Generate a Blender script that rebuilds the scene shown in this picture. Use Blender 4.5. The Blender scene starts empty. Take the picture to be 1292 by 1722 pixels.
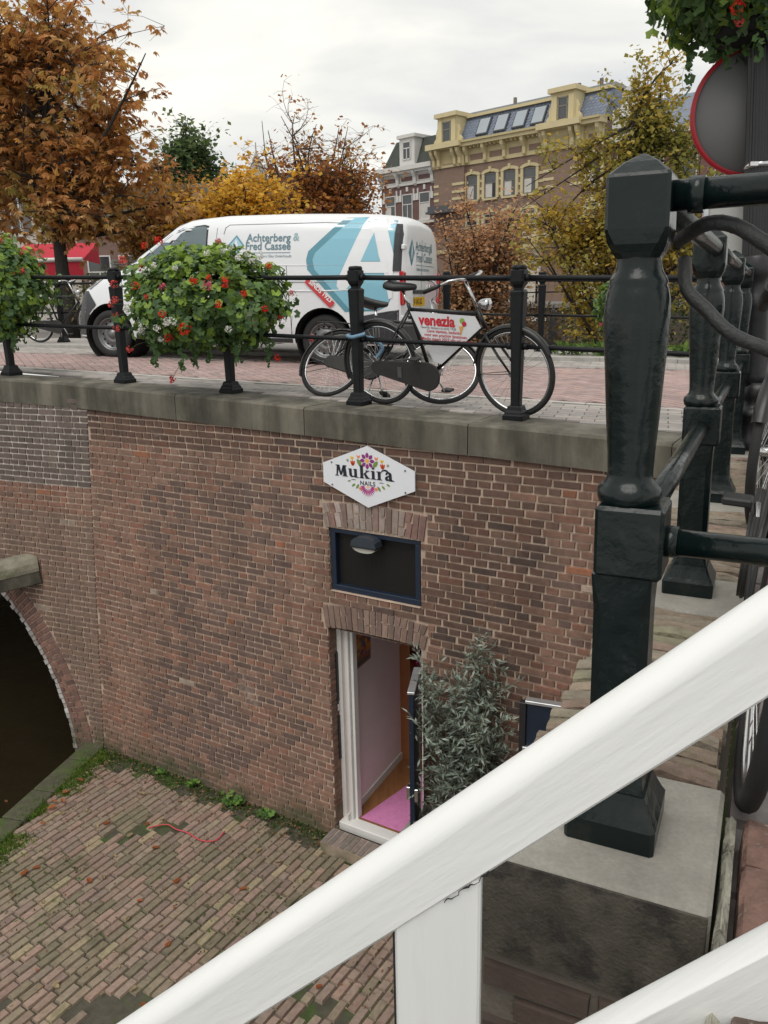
import bpy, math, random
from mathutils import Vector, Matrix, noise as mnoise
random.seed(7)
S = bpy.context.scene
COL = S.collection
R = math.radians

# ------------------------------------------------------------------ camera
def make_camera():
    cd = bpy.data.cameras.new('camera'); co = bpy.data.objects.new('camera', cd); COL.objects.link(co)
    pitch, roll = R(15.0), R(-1.2)
    fw = Vector((0, math.cos(pitch), -math.sin(pitch))); rt = Vector((1, 0, 0)); up = Vector((0, math.sin(pitch), math.cos(pitch)))
    r2 = rt*math.cos(roll) + up*math.sin(roll); u2 = -rt*math.sin(roll) + up*math.cos(roll)
    m = Matrix((r2, u2, -fw)).transposed().to_4x4(); m.translation = Vector((0, 0, 0.9))
    co.matrix_world = m
    cd.sensor_fit = 'VERTICAL'; cd.sensor_height = 36.0; cd.lens = 36.0*1350/1722
    cd.clip_start = 0.05; cd.clip_end = 800
    S.camera = co
make_camera()

# ------------------------------------------------------------------ world: overcast sky
SUN_EL, SUN_ROT = R(62), R(205)
w = bpy.data.worlds.new('World'); S.world = w; w.use_nodes = True
nt = w.node_tree; nt.nodes.clear()
def nn(t, **k):
    n = nt.nodes.new(t)
    for a, b in k.items(): setattr(n, a, b)
    return n
L = nt.links.new
out = nn('ShaderNodeOutputWorld'); bg = nn('ShaderNodeBackground'); bg.inputs[1].default_value = 0.1
sky = nn('ShaderNodeTexSky', sky_type='NISHITA', sun_disc=False, sun_elevation=SUN_EL, sun_rotation=SUN_ROT)
tc = nn('ShaderNodeTexCoord'); sep = nn('ShaderNodeSeparateXYZ'); L(tc.outputs['Generated'], sep.inputs[0])
den = nn('ShaderNodeMath', operation='MAXIMUM'); L(sep.outputs[2], den.inputs[0]); den.inputs[1].default_value = 0.0
den2 = nn('ShaderNodeMath', operation='ADD'); L(den.outputs[0], den2.inputs[0]); den2.inputs[1].default_value = 0.22
dx = nn('ShaderNodeMath', operation='DIVIDE'); L(sep.outputs[0], dx.inputs[0]); L(den2.outputs[0], dx.inputs[1])
dy = nn('ShaderNodeMath', operation='DIVIDE'); L(sep.outputs[1], dy.inputs[0]); L(den2.outputs[0], dy.inputs[1])
cmb = nn('ShaderNodeCombineXYZ'); L(dx.outputs[0], cmb.inputs[0]); L(dy.outputs[0], cmb.inputs[1])
mp = nn('ShaderNodeMapping'); mp.inputs['Scale'].default_value = (1.0, 1.5, 1); mp.inputs['Location'].default_value = (3.1, 0.4, 0)
L(cmb.outputs[0], mp.inputs[0])
nz = nn('ShaderNodeTexNoise'); nz.inputs['Scale'].default_value = 1.25; nz.inputs['Detail'].default_value = 5; nz.inputs['Roughness'].default_value = 0.52
nz.inputs['Distortion'].default_value = 0.35
L(mp.outputs[0], nz.inputs['Vector'])
cr = nn('ShaderNodeValToRGB'); L(nz.outputs[0], cr.inputs[0])
e = cr.color_ramp.elements
e[0].position = 0.36; e[0].color = (.68, .69, .69, 1)
e[1].position = 0.66; e[1].color = (1.0, .975, .89, 1)
m_ = e.new(0.5); m_.color = (.82, .815, .775, 1)
sc = nn('ShaderNodeMix', data_type='RGBA', blend_type='MULTIPLY'); sc.inputs[0].default_value = 1
L(cr.outputs[0], sc.inputs[6]); sc.inputs[7].default_value = (10.4, 10.4, 10.4, 1)
mx = nn('ShaderNodeMix', data_type='RGBA'); mx.inputs[0].default_value = 0.94
L(sky.outputs[0], mx.inputs[6]); L(sc.outputs[2], mx.inputs[7])
L(mx.outputs[2], bg.inputs[0]); L(bg.outputs[0], out.inputs[0])

sl = bpy.data.lights.new('sun', 'SUN'); so = bpy.data.objects.new('sun', sl); COL.objects.link(so)
sl.energy = 1.5; sl.angle = R(40); sl.color = (1.0, .96, .9)
# light comes from the south-west, behind the camera's left shoulder and high
sd = Vector((math.sin(SUN_ROT)*math.cos(SUN_EL), math.cos(SUN_ROT)*math.cos(SUN_EL), math.sin(SUN_EL)))
so.rotation_euler = sd.to_track_quat('Z', 'Y').to_euler(); so.location = (0, 0, 30)

S.view_settings.view_transform = 'Standard'; S.view_settings.look = 'None'
S.view_settings.exposure = 0.13; S.view_settings.gamma = 1.0; S.view_settings.use_curve_mapping = False
S.render.engine = 'CYCLES'
S.cycles.use_denoising = True
S.cycles.max_bounces = 6; S.cycles.diffuse_bounces = 3; S.cycles.glossy_bounces = 3; S.cycles.transmission_bounces = 4
S.cycles.transparent_max_bounces = 4
S.cycles.sample_clamp_indirect = 6
S.cycles.caustics_reflective = False; S.cycles.caustics_refractive = False

# ------------------------------------------------------------------ helpers
ABS = {}
class MB:
    """collects geometry; per-vertex colour"""
    def __init__(s): s.v = []; s.f = []; s.c = []; s.sm = []
    def add(s, vs, fs, col=(1, 1, 1), smooth=False):
        b = len(s.v); s.v.extend(vs)
        s.f.extend([tuple(i+b for i in f) for f in fs]); s.c.extend([col]*len(vs)); s.sm.extend([smooth]*len(fs))
    def box(s, c, size, col=(1, 1, 1), ax=None, bev=0.0):
        """c centre, size full, ax = three axis vectors"""
        if ax is None: ax = (Vector((1, 0, 0)), Vector((0, 1, 0)), Vector((0, 0, 1)))
        c = Vector(c); h = [q*.5 for q in size]
        if bev <= 0:
            vs = [c + ax[0]*(h[0]*i) + ax[1]*(h[1]*j) + ax[2]*(h[2]*k) for i in (-1, 1) for j in (-1, 1) for k in (-1, 1)]
            s.add(vs, [(0, 1, 3, 2), (4, 6, 7, 5), (0, 4, 5, 1), (2, 3, 7, 6), (0, 2, 6, 4), (1, 5, 7, 3)], col); return
        vs = []; ix = {}
        for i in (-1, 1):
            for j in (-1, 1):
                for k in (-1, 1):
                    for a in range(3):
                        d = [h[0]-bev, h[1]-bev, h[2]-bev]; d[a] = h[a]
                        ix[(i, j, k, a)] = len(vs); vs.append(c + ax[0]*(d[0]*i) + ax[1]*(d[1]*j) + ax[2]*(d[2]*k))
        fs = []
        q = ((-1, -1), (1, -1), (1, 1), (-1, 1))
        for a in range(3):
            b1, b2 = (a+1) % 3, (a+2) % 3
            for sg in (-1, 1):
                f = []
                for (m, n_) in q:
                    t = [0, 0, 0]; t[a] = sg; t[b1] = m; t[b2] = n_; f.append(ix[(t[0], t[1], t[2], a)])
                fs.append(tuple(f if sg > 0 else f[::-1]))
            for m in (-1, 1):
                for n_ in (-1, 1):
                    t1 = [0]*3; t1[b1] = m; t1[b2] = n_; t1[a] = -1; t2 = list(t1); t2[a] = 1
                    f = [ix[(*t1, b1)], ix[(*t2, b1)], ix[(*t2, b2)], ix[(*t1, b2)]]
                    fs.append(tuple(f if m*n_ < 0 else f[::-1]))
        for i in (-1, 1):
            for j in (-1, 1):
                for k in (-1, 1):
                    f = [ix[(i, j, k, 0)], ix[(i, j, k, 1)], ix[(i, j, k, 2)]]
                    fs.append(tuple(f if i*j*k > 0 else f[::-1]))
        s.add(vs, fs, col)
    def tube(s, pts, r, seg=8, col=(1, 1, 1), cap=True, closed=False, smooth=True):
        pts = [Vector(p) for p in pts]; n = len(pts)
        rs = r if isinstance(r, (list, tuple)) else [r]*n
        vs = []; prev = None
        for i, p in enumerate(pts):
            if closed: t = pts[(i+1) % n]-pts[i-1]
            else: t = pts[min(i+1, n-1)]-pts[max(i-1, 0)]
            if t.length < 1e-9: t = Vector((0, 0, 1))
            t.normalize()
            if prev is None:
                a = Vector((0, 0, 1)) if abs(t.z) < .9 else Vector((1, 0, 0))
                x = t.cross(a).normalized()
            else:
                x = prev - t*prev.dot(t)
                if x.length < 1e-6: x = t.orthogonal()
                x.normalize()
            prev = x; y = t.cross(x)
            for k in range(seg):
                an = 2*math.pi*k/seg; vs.append(p + x*(rs[i]*math.cos(an)) + y*(rs[i]*math.sin(an)))
        fs = []
        m = n if closed else n-1
        for i in range(m):
            for k in range(seg):
                a = i*seg+k; b = i*seg+(k+1) % seg; c = ((i+1) % n)*seg+(k+1) % seg; d = ((i+1) % n)*seg+k
                fs.append((a, b, c, d))
        s.add(vs, fs, col, smooth)
        if cap and not closed:
            b = len(s.v)-len(vs)
            s.f.append(tuple(b+k for k in range(seg))[::-1]); s.f.append(tuple(b+(n-1)*seg+k for k in range(seg))); s.sm += [False, False]
    def lathe(s, prof, c=(0, 0, 0), seg=16, col=(1, 1, 1), ax=None, smooth=True, cap=True):
        """prof = [(r, h)] along ax[2]"""
        if ax is None: ax = (Vector((1, 0, 0)), Vector((0, 1, 0)), Vector((0, 0, 1)))
        c = Vector(c); vs = []; fs = []; n = len(prof)
        for (r, h) in prof:
            for k in range(seg):
                an = 2*math.pi*k/seg; vs.append(c + ax[0]*(r*math.cos(an)) + ax[1]*(r*math.sin(an)) + ax[2]*h)
        for i in range(n-1):
            for k in range(seg): fs.append((i*seg+k, i*seg+(k+1) % seg, (i+1)*seg+(k+1) % seg, (i+1)*seg+k))
        s.add(vs, fs, col, smooth)
        b = len(s.v)-len(vs)
        if cap and prof[0][0] > 1e-4: s.f.append(tuple(b+k for k in range(seg))[::-1]); s.sm.append(False)
        if cap and prof[-1][0] > 1e-4: s.f.append(tuple(b+(n-1)*seg+k for k in range(seg))); s.sm.append(False)
    def sqloft(s, prof, c=(0, 0, 0), col=(1, 1, 1), ax=None):
        """prof = [(half width, chamfer, z)] chamfered squares"""
        if ax is None: ax = (Vector((1, 0, 0)), Vector((0, 1, 0)), Vector((0, 0, 1)))
        c = Vector(c); vs = []; fs = []
        for (h, ch, z) in prof:
            for (x, y) in ((h, -h+ch), (h, h-ch), (h-ch, h), (-h+ch, h), (-h, h-ch), (-h, -h+ch), (-h+ch, -h), (h-ch, -h)):
                vs.append(c + ax[0]*x + ax[1]*y + ax[2]*z)
        n = len(prof)
        for i in range(n-1):
            for k in range(8): fs.append((i*8+k, i*8+(k+1) % 8, (i+1)*8+(k+1) % 8, (i+1)*8+k))
        fs.append(tuple(range(8))[::-1]); fs.append(tuple((n-1)*8+k for k in range(8)))
        s.add(vs, fs, col)
    def prism(s, poly, o, ex, ey, en, d, col=(1, 1, 1)):
        """poly = [(x, y)] CCW seen against en; extruded along en by d"""
        o = Vector(o); n = len(poly)
        a = [o + ex*x + ey*y for x, y in poly]; b = [p + en*d for p in a]
        fs = [tuple(range(n))[::-1], tuple(range(n, 2*n))] + [(i, (i+1) % n, n+(i+1) % n, n+i) for i in range(n)]
        s.add(a+b, fs, col)
    def build(s, name, mat, parent=None, local=False, label=None, cat=None, group=None, kind=None, keep=False):
        me = bpy.data.meshes.new(name)
        vs = s.v
        o = bpy.data.objects.new(name, me)
        if parent is not None:
            A = ABS[parent.name_full if False else parent]
            if not local:
                inv = A.inverted(); vs = [inv @ Vector(v) for v in vs]
            o.parent = parent; ABS[o] = A
        elif not local:
            xs = [v[0] for v in vs]; ys = [v[1] for v in vs]; zs = [v[2] for v in vs]
            l = Vector(((min(xs)+max(xs))/2, (min(ys)+max(ys))/2, min(zs)))
            vs = [Vector(v)-l for v in vs]; o.location = l; ABS[o] = Matrix.Translation(l)
        else: ABS[o] = Matrix()
        me.from_pydata([tuple(v) for v in vs], [], s.f)
        me.polygons.foreach_set('use_smooth', s.sm)
        ca = me.color_attributes.new('Col', 'FLOAT_COLOR', 'POINT')
        buf = []
        for c in s.c: buf += [c[0], c[1], c[2], 1.0]
        ca.data.foreach_set('color', buf)
        if mat is not None: me.materials.append(mat)
        me.update()
        COL.objects.link(o); tag(o, label, cat, group, kind)
        return o
def tag(o, label=None, cat=None, group=None, kind=None):
    if label: o['label'] = label
    if cat: o['category'] = cat
    if group: o['group'] = group
    if kind: o['kind'] = kind
    return o
def thing(name, label, cat, loc=(0, 0, 0), rot=None, group=None):
    o = bpy.data.objects.new(name, None); o.empty_display_size = .2
    m = Matrix.Translation(Vector(loc))
    if rot is not None: m = m @ rot.to_4x4()
    o.matrix_world = m; COL.objects.link(o); ABS[o] = m
    return tag(o, label, cat, group)
def copy_tree(o, parent=None, mat=None):
    c = o.copy(); COL.objects.link(c)
    if parent is not None: c.parent = parent
    ABS[c] = ABS.get(parent, Matrix()) if parent is not None else (mat or ABS[o])
    if parent is None and mat is not None: c.matrix_world = mat
    for ch in KIDS.get(o, [x for x in o.children]): copy_tree(ch, c)
    return c
KIDS = {}
def rotz(a): return Matrix.Rotation(a, 3, 'Z')
def lerp(a, b, t): return a + (b-a)*t
def jit(c, v, rng=random):
    k = 1 + rng.uniform(-v, v); return tuple(max(0.002, x*k) for x in c)

# ------------------------------------------------------------------ materials
MATS = {}
def pmat(name, col=(.5, .5, .5), rough=.7, var=.15, scale=8, bump=.15, bscale=60, metal=0, vcol=False, coat=0, c2=None, c2scale=3, c2lo=.55, c2hi=.7, spec=.5, bdist=.01, detail=5, stretch=None, zmoss=None, c3=None, rot=None, c3p=(1.7, .62, .74), streak=0):
    m = bpy.data.materials.new(name); m.use_nodes = True; t = m.node_tree; N = t.nodes; K = t.links.new
    p = N['Principled BSDF']; p.inputs['Roughness'].default_value = rough; p.inputs['Metallic'].default_value = metal
    p.inputs['Specular IOR Level'].default_value = spec
    if coat: p.inputs['Coat Weight'].default_value = coat; p.inputs['Coat Roughness'].default_value = .12
    g = N.new('ShaderNodeNewGeometry'); vec = g.outputs['Position']
    if rot:
        vr = N.new('ShaderNodeVectorRotate'); vr.rotation_type = 'AXIS_ANGLE'; vr.inputs['Axis'].default_value = rot[0]; vr.inputs['Angle'].default_value = rot[1]; K(vec, vr.inputs['Vector']); vec = vr.outputs[0]
    if stretch:
        mpn = N.new('ShaderNodeMapping'); mpn.inputs['Scale'].default_value = stretch; K(vec, mpn.inputs[0]); vec = mpn.outputs[0]
    if vcol:
        a = N.new('ShaderNodeAttribute'); a.attribute_name = 'Col'; base = a.outputs['Color']
        if tuple(col) != (1, 1, 1):
            q = N.new('ShaderNodeMix'); q.data_type = 'RGBA'; q.blend_type = 'MULTIPLY'; q.inputs[0].default_value = 1
            K(base, q.inputs[6]); q.inputs[7].default_value = (*col, 1); base = q.outputs[2]
    else:
        a = N.new('ShaderNodeRGB'); a.outputs[0].default_value = (*col, 1); base = a.outputs[0]
    if c2:
        n2 = N.new('ShaderNodeTexNoise'); n2.inputs['Scale'].default_value = c2scale; n2.inputs['Detail'].default_value = 6; n2.inputs['Roughness'].default_value = .65
        K(vec, n2.inputs['Vector'])
        mr = N.new('ShaderNodeMapRange'); mr.inputs[1].default_value = c2lo; mr.inputs[2].default_value = c2hi; mr.clamp = True
        K(n2.outputs[0], mr.inputs[0])
        q = N.new('ShaderNodeMix'); q.data_type = 'RGBA'; K(mr.outputs[0], q.inputs[0]); K(base, q.inputs[6]); q.inputs[7].default_value = (*c2, 1); base = q.outputs[2]
    if c3:
        n4 = N.new('ShaderNodeTexNoise'); n4.inputs['Scale'].default_value = c3p[0]; n4.inputs['Detail'].default_value = 9; n4.inputs['Roughness'].default_value = .75; K(vec, n4.inputs['Vector'])
        mr = N.new('ShaderNodeMapRange'); mr.inputs[1].default_value = c3p[1]; mr.inputs[2].default_value = c3p[2]; mr.inputs[4].default_value = .75; K(n4.outputs[0], mr.inputs[0])
        q = N.new('ShaderNodeMix'); q.data_type = 'RGBA'; K(mr.outputs[0], q.inputs[0]); K(base, q.inputs[6]); q.inputs[7].default_value = (*c3, 1); base = q.outputs[2]
    if zmoss:
        # growth that keeps to a height band: (colour, z where full, z where none)
        sz = N.new('ShaderNodeSeparateXYZ'); K(g.outputs['Position'], sz.inputs[0])
        n3 = N.new('ShaderNodeTexNoise'); n3.inputs['Scale'].default_value = 5; n3.inputs['Detail'].default_value = 6; K(g.outputs['Position'], n3.inputs['Vector'])
        mr = N.new('ShaderNodeMapRange'); mr.inputs[1].default_value = zmoss[1]; mr.inputs[2].default_value = zmoss[2]; mr.inputs[3].default_value = 1.05; mr.inputs[4].default_value = 0; K(sz.outputs[2], mr.inputs[0])
        mu = N.new('ShaderNodeMath'); mu.operation = 'MULTIPLY'; K(mr.outputs[0], mu.inputs[0]); K(n3.outputs[0], mu.inputs[1])
        m2 = N.new('ShaderNodeMapRange'); m2.inputs[1].default_value = .3; m2.inputs[2].default_value = .6; m2.inputs[4].default_value = .8; K(mu.outputs[0], m2.inputs[0])
        q = N.new('ShaderNodeMix'); q.data_type = 'RGBA'; K(m2.outputs[0], q.inputs[0]); K(base, q.inputs[6]); q.inputs[7].default_value = (*zmoss[0], 1); base = q.outputs[2]
    if streak:
        ms = N.new('ShaderNodeMapping'); ms.inputs['Scale'].default_value = (5, 5, .45); K(g.outputs['Position'], ms.inputs[0])
        n5 = N.new('ShaderNodeTexNoise'); n5.inputs['Scale'].default_value = 1; n5.inputs['Detail'].default_value = 6; n5.inputs['Roughness'].default_value = .6; K(ms.outputs[0], n5.inputs['Vector'])
        mr = N.new('ShaderNodeMapRange'); mr.inputs[1].default_value = .38; mr.inputs[2].default_value = .62; mr.inputs[3].default_value = 1-streak; mr.inputs[4].default_value = 1+streak*.35; K(n5.outputs[0], mr.inputs[0])
        q = N.new('ShaderNodeMix'); q.data_type = 'RGBA'; q.blend_type = 'MULTIPLY'; q.inputs[0].default_value = 1; K(base, q.inputs[6]); K(mr.outputs[0], q.inputs[7]); base = q.outputs[2]
    if var:
        n1 = N.new('ShaderNodeTexNoise'); n1.inputs['Scale'].default_value = scale; n1.inputs['Detail'].default_value = detail; n1.inputs['Roughness'].default_value = .6
        K(vec, n1.inputs['Vector'])
        mr = N.new('ShaderNodeMapRange'); mr.inputs[1].default_value = .25; mr.inputs[2].default_value = .75; mr.inputs[3].default_value = 1-var; mr.inputs[4].default_value = 1+var
        K(n1.outputs[0], mr.inputs[0])
        q = N.new('ShaderNodeMix'); q.data_type = 'RGBA'; q.blend_type = 'MULTIPLY'; q.inputs[0].default_value = 1
        K(base, q.inputs[6]); K(mr.outputs[0], q.inputs[7]); base = q.outputs[2]
    K(base, p.inputs['Base Color'])
    if bump:
        nb = N.new('ShaderNodeTexNoise'); nb.inputs['Scale'].default_value = bscale; nb.inputs['Detail'].default_value = 4; K(vec, nb.inputs['Vector'])
        bm = N.new('ShaderNodeBump'); bm.inputs['Strength'].default_value = bump; bm.inputs['Distance'].default_value = bdist
        K(nb.outputs[0], bm.inputs['Height']); K(bm.outputs[0], p.inputs['Normal'])
    MATS[name] = m; return m
def leafmat(name, trans=.3, rough=.55, spec=.3):
    m = bpy.data.materials.new(name); m.use_nodes = True; t = m.node_tree; N = t.nodes; K = t.links.new
    p = N['Principled BSDF']; p.inputs['Roughness'].default_value = rough; p.inputs['Specular IOR Level'].default_value = spec
    a = N.new('ShaderNodeAttribute'); a.attribute_name = 'Col'; K(a.outputs['Color'], p.inputs['Base Color'])
    tr = N.new('ShaderNodeBsdfTranslucent'); K(a.outputs['Color'], tr.inputs['Color'])
    mxs = N.new('ShaderNodeMixShader'); mxs.inputs[0].default_value = trans
    K(p.outputs[0], mxs.inputs[1]); K(tr.outputs[0], mxs.inputs[2]); K(mxs.outputs[0], N['Material Output'].inputs[0])
    MATS[name] = m; return m
def glassmat(name, col, rough=.03, spec=.8):
    return pmat(name, col, rough=rough, var=0, bump=0, spec=spec)

M_brick = pmat('brick', (1, 1, 1), .85, .22, 22, .5, 90, vcol=True, bdist=.004, c2=(.13, .085, .068), c2scale=.9, c2lo=.55, c2hi=.9, c3=(.38, .32, .28), streak=.14, zmoss=((.07, .075, .035), -4.15, -3.4))
M_mortar = pmat('mortar', (.49, .375, .295), .95, .22, 5, .5, 120, bdist=.004, c2=(.58, .49, .42), c2scale=1.1, c2lo=.55, c2hi=.75, streak=.15, zmoss=((.09, .095, .045), -4.15, -3.4))
M_whitemortar = pmat('lime_mortar', (.60, .55, .50), .95, .3, 4, .5, 120, bdist=.004, c2=(.34, .29, .25), c2scale=1.4, c2lo=.5, c2hi=.66, zmoss=((.09, .095, .045), -4.15, -3.4))
M_paver = pmat('paver', (1, 1, 1), .8, .25, 25, .4, 80, vcol=True, bdist=.004, c2=(.075, .08, .035), c2scale=1.9, c2lo=.60, c2hi=.76)
M_soil = pmat('joint_soil', (.075, .068, .05), .95, .3, 12, .6, 90, c2=(.05, .085, .018), c2scale=1.8, c2lo=.48, c2hi=.6)
M_road = pmat('road_brick', (1, 1, 1), .75, .14, 6, .3, 80, vcol=True, bdist=.003)
M_roadjoint = pmat('road_joint', (.10, .085, .078), .9, .2, 10, .2, 80)
M_coping = pmat('coping_stone', (.135, .124, .098), .85, .3, 5, .45, 60, streak=.35, c2=(.07, .066, .05), c2scale=2.4, c2lo=.46, c2hi=.66, bdist=.004, stretch=(1, 1, .6))
M_bluestone = pmat('bluestone', (.27, .255, .225), .85, .2, 9, .4, 160, bdist=.003, c2=(.34, .325, .29), c2scale=110, c2lo=.35, c2hi=.8, c3=(.16, .15, .13), c3p=(20, .64, .72))
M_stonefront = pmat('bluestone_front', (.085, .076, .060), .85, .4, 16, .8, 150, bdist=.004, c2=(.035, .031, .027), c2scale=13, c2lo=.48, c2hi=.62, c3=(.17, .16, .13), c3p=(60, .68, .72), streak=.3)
M_iron = pmat('black_iron', (.008, .009, .011), .45, .3, 20, .25, 60, spec=.22, bdist=.002)
M_gloss = pmat('glossy_green_black_paint', (.0045, .0105, .0105), .23, .3, 9, .8, 24, spec=.34, coat=.0, bdist=.004, c2=(.016, .017, .015), c2scale=9, c2lo=.56, c2hi=.7)
M_white = pmat('white_gloss_paint', (.74, .75, .745), .42, .03, 3, .35, 7, spec=.35, bdist=.004, rot=((0, 1, 0), R(41)), stretch=(.6, 9, 9), c2=(.62, .61, .575), c2scale=1.6, c2lo=.6, c2hi=.85, c3=(.33, .31, .27), c3p=(7, .715, .74))
M_whitepost = pmat('white_gloss_paint_upright', (.72, .73, .725), .42, .03, 3, .3, 7, spec=.35, bdist=.004, stretch=(9, 9, .6), c2=(.60, .59, .55), c2scale=1.6, c2lo=.6, c2hi=.85, c3=(.33, .31, .27), c3p=(7, .715, .74))
M_whitewood = pmat('white_painted_wood', (.72, .71, .69), .55, .06, 6, .15, 60)
M_navy = pmat('navy_paint', (.010, .020, .042), .4, .15, 8, .1, 60)
M_steel = pmat('zinc_cap', (.55, .57, .6), .4, .15, 12, .1, 60, metal=.7)
M_chrome = pmat('chrome', (.6, .6, .61), .22, .1, 20, .05, 90, metal=1)
M_rubber = pmat('rubber', (.018, .018, .019), .75, .2, 20, .1, 120)
M_black = pmat('black_plastic', (.016, .017, .018), .5, .15, 20, .12, 150)
M_blackpaint = pmat('black_bike_paint', (.012, .012, .013), .35, .2, 30, .08, 90, spec=.5)
M_dark = pmat('dark_void', (.012, .012, .012), .9, 0, 5, 0)
M_glass = glassmat('dark_glass', (.018, .021, .024))
M_bark = pmat('bark', (.035, .030, .026), .95, .3, 12, .5, 40, bdist=.02)
M_leaf = leafmat('leaf', .48)
M_gera = leafmat('geranium_leaf', .32, .5)
M_petal = leafmat('petal', .25, .6)
M_olive = leafmat('olive_leaf', .15, .5)
M_vc = pmat('painted', (1, 1, 1), .5, .05, 10, .05, 60, vcol=True)
M_vcmatte = pmat('matte_colour', (1, 1, 1), .85, .15, 3, .2, 30, vcol=True)

# ------------------------------------------------------------------ plan of the place
Z0 = Vector((0, 0, 1))
P5 = Vector((1.041, 6.21, 0)); U = Vector((-.856, .517, 0)).normalized(); V = Vector((.517, .856, 0)).normalized()   # bridge: U runs left along the parapet, V across it
def zb(t): return -.04 + .03*max(-2.0, min(7.0, t))
def BR(t, o, z=0.0): q = P5 + U*t + V*o; q.z = zb(t) + z; return q
def WA(t, z, o=0.0): q = P5 + U*t + V*(-.34+o); q.z = z; return q            # on the wall face, z absolute, o into the wall
GZ = -4.2                                                                   # wharf level
WATER = -4.75
F = Vector((.4354, .9002, 0)).normalized(); G = Vector((.9002, -.4354, 0)).normalized()   # quay: F away along the fence, G to the street
Q0 = Vector((.418, 1.293, 0))
def zq(a): return -.053 - .0106*a
def QU(a, b, z=0.0): q = Q0 + F*a + G*b; q.z = zq(a)+z; return q
# ------------------------------------------------------------------ view test, used only to choose which repeated pieces become single objects
_cm = S.camera.matrix_world.inverted()
def in_view(p, m=0.0):
    q = _cm @ Vector(p)
    if q.z > -.1: return None
    x, y = -q.x/q.z*1350+646, 861+q.y/q.z*1350
    if -m <= x <= 1292+m and -m <= y <= 1722+m: return (x, y, -q.z)
    return None

def brick_into(mb, o, ex, ey, en, L_, H_, proud, col, rng, bev=.005, wob=.0025):
    """one brick face standing proud of the mortar; o = lower left corner on the mortar plane"""
    def j(): return rng.uniform(-wob, wob)
    q = [(0, 0), (L_, 0), (L_, H_), (0, H_)]
    a = [o + ex*(x+j()) + ey*(y+j()) - en*.004 for x, y in q]
    pr = proud + rng.uniform(-.002, .002)
    b = []
    for (x, y) in q:
        bx = x + (bev if x == 0 else -bev) + j(); by = y + (bev if y == 0 else -bev) + j()
        b.append(o + ex*bx + ey*by + en*(pr+j()*.5))
    mb.add(a+b, [(4, 5, 6, 7), (0, 1, 5, 4), (1, 2, 6, 5), (2, 3, 7, 6), (3, 0, 4, 7)], col)

PAL = [(.225, .130, .096), (.210, .122, .091), (.188, .110, .084), (.232, .130, .094), (.245, .125, .088), (.170, .104, .081), (.230, .142, .106), (.22, .130, .098)]
def wall_col(rng, x, z, ph=0):
    c = rng.choice(PAL)
    n = mnoise.noise(Vector((x*.7+ph, z*.9, 3.1)))
    if n > .2 and rng.random() < .4: c = (.22, .115, .085)
    n2 = mnoise.noise(Vector((x*.5+ph+7, z*.6, 9.1)))
    if n2 > .12 and rng.random() < .5: c = (.14, .092, .077)
    if rng.random() < .005: c = (.30, .125, .07)
    if rng.random() < .006: c = (.38, .31, .25)
    if z > -.42: c = tuple(v*.6 for v in c)          # darker courses below the coping
    return jit(c, .12, rng)

# ================================================================== BRIDGE WALL
rng = random.Random(11)
bridge = thing('bridge_wall', 'weathered brown brick bridge wall with stone coping, cellar door and canal arch', 'wall', WA(1.1, GZ))
CH = .0635
OUT = -V
U2 = Vector((-.9197, .3927, 0)).normalized(); N2 = Vector((-.3927, -.9197, 0)).normalized()
def tc_(z): return 4.55 - .0967*(z+.17)              # the wall's bend leans outwards towards the foot
def FC(s, z, o=0.0): q = P5 + U*tc_(z) + V*(-.34) + U2*s - N2*o; q.z = z; return q
EZF = (FC(0, -1)-FC(0, -2)).normalized()
ARC_S, ARC_Z, ARC_R = 3.79, -4.8, 3.38
def arch_s(z, r):                                    # right-hand edge of the canal arch at height z
    d = r*r-(z-ARC_Z)**2
    return None if d <= 0 else ARC_S-math.sqrt(d)
def openings(z):
    o = []
    if -1.62 < z < -1.0: o.append((.665, 1.58))
    if -1.03 <= z < -.785: o.append((.605, 1.635))
    if -1.975 <= z < -1.745: o.append((.605, 1.675))
    if z < -1.96: o.append((.66, 1.63))
    return o
pend = []; stuff = MB()
NC = 65
for c in range(NC):
    zt = -.158 - c*CH; zc = zt-.032
    head = c % 2
    pitch = .112 if head else .224
    x = -1.9 + rng.uniform(-.01, .01) + (.056 if head else (.0 if (c//2) % 2 else .112))
    ivs = [(-1.9, tc_(zc))]
    for (a, b) in openings(zc):
        nv = []
        for (p, q) in ivs:
            if b <= p or a >= q: nv.append((p, q)); continue
            if a > p: nv.append((p, a))
            if b < q: nv.append((b, q))
        ivs = nv
    while x < 5.2:
        x2 = x + pitch*(1+rng.uniform(-.05, .05))
        for (p, q) in ivs:
            l, r = max(x, p), min(x2-.011, q-.002)
            if r-l < .03: continue
            dz = .004*mnoise.noise(Vector((l*2, zt*3, 0)))
            full = abs((r-l)-(x2-x-.011)) < 1e-6
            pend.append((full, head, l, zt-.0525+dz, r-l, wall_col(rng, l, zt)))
        x = x2
cam0 = Vector((0, 0, .9))
cand = []
for i, (full, head, l, z, ln, col) in enumerate(pend):
    p = WA(l+ln/2, z+.026)
    vw = in_view(p)
    if full and vw and -.42 < l and not (vw[1] > 1010-.69*(vw[0]-1292)-30):
        cand.append(((p-cam0).length + (0 if not head else .15), i))
cand.sort(); single = {i for _, i in cand[:300]}
variants = {0: [], 1: []}
def variant(head, col):
    if len(variants[head]) < 30:
        m = MB(); ln = .101 if head else .213
        brick_into(m, Vector((0, 0, 0)), U, Z0, OUT, ln, .0525, .011, col, rng)
        o = m.build('brick', M_brick, bridge, local=True); variants[head].append(o); return o, True
    return rng.choice(variants[head]), False
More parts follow.
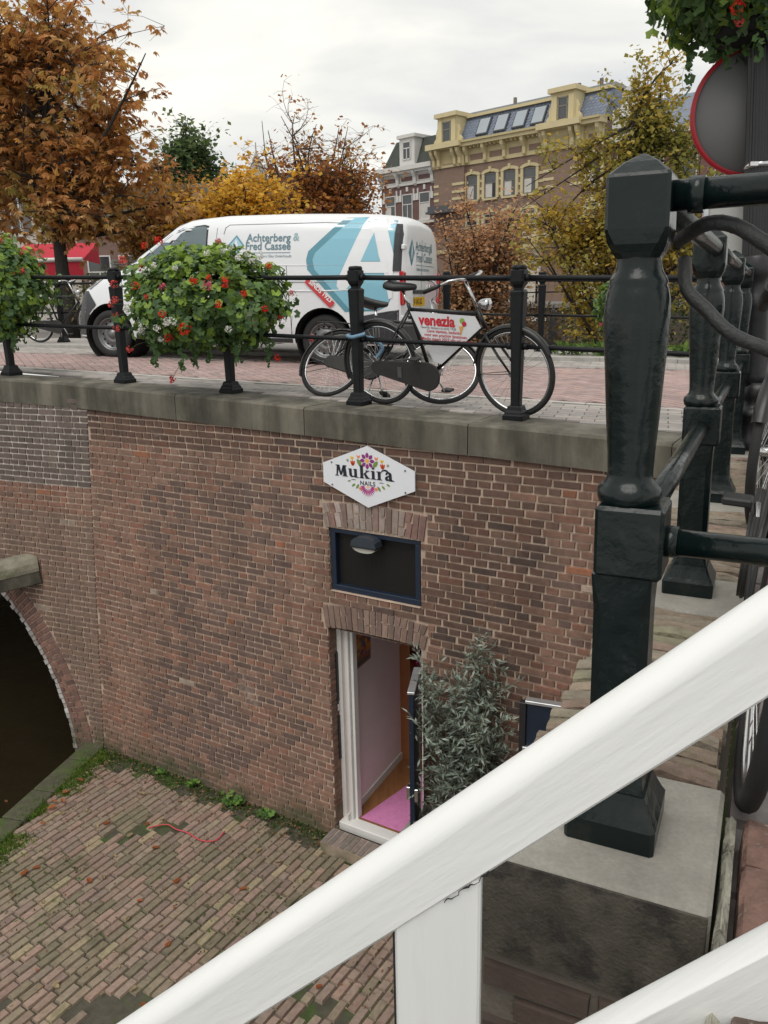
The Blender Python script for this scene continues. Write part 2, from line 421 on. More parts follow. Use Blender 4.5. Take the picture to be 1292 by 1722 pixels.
for i, (full, head, l, z, ln, col) in enumerate(pend):
    o = WA(l, z)
    if i in single:
        b, new = variant(head, col)
        if not new:
            b = b.copy(); COL.objects.link(b)
        b.location = o - Vector(bridge.location)
    else:
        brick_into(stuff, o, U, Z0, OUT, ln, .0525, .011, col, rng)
# left facet, beyond the bend, with the canal arch
for c in range(NC):
    zt = -.05 - c*CH; zc = zt-.032; head = c % 2
    pitch = .112 if head else .224
    x = .004 + (0 if head else rng.uniform(-.1, 0))
    lim = 4.2
    aS = arch_s(zc, ARC_R+.29)
    if aS is not None: lim = min(lim, aS-.004)
    pale = zt > -1.0
    while x < lim:
        x2 = x + pitch*(1+rng.uniform(-.05, .05)); l, r = max(x, .004), min(x2-.012, lim)
        if r-l > .03:
            col = wall_col(rng, -l*1.3, zt, 21)
            if pale: col = jit((.14, .108, .095), .2, rng)
            elif zt < -1.3: col = lerp(Vector(col), Vector((.165, .125, .10)), .5); col = tuple(col)
            brick_into(stuff, FC(l, zt-.0525), U2, EZF, N2, r-l, .0525, .011, col, rng)
        x = x2
stuff.build('brickwork', M_brick, bridge, kind='stuff')
# mortar bed: main face around the openings, then the facet in strips up to the arch
mm = MB()
def quad(mb, a, b, c, d, col=(1, 1, 1)): mb.add([a, b, c, d], [(0, 1, 2, 3)], col)
zs = [-.1, -.8, -1.02, -1.62, -1.745, -1.96, -4.3]
for (za, zb_, ivs) in ((-.1, -1.03, [(-1.9, None)]), (-1.03, -1.62, [(-1.9, .665), (1.58, None)]), (-1.62, -1.96, [(-1.9, None)]), (-1.96, -4.6, [(-1.9, .66), (1.63, None)])):
    for (a, b) in ivs:
        ba, bb = (tc_(za), tc_(zb_)) if b is None else (b, b)
        quad(mm, WA(a, za), WA(ba, za), WA(bb, zb_), WA(a, zb_))
mm.build('mortar', M_mortar, bridge)
mm = MB()
zz = .0
while zz > -4.9:
    if -1.0 > zz > -1.07: mm.build('lime_mortar', M_whitemortar, bridge); mm = MB()
    z2 = zz-.06
    s1 = arch_s(zz, ARC_R+.05) if zz < ARC_Z+ARC_R+.05 else 8.0; s2 = arch_s(z2, ARC_R+.05) if z2 < ARC_Z+ARC_R+.05 else 8.0
    s1 = min(s1 or 8, 8) if zz < ARC_Z+ARC_R+.05 else 8; s2 = s2 or 8
    quad(mm, FC(0, zz), FC(s1, zz), FC(s2, z2), FC(0, z2))
    zz = z2
mm.build('mortar', M_mortar, bridge)
# arch ring of the canal vault: radial bricks in two bands and a worn, lime-washed arris
rg = MB(); ar = MB()
a = math.pi+.02
n = 0
while a > math.pi*.55:
    st = .066/ARC_R
    for (r0, r1) in (((ARC_R+.045, ARC_R+.17), (ARC_R+.182, ARC_R+.29)) if n % 2 else ((ARC_R+.045, ARC_R+.10), (ARC_R+.112, ARC_R+.29))):
        col = jit(rng.choice([(.20, .11, .09), (.165, .095, .08), (.225, .12, .095)]), .15, rng)
        p = [(ARC_S+r*math.cos(t), ARC_Z+r*math.sin(t)) for (r, t) in ((r0, a), (r1, a), (r1, a-st*.80), (r0, a-st*.80))]
        P_ = [FC(x, z) for x, z in p]
        c_ = sum(P_, Vector())/4
        a_ = [q for q in P_]; b_ = [lerp(q, c_, .06)+N2*(.013+rng.uniform(-.003, .003)) for q in P_]
        rg.add(a_+b_, [(4, 5, 6, 7), (0, 1, 5, 4), (1, 2, 6, 5), (2, 3, 7, 6), (3, 0, 4, 7)], col)
    r0, r1 = ARC_R+rng.uniform(-.02, .0), ARC_R+.045
    p = [(ARC_S+r*math.cos(t), ARC_Z+r*math.sin(t)) for (r, t) in ((r0, a), (r1, a), (r1, a-st*.9), (r0, a-st*.9))]
    P_ = [FC(x, z) for x, z in p]; pr = rng.uniform(.0, .022)
    ar.add([q-N2*.12 for q in P_]+[q+N2*pr for q in P_], [(4, 5, 6, 7), (0, 1, 5, 4), (1, 2, 6, 5), (2, 3, 7, 6), (3, 0, 4, 7)], jit(rng.choice([(.5, .48, .47), (.36, .33, .31), (.42, .40, .39)]), .2, rng))
    a -= st; n += 1
rg.build('arch_ring', M_brick, bridge, kind='stuff'); ar.build('limewashed_arris', M_brick, bridge, kind='stuff')
vt = MB(); prev = None
DV = V*6.3
for k in range(41):
    a = math.pi*1.02-k*(math.pi*1.02)/40
    p = FC(ARC_S+ARC_R*math.cos(a), max(ARC_Z+ARC_R*math.sin(a), -5.2))
    if prev: quad(vt, prev, p, p+DV, prev+DV, (.2, .15, .13))
    prev = p
vt.build('vault', M_brick, bridge)
# flat arches over window and door: bricks on end
def flat_arch(t0, t1, ztop, zbot, rise, n, pal):
    for k in range(n):
        f0, f1 = k/n, (k+1)/n
        def pt(f, z, top):
            tilt = (f-.5)*.10
            tt = lerp(t0, t1, f) + (tilt*.5 if top else -tilt*.5)*.6
            return WA(tt, z + rise*(1-(2*f-1)**2))
        col = jit(rng.choice(pal), .15, rng)
        split = rng.random() < .5
        zm = lerp(zbot, ztop, rng.choice([.35, .6]))
        for (za, zb_) in (((zbot, zm-.006), (zm+.006, ztop)) if split else ((zbot, ztop),)):
            g = .006/(t1-t0)
            p = [pt(f0+g, za, False), pt(f1-g, za, False), pt(f1-g, zb_, True), pt(f0+g, zb_, True)]
            c_ = sum(p, Vector())/4; m = MB()
            m.add([q-OUT*.004 for q in p]+[lerp(q, c_, .05)+OUT*(.013+rng.uniform(-.003, .003)) for q in p], [(4, 5, 6, 7), (0, 1, 5, 4), (1, 2, 6, 5), (2, 3, 7, 6), (3, 0, 4, 7)], col)
            m.build('arch_brick', M_brick, bridge)
            col = jit(col, .2, rng)
flat_arch(.615, 1.625, -.815, -1.030, .03, 16, [(.30, .24, .21), (.23, .16, .14), (.37, .31, .28), (.25, .15, .13)])
flat_arch(.615, 1.665, -1.765, -1.985, .035, 17, [(.21, .14, .12), (.25, .17, .14), (.17, .12, .1), (.24, .16, .13)])
# reveals of the two openings, brick-lined
rv = MB()
def reveal(t, z0, z1, depth, sgn):
    k = 0; z = z0
    while z < z1-.02:
        h = min(.0525, z1-z)
        col = wall_col(rng, t, z)
        ws = (.10, .115) if k % 2 else (.215,)
        o = .0
        for w_ in ws:
            if o+w_ > depth+.03: break
            a = WA(t, z, o+.004); ex = V; 
            en = U*sgn
            brick_into(rv, a, ex, Z0, en, w_-.012, h, .008, col, rng); o += w_
        z += CH; k += 1
    quad(rv, WA(t, z0-.03), WA(t, z0-.03, depth), WA(t, z1, depth), WA(t, z1), (.3, .26, .22))
reveal(1.633, -4.25, -1.98, .22, -1); reveal(.657, -4.25, -1.98, .22, 1)
reveal(1.583, -1.62, -1.03, .12, -1); reveal(.662, -1.62, -1.03, .12, 1)
quad(rv, WA(.66, -1.98), WA(1.63, -1.98), WA(1.63, -1.98, .3), WA(.66, -1.98, .3), (.25, .17, .14))
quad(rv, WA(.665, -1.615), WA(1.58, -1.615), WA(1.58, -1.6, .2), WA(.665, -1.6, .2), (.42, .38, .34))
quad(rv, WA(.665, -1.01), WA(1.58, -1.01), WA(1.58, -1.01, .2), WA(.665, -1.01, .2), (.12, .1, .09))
rv.build('reveal', M_brick, bridge)
# coping stones, each its own block
Uc = (Matrix.Rotation(R(8), 3, 'Z') @ U); Vc = Vector((Uc.y, -Uc.x, 0)); Vc = Vc if Vc.dot(V) > 0 else -Vc
T4 = 4.72
def CP(t, o, z=0.0):
    if t <= T4: return BR(t, o, z)
    q = P5 + U*T4 + V*0 + Uc*(t-T4) + Vc*o; q.z = zb(t)+z; return q
js = [-2.9, -1.25, .24, 1.77, 3.27, 4.72, 6.2, 7.7, 9.2]
for i in range(len(js)-1):
    a, b = js[i]+.004, js[i+1]-.004
    m = MB(); n = 8; ring = [(-.375, -.245), (-.375, -.018), (-.357, 0), (.08, 0), (.08, -.245)]
    vs = []
    for k in range(n+1):
        t = lerp(a, b, k/n)
        e_ = .006 if k in (0, n) else 0
        for (o, z) in ring:
            vs.append(CP(t, o + rng.uniform(-.002, .002) + (e_ if o < 0 else 0), z - (e_ if z > -.1 else 0) + rng.uniform(-.0015, .0015)))
    fs = []
    for k in range(n):
        for q in range(5): fs.append((k*5+q, k*5+(q+1) % 5, (k+1)*5+(q+1) % 5, (k+1)*5+q))
    fs.append((0, 1, 2, 3, 4)); fs.append(tuple(n*5+q for q in range(5))[::-1])
    m.add(vs, fs); m.build('coping_stone', M_coping, bridge)

# rounded coping stone of the low wing wall that meets the bridge at the arch
m = MB(); A0 = FC(.90, -2.02, .06); dirb = Vector((-.80, -.38, -.09)).normalized(); side = Vector((dirb.y, -dirb.x, 0)).normalized()
vs = []; n = 9
for k in range(2):
    c_ = A0 + dirb*(1.6*k)
    for q in range(n):
        an = math.pi*q/(n-1); vs.append(c_ + side*(.16*math.cos(an)) + Z0*(.04+.15*math.sin(an)))
    vs.append(c_ + side*-.16 - Z0*.0); vs.append(c_ + side*.16)
nn_ = n+2
fs = [(q, (q+1) % nn_, nn_+(q+1) % nn_, nn_+q) for q in range(nn_)] + [tuple(range(nn_))[::-1], tuple(range(nn_, 2*nn_))]
m.add(vs, fs); 
rs = thing('wing_wall_stone', 'round-topped mossy stone coping sticking out beside the canal arch', 'stone', A0-Z0*.2)
m.build('rounded_cap', pmat('mossy_capstone', (.21, .195, .15), .9, .35, 8, .6, 60, c2=(.10, .11, .05), c2scale=5, c2lo=.5, c2hi=.7, bdist=.01), rs)
m = MB(); m.box(A0+dirb*.8-Z0*.075, (1.62, .31, .15), ax=(dirb, side, dirb.cross(side).normalized()), bev=.01); m.build('bed_stone', M_coping, rs)

# ================================================================== WATER
m = MB(); quad(m, Vector((-60, -10, WATER)), Vector((30, -10, WATER)), Vector((30, 60, WATER)), Vector((-60, 60, WATER)))
M_water = pmat('canal_water', (.022, .017, .009), .03, 0, 5, .8, 1.7, spec=.6, bdist=.09, stretch=(1, 1, 1))
m.build('canal_water', M_water, kind='structure')

# ================================================================== WHARF PAVING
E0 = Vector((-3.66, 8.40, GZ)); E1 = Vector((-3.99, 7.11, GZ)); ED = (E1-E0).normalized(); EN = Vector((-ED.y, ED.x, 0))    # wharf edge, EN points to the land
if EN.x < 0: EN = -EN
wharf = MB()
far_l = E0 - ED*.8; near_l = E0 + ED*7.5
top = [far_l, near_l, Vector((3.5, near_l.y-1, GZ)), Vector((3.5, 5.0, GZ))]
top = [Vector((p.x, p.y, GZ)) for p in (far_l, near_l, Vector((2.5, 0.6, 0)), Vector((2.6, 6.2, 0)))]
wharf.add(top+[p-Z0*.8 for p in top], [(3, 2, 1, 0), (0, 1, 5, 4), (1, 2, 6, 5), (2, 3, 7, 6), (3, 0, 4, 7)])
wh = wharf.build('wharf_pavement', M_soil, kind='structure')
PCOL = [(.27, .192, .152), (.255, .187, .15), (.28, .192, .152), (.24, .183, .147), (.268, .21, .155), (.26, .197, .156), (.275, .187, .15), (.245, .175, .143), (.225, .172, .14), (.253, .205, .148)]
def paver_into(mb, c, ex, ey, l, w_, h, col, r_, tilt=.004):
    ez = (Z0 + ex*r_.uniform(-tilt, tilt)*4 + ey*r_.uniform(-tilt, tilt)*4).normalized()
    q = [(-l/2, -w_/2), (l/2, -w_/2), (l/2, w_/2), (-l/2, w_/2)]; b = .007
    lo = [c + ex*x + ey*y for x, y in q]
    hi = [c + ex*(x*(1-2*b/l)) + ey*(y*(1-2*b/w_)) + ez*(h + ez.dot(ex*x+ey*y)*0) - Z0*((ez.x*(ex.x*x+ey.x*y)+ez.y*(ex.y*x+ey.y*y))) for x, y in q]
    mid = [lerp(lo[i], hi[i], .75) + (c-lo[i])*.006 for i in range(4)]
    mb.add(lo+mid+hi, [(8, 9, 10, 11)]+[(i, (i+1) % 4, 4+(i+1) % 4, 4+i) for i in range(4)]+[(4+i, 4+(i+1) % 4, 8+(i+1) % 4, 8+i) for i in range(4)], col)
rp = random.Random(5)
pl = []
row = 0; b = -4.6
PW, PL = .084, .190
PD = Vector((math.cos(R(57)), math.sin(R(57)), 0)); PN = Vector((PD.y, -PD.x, 0))
base = Vector((-.5, 5.0, GZ))
while b < 5.4:
    a = -5 + rp.uniform(0, .2)
    while a < 5.2:
        l = PL*rp.uniform(.9, 1.06) if rp.random() > .06 else PL*.55
        c_ = base + PD*(a+l/2) + PN*(b + .010*mnoise.noise(Vector((a, b, 0))))
        a += l
        if (c_-E0).dot(EN) < .30: continue
        d = (c_-Vector((WA(0, 0).x, WA(0, 0).y, 0))); dd = Vector((d.x, d.y, 0)).dot(-V)
        if dd < .20: continue
        if c_.x > 2.2 or c_.y < .8: continue
        g = (c_-Q0).dot(G)
        if g > -.3: continue
        if mnoise.noise(c_*1.1) > .42 and rp.random() < .6: continue         # lost under moss
        pl.append((c_, l))
    b += PW*rp.uniform(.985, 1.015)
cand = []
for i, (c_, l) in enumerate(pl):
    vw = in_view(c_)
    if vw and l > PL*.8 and vw[1] < 1722-.665*(vw[0]-230)+10: cand.append((vw[2], i))
cand.sort(); single = {i for _, i in cand[:300]}
pst = MB(); pv = []
def pav_col(c_):
    col = rp.choice(PCOL)
    if rp.random() < .035: col = (.33, .265, .175)
    n_ = mnoise.noise(Vector((c_.x*1.2, c_.y*1.2, 2)))
    if n_ > .22: col = tuple(lerp(Vector(col), Vector((.14, .135, .08)), min(.6, (n_-.22)*2.5)))
    return jit(col, .15, rp)
for i, (c_, l) in enumerate(pl):
    ang = rp.uniform(-.03, .03); ex = Matrix.Rotation(ang, 3, 'Z') @ PD; ey = Vector((-ex.y, ex.x, 0))
    h = .022 + rp.uniform(-.005, .005) + .008*mnoise.noise(c_*.9)
    if i in single:
        if len(pv) < 45:
            m = MB(); paver_into(m, Vector((0, 0, 0)), PD, Vector((-PD.y, PD.x, 0)), .179, .075, .022, pav_col(c_), rp)
            o = m.build('paving_brick', M_paver, wh, local=True); pv.append(o)
        else:
            o = rp.choice(pv).copy(); COL.objects.link(o)
        o.rotation_euler.z = ang; o.location = c_ + Z0*(h-.022) - Vector(wh.location); o.scale = ((l-.010)/.205, 1, 1) if False else (1, 1, 1)
    else:
        paver_into(pst, c_, ex, ey, l-.009, PW-.009, h, pav_col(c_), rp)
pst.build('paving_bricks', M_paver, wh, kind='stuff')
# edging along the water and against the bridge wall
k = 0; d = -.4
while d < 7.2:
    l = rp.uniform(.42, .62); m = MB()
    c_ = E0 + ED*(d+l/2) + EN*.13
    m.box(c_+Z0*.012, (l-.012, .27, .06), ax=(ED, EN, Z0), bev=.012); m.build('edge_stone', M_edge if 'M_edge' in globals() else globals().setdefault('M_edge', pmat('mossy_edge_stone', (.075, .075, .045), .9, .3, 14, .6, 60, c2=(.06, .09, .02), c2scale=4, c2lo=.45, c2hi=.62)), wh); d += l
# brick step before the door and small rollock course along the wall foot
t = .55; m = MB(); m.box(WA(1.09, GZ+.068, -.14), (1.10, .235, .115), ax=(U, V, Z0)); m.build('step_bed', M_mortar, wh)
while t < 1.62:
    m2 = MB(); paver_into(m2, WA(t, GZ+.03, -.14)+Z0*.0, V, U, .235, .062, .10, jit(rp.choice([(.20, .16, .148), (.23, .18, .165), (.18, .15, .142)]), .10, rp), rp); m2.build('step_brick', M_paver, wh); t += .066

# ================================================================== BRIDGE ROAD
def deck(p, z=0.0): q = Vector((p[0], p[1], 0)); t = (q-P5).dot(U); q.z = zb(t)+z; return q
def poly_at(x, pl_):
    for (x0, y0), (x1, y1) in zip(pl_, pl_[1:]):
        if x0 <= x <= x1: return lerp(y0, y1, (x-x0)/(x1-x0))
    return pl_[0][1] if x < pl_[0][0] else pl_[-1][1]
LW = [(-14, 14.4), (-3.81, 9.69), (1.87, 7.04), (9, 3.9)]
LG = [(-14, 17.3), (-6.4, 13.3), (-2.7, 11.1), (2.69, 10.22), (9, 9.2)]
LK = [(-14, 18.4), (-5.8, 14.3), (-2.2, 11.95), (2.9, 11.2), (9, 10.1)]
def near_edge(x):                                     # back edge of the coping
    q = P5 + V*.085; return q.y + (x-q.x)*U.y/U.x
rb = MB(); nx = 60
xs = [lerp(-14, 9, i/nx) for i in range(nx+1)]
cols = []
for x in xs:
    y0 = near_edge(x)-.02 if x < 2.4 else near_edge(2.4)-(x-2.4)*.3
    y1 = poly_at(x, LK)+2.4
    cols.append([deck((x, lerp(y0, y1, j/6)), -.012) for j in range(7)])
for i in range(nx):
    for j in range(6): quad(rb, cols[i][j], cols[i+1][j], cols[i+1][j+1], cols[i][j+1])
road = rb.build('bridge_road', M_roadjoint, kind='structure')
rr = random.Random(3)
hb = MB(); D1 = Vector((.945, -.325, 0)).normalized()
h1 = Matrix.Rotation(R(45), 3, 'Z') @ D1; h2 = Vector((-h1.y, h1.x, 0)); W_ = .103
RC = [(.36, .255, .24), (.39, .28, .26), (.33, .235, .225), (.37, .26, .235), (.31, .235, .225)]
org = Vector((-1, 9, 0))
def flat_brick(mb, c_, ex, ey, l, w_, col, h=.0):
    hl, hw = l/2-.005, w_/2-.005
    P_ = [c_ + ex*(hl*i) + ey*(hw*j) for i, j in ((-1, -1), (1, -1), (1, 1), (-1, 1))]
    hi = [deck(p, h+rr.uniform(-.001, .001)) for p in P_]
    lo = [deck(c_+(p-c_)*1.03, h-.014) for p in P_]
    mb.add(lo+hi, [(4, 5, 6, 7)]+[(i, (i+1) % 4, 4+(i+1) % 4, 4+i) for i in range(4)], col)
for i in range(-140, 140):
    for j in range(-140, 140):
        dd = (i-j) % 4
        if dd == 0: c_ = org + h1*((i+1)*W_) + h2*((j+.5)*W_); ex, ey = h1, h2
        elif dd == 3: c_ = org + h1*((i+.5)*W_) + h2*((j+1)*W_); ex, ey = h2, h1
        else: continue
        if not (-9.5 < c_.x < 6.5): continue
        y = c_.y
        if poly_at(c_.x, LW)+.1 < y < poly_at(c_.x, LG)-.06:
            flat_brick(hb, c_, ex, ey, 2*W_, W_, jit(rr.choice(RC), .1, rr))
hb.build('herringbone_bricks', M_road, road, kind='stuff')
gb = MB(); GC = [(.35, .325, .305), (.31, .29, .275), (.38, .35, .325), (.33, .295, .275)]
nrm = Vector((-D1.y, D1.x, 0))
for i in range(-60, 60):                              # grey strips: by the coping and in the far gutter
    for j in range(-40, 60):
        c_ = Vector((0, 8, 0)) + D1*(i*.215 + (.107 if j % 2 else 0)) + nrm*(j*.108)
        if not (-9 < c_.x < 6): continue
        yn = near_edge(c_.x) if c_.x < 2.0 else near_edge(2.0)-(c_.x-2.0)*.3
        if yn+.07 < c_.y < poly_at(c_.x, LW)-.07 or poly_at(c_.x, LG)+.05 < c_.y < poly_at(c_.x, LK)-.08:
            flat_brick(gb, c_, D1, nrm, .215, .108, jit(rr.choice(GC), .12, rr))
gb.build('grey_bricks', M_road, road, kind='stuff')
def band(line, wdt, h, thick, x0, x1, mat, name, seglen=1.0):
    x = x0
    while x < x1:
        x2 = min(x+seglen, x1); a = Vector((x, poly_at(x, line), 0)); b_ = Vector((x2, poly_at(x2, line), 0)); d = (b_-a).normalized(); q = Vector((-d.y, d.x, 0))
        m = MB(); p = [a+d*.004-q*wdt/2, b_-d*.004-q*wdt/2, b_-d*.004+q*wdt/2, a+d*.004+q*wdt/2]
        hi = [deck(v, h) for v in p]; lo = [deck(v, h-thick) for v in p]
        m.add(lo+hi, [(4, 5, 6, 7)]+[(i, (i+1) % 4, 4+(i+1) % 4, 4+i) for i in range(4)]); m.build(name, mat, road); x = x2
M_band = pmat('pale_band_stone', (.46, .44, .41), .8, .15, 9, .2, 60)
M_kerb = pmat('kerb_stone', (.36, .35, .33), .8, .18, 9, .2, 60)
band(LW, .085, .004, .02, -9, 4.6, M_band, 'band_stone', .9)
band(LK, .16, .05, .08, -9, 6.5, M_kerb, 'kerb_stone', 1.0)
sw = MB()
for i in range(30):
    x0, x1 = lerp(-12, 8, i/30), lerp(-12, 8, (i+1)/30)
    p = [Vector((x0, poly_at(x0, LK)+.08, 0)), Vector((x1, poly_at(x1, LK)+.08, 0)), Vector((x1, poly_at(x1, LK)+2.2, 0)), Vector((x0, poly_at(x0, LK)+2.2, 0))]
    quad(sw, *[deck(v, .045) for v in p])
sw.build('far_pavement', pmat('far_paving', (.33, .31, .29), .85, .15, 12, .2, 60), kind='structure')

# ================================================================== QUAY (right): wall, blocks, brick capping, street
quay = thing('quay_wall', 'low quay wall with mossy brick capping and grey stone blocks under the posts', 'wall', QU(0, 0, -4.1))
m = MB()
p = [QU(-.16, -.215, -.06), QU(4.9, -.215, -.06), QU(4.9, .16, -.06), QU(-.16, .16, -.06)]
m.add([Vector((v.x, v.y, GZ-.3)) for v in p]+p, [(4, 5, 6, 7)]+[(i, (i+1) % 4, 4+(i+1) % 4, 4+i) for i in range(4)])
m.build('wall_core', pmat('grimy_mortar', (.16, .14, .115), .95, .3, 8, .6, 80, bdist=.006), quay)
# brick faces: side to the wharf, and the end below the first block
m = MB(); rq = random.Random(8)
for c in range(62):
    z = -.14-c*CH; x = -.16 + (.112 if c % 2 else 0)-.112
    while x < 4.9:
        l, r_ = max(x, -.155), min(x+.213, 4.85)
        if r_-l > .03:
            o = Q0 + F*r_ + G*(-.215); o.z = z-.0525
            brick_into(m, o, -F, Z0, -G, r_-l, .0525, .012, wall_col(rq, x, z, 40), rq)
        x += .224
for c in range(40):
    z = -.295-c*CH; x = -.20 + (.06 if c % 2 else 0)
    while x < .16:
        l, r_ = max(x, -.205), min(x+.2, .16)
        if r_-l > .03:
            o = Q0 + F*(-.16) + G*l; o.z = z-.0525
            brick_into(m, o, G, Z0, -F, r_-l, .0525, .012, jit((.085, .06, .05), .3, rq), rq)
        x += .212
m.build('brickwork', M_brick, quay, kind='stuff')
SP = 1.378
for k in range(4):
    a0, a1 = (-.175, .19) if k == 0 else (k*SP-.21, k*SP+.13)
    m = MB(); c_ = QU((a0+a1)/2, -.02); h = .215 if k == 0 else .16
    m.box(c_-Z0*(h/2), (a1-a0, .40, h), ax=(F, G, Z0), bev=.008)
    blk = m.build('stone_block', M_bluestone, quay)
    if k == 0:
        m = MB(); m.box(QU(a0-.0015, -.02)-Z0*(h/2+.004), (.005, .392, h-.010), ax=(F, G, Z0), bev=.002); m.build('grimy_shaded_front', M_stonefront, blk)  # dark facing slab: grime plus shade of the stairs painted into its colour
# rollock capping bricks between the blocks
M_rol = pmat('rollock', (1, 1, 1), .92, .35, 16, 1.0, 45, vcol=True, bdist=.012, c2=(.15, .145, .09), c2scale=9, c2lo=.52, c2hi=.72)
for k in range(4):
    a = .20 if k == 0 else k*SP+.138; end = (k+1)*SP-.218 if k < 3 else 4.85
    while a < end-.03:
        w_ = rq.uniform(.046, .056)
        m = MB(); b0 = -.215+rq.uniform(-.006, .012); b1 = .168+rq.uniform(-.015, .006)
        n = 7; vs = []
        col = jit(rq.choice([(.23, .18, .135), (.26, .205, .155), (.21, .18, .14), (.235, .17, .135), (.24, .205, .16)]), .10, rq)
        if .5 < a < 1.2 and rq.random() < .3: col = jit((.215, .20, .135), .10, rq)
        hh = rq.uniform(-.006, .008)
        for i in range(n+1):
            b_ = lerp(b0, b1, i/n); wv = .004*math.sin(i*1.7+a*60)
            z = hh + rq.uniform(-.006, .004) - (.010 if i in (0, n) else 0)
            for (da, dz) in ((.0, -.07), (.003, z-.008), (.012, z), (w_-.014, z+rq.uniform(-.003, .003)), (w_-.006, z-.010), (w_-.003, -.07)):
                vs.append(QU(a+da+wv, b_, dz))
        fs = []
        for i in range(n):
            for q in range(5): fs.append((i*6+q, (i+1)*6+q, (i+1)*6+q+1, i*6+q+1))
        fs.append(tuple(range(6))); fs.append(tuple(n*6+q for q in range(6))[::-1])
        m.add(vs, fs, col); m.build('capping_brick', M_rol, quay); a += w_+.006
M_edg = pmat('edging_brick', (1, 1, 1), .92, .4, 18, 1.0, 50, vcol=True, bdist=.012, c2=(.42, .40, .33), c2scale=30, c2lo=.60, c2hi=.70)
# bricks on edge beside the first block, along the head of the stairs
for (b0, w_) in ((.182, .026), (.214, .066), (.286, .03), (.322, .07), (.398, .066)):
    a = -.80
    while a < .14:
        l = rq.uniform(.19, .225); l = min(l, .155-a)
        if l < .05: break
        m = MB(); col = jit(rq.choice([(.17, .10, .08), (.115, .085, .07), (.18, .11, .088), (.13, .092, .076)]), .15, rq)
        if w_ < .04: col = jit((.30, .29, .24), .15, rq)
        vs = []; n = 5
        for i in range(n+1):
            aa = lerp(a, a+l-.008, i/n)
            for (db, dz) in ((0, -.10), (.003+rq.uniform(0, .003), -.014+rq.uniform(-.005, .004)), (.012, -.004+rq.uniform(-.006, .004)), (w_-.012, -.004+rq.uniform(-.006, .004)), (w_-.003, -.016+rq.uniform(-.005, .004)), (w_, -.10)):
                vs.append(QU(aa, b0+db, dz-.012-(.01 if i in (0, n) else 0)))
        fs = []
        for i in range(n):
            for q in range(5): fs.append((i*6+q, i*6+q+1, (i+1)*6+q+1, (i+1)*6+q))
        fs.append(tuple(range(6))[::-1]); fs.append(tuple(n*6+q for q in range(6)))
        m.add(vs, fs, col); m.build('edging_brick', M_edg, quay); a += l
# street behind the quay wall
m = MB()
p = [QU(-.45, .18, -.13), QU(-.45, 7, -.13), QU(7.5, 7, -.05), QU(4.3, .18, -.085)]
p = [Vector((v.x, v.y, zz_)) for v, zz_ in zip(p, (-.17, -.17, -.17, -.17))]
quad(m, p[0], p[1], p[2], p[3]); st = m.build('quay_street', M_soil, kind='structure')
m = MB()
for i in range(-2, 32):
    for j in range(0, 26):
        c_ = QU(-.42+i*.218+(.109 if j % 2 else 0)+.1, .235+j*.108); c_.z = -.17
        if c_.y > poly_at(c_.x, LW)-.3 and (c_-P5).dot(V) > -.1: continue
        paver_into(m, c_, F, -G, .207, .098, .022+rq.uniform(-.004, .004), jit(rq.choice([(.17, .15, .145), (.2, .17, .16), (.15, .135, .13)]), .15, rq), rq)
m.build('street_bricks', M_paver, st, kind='stuff')
# ================================================================== BRIDGE RAILINGS
def ax_of(ex): ex = Vector(ex).normalized(); return (ex, Vector((-ex.y, ex.x, 0)), Z0)
def bridge_post(parent, p, ex):
    ax = ax_of(ex); m = MB()
    m.sqloft([(.036, .008, .10), (.042, .011, .5), (.054, .014, .925), (.056, .014, .955), (.05, .012, .965), (.034, .01, .975), (.034, .01, .985)], p, ax=ax)
    post = m.build('post', M_iron, parent)
    m = MB(); m.sqloft([(.083, .006, 0), (.083, .006, .035), (.074, .006, .045), (.070, .006, .06), (.060, .006, .075), (.054, .006, .10), (.048, .006, .108)], p, ax=ax); m.build('plinth', M_iron, post)
    m = MB(); m.sqloft([(.034, .01, .984), (.05, .014, 1.01), (.055, .014, 1.03), (.055, .014, 1.108), (.05, .014, 1.116)], p, ax=ax)
    m.lathe([(.052, 1.114), (.058, 1.12), (.058, 1.135), (.05, 1.146), (.0, 1.15)], p, 16); m.build('head', M_iron, post)
    return post
rail1 = thing('bridge_railing', 'near black iron bridge railing standing on the stone coping', 'railing', BR(2, 0))
posts = [BR(k*1.445, 0) for k in range(4)]
p4 = CP(5.95, -.02); posts.append(p4); posts.append(CP(7.6, -.02))
pr_ = BR(-1.45, 0)
for p in posts: bridge_post(rail1, p, U)
pts = [BR(-2.2, .0), ] + posts
for (h, r) in ((1.057, .0215), (.557, .019)):
    for a, b in zip(pts, pts[1:]):
        m = MB(); mid = [lerp(a, b, f)+Z0*(h-.004*math.sin(math.pi*f)) for f in (0, .2, .4, .6, .8, 1)]
        m.tube(mid, r, 10); m.build('rail', M_iron, rail1)
for p in posts:
    for h in (1.057, .557):
        for sg_ in (-1, 1): m = MB(); m.tube([p+Z0*h+U*(.04*sg_), p+Z0*h+U*(.085*sg_)], .027, 10); m.build('rail_collar', M_iron, rail1)
rail2 = thing('bridge_railing', 'far black iron railing across the road behind the van', 'railing', deck((2.39, 12.24)))
D2 = Vector((-.945, .325, 0)).normalized()
fp = [deck(Vector((2.394, 12.24, 0))+D2*(1.445*k), .04) for k in range(-3, 8)]
for p in fp: bridge_post(rail2, p, D2)
for a, b in zip(fp, fp[1:]):
    for (h, r) in ((1.03, .02), (.53, .018)):
        m = MB(); m.tube([a+Z0*h, b+Z0*h], r, 8); m.build('rail', M_iron, rail2)

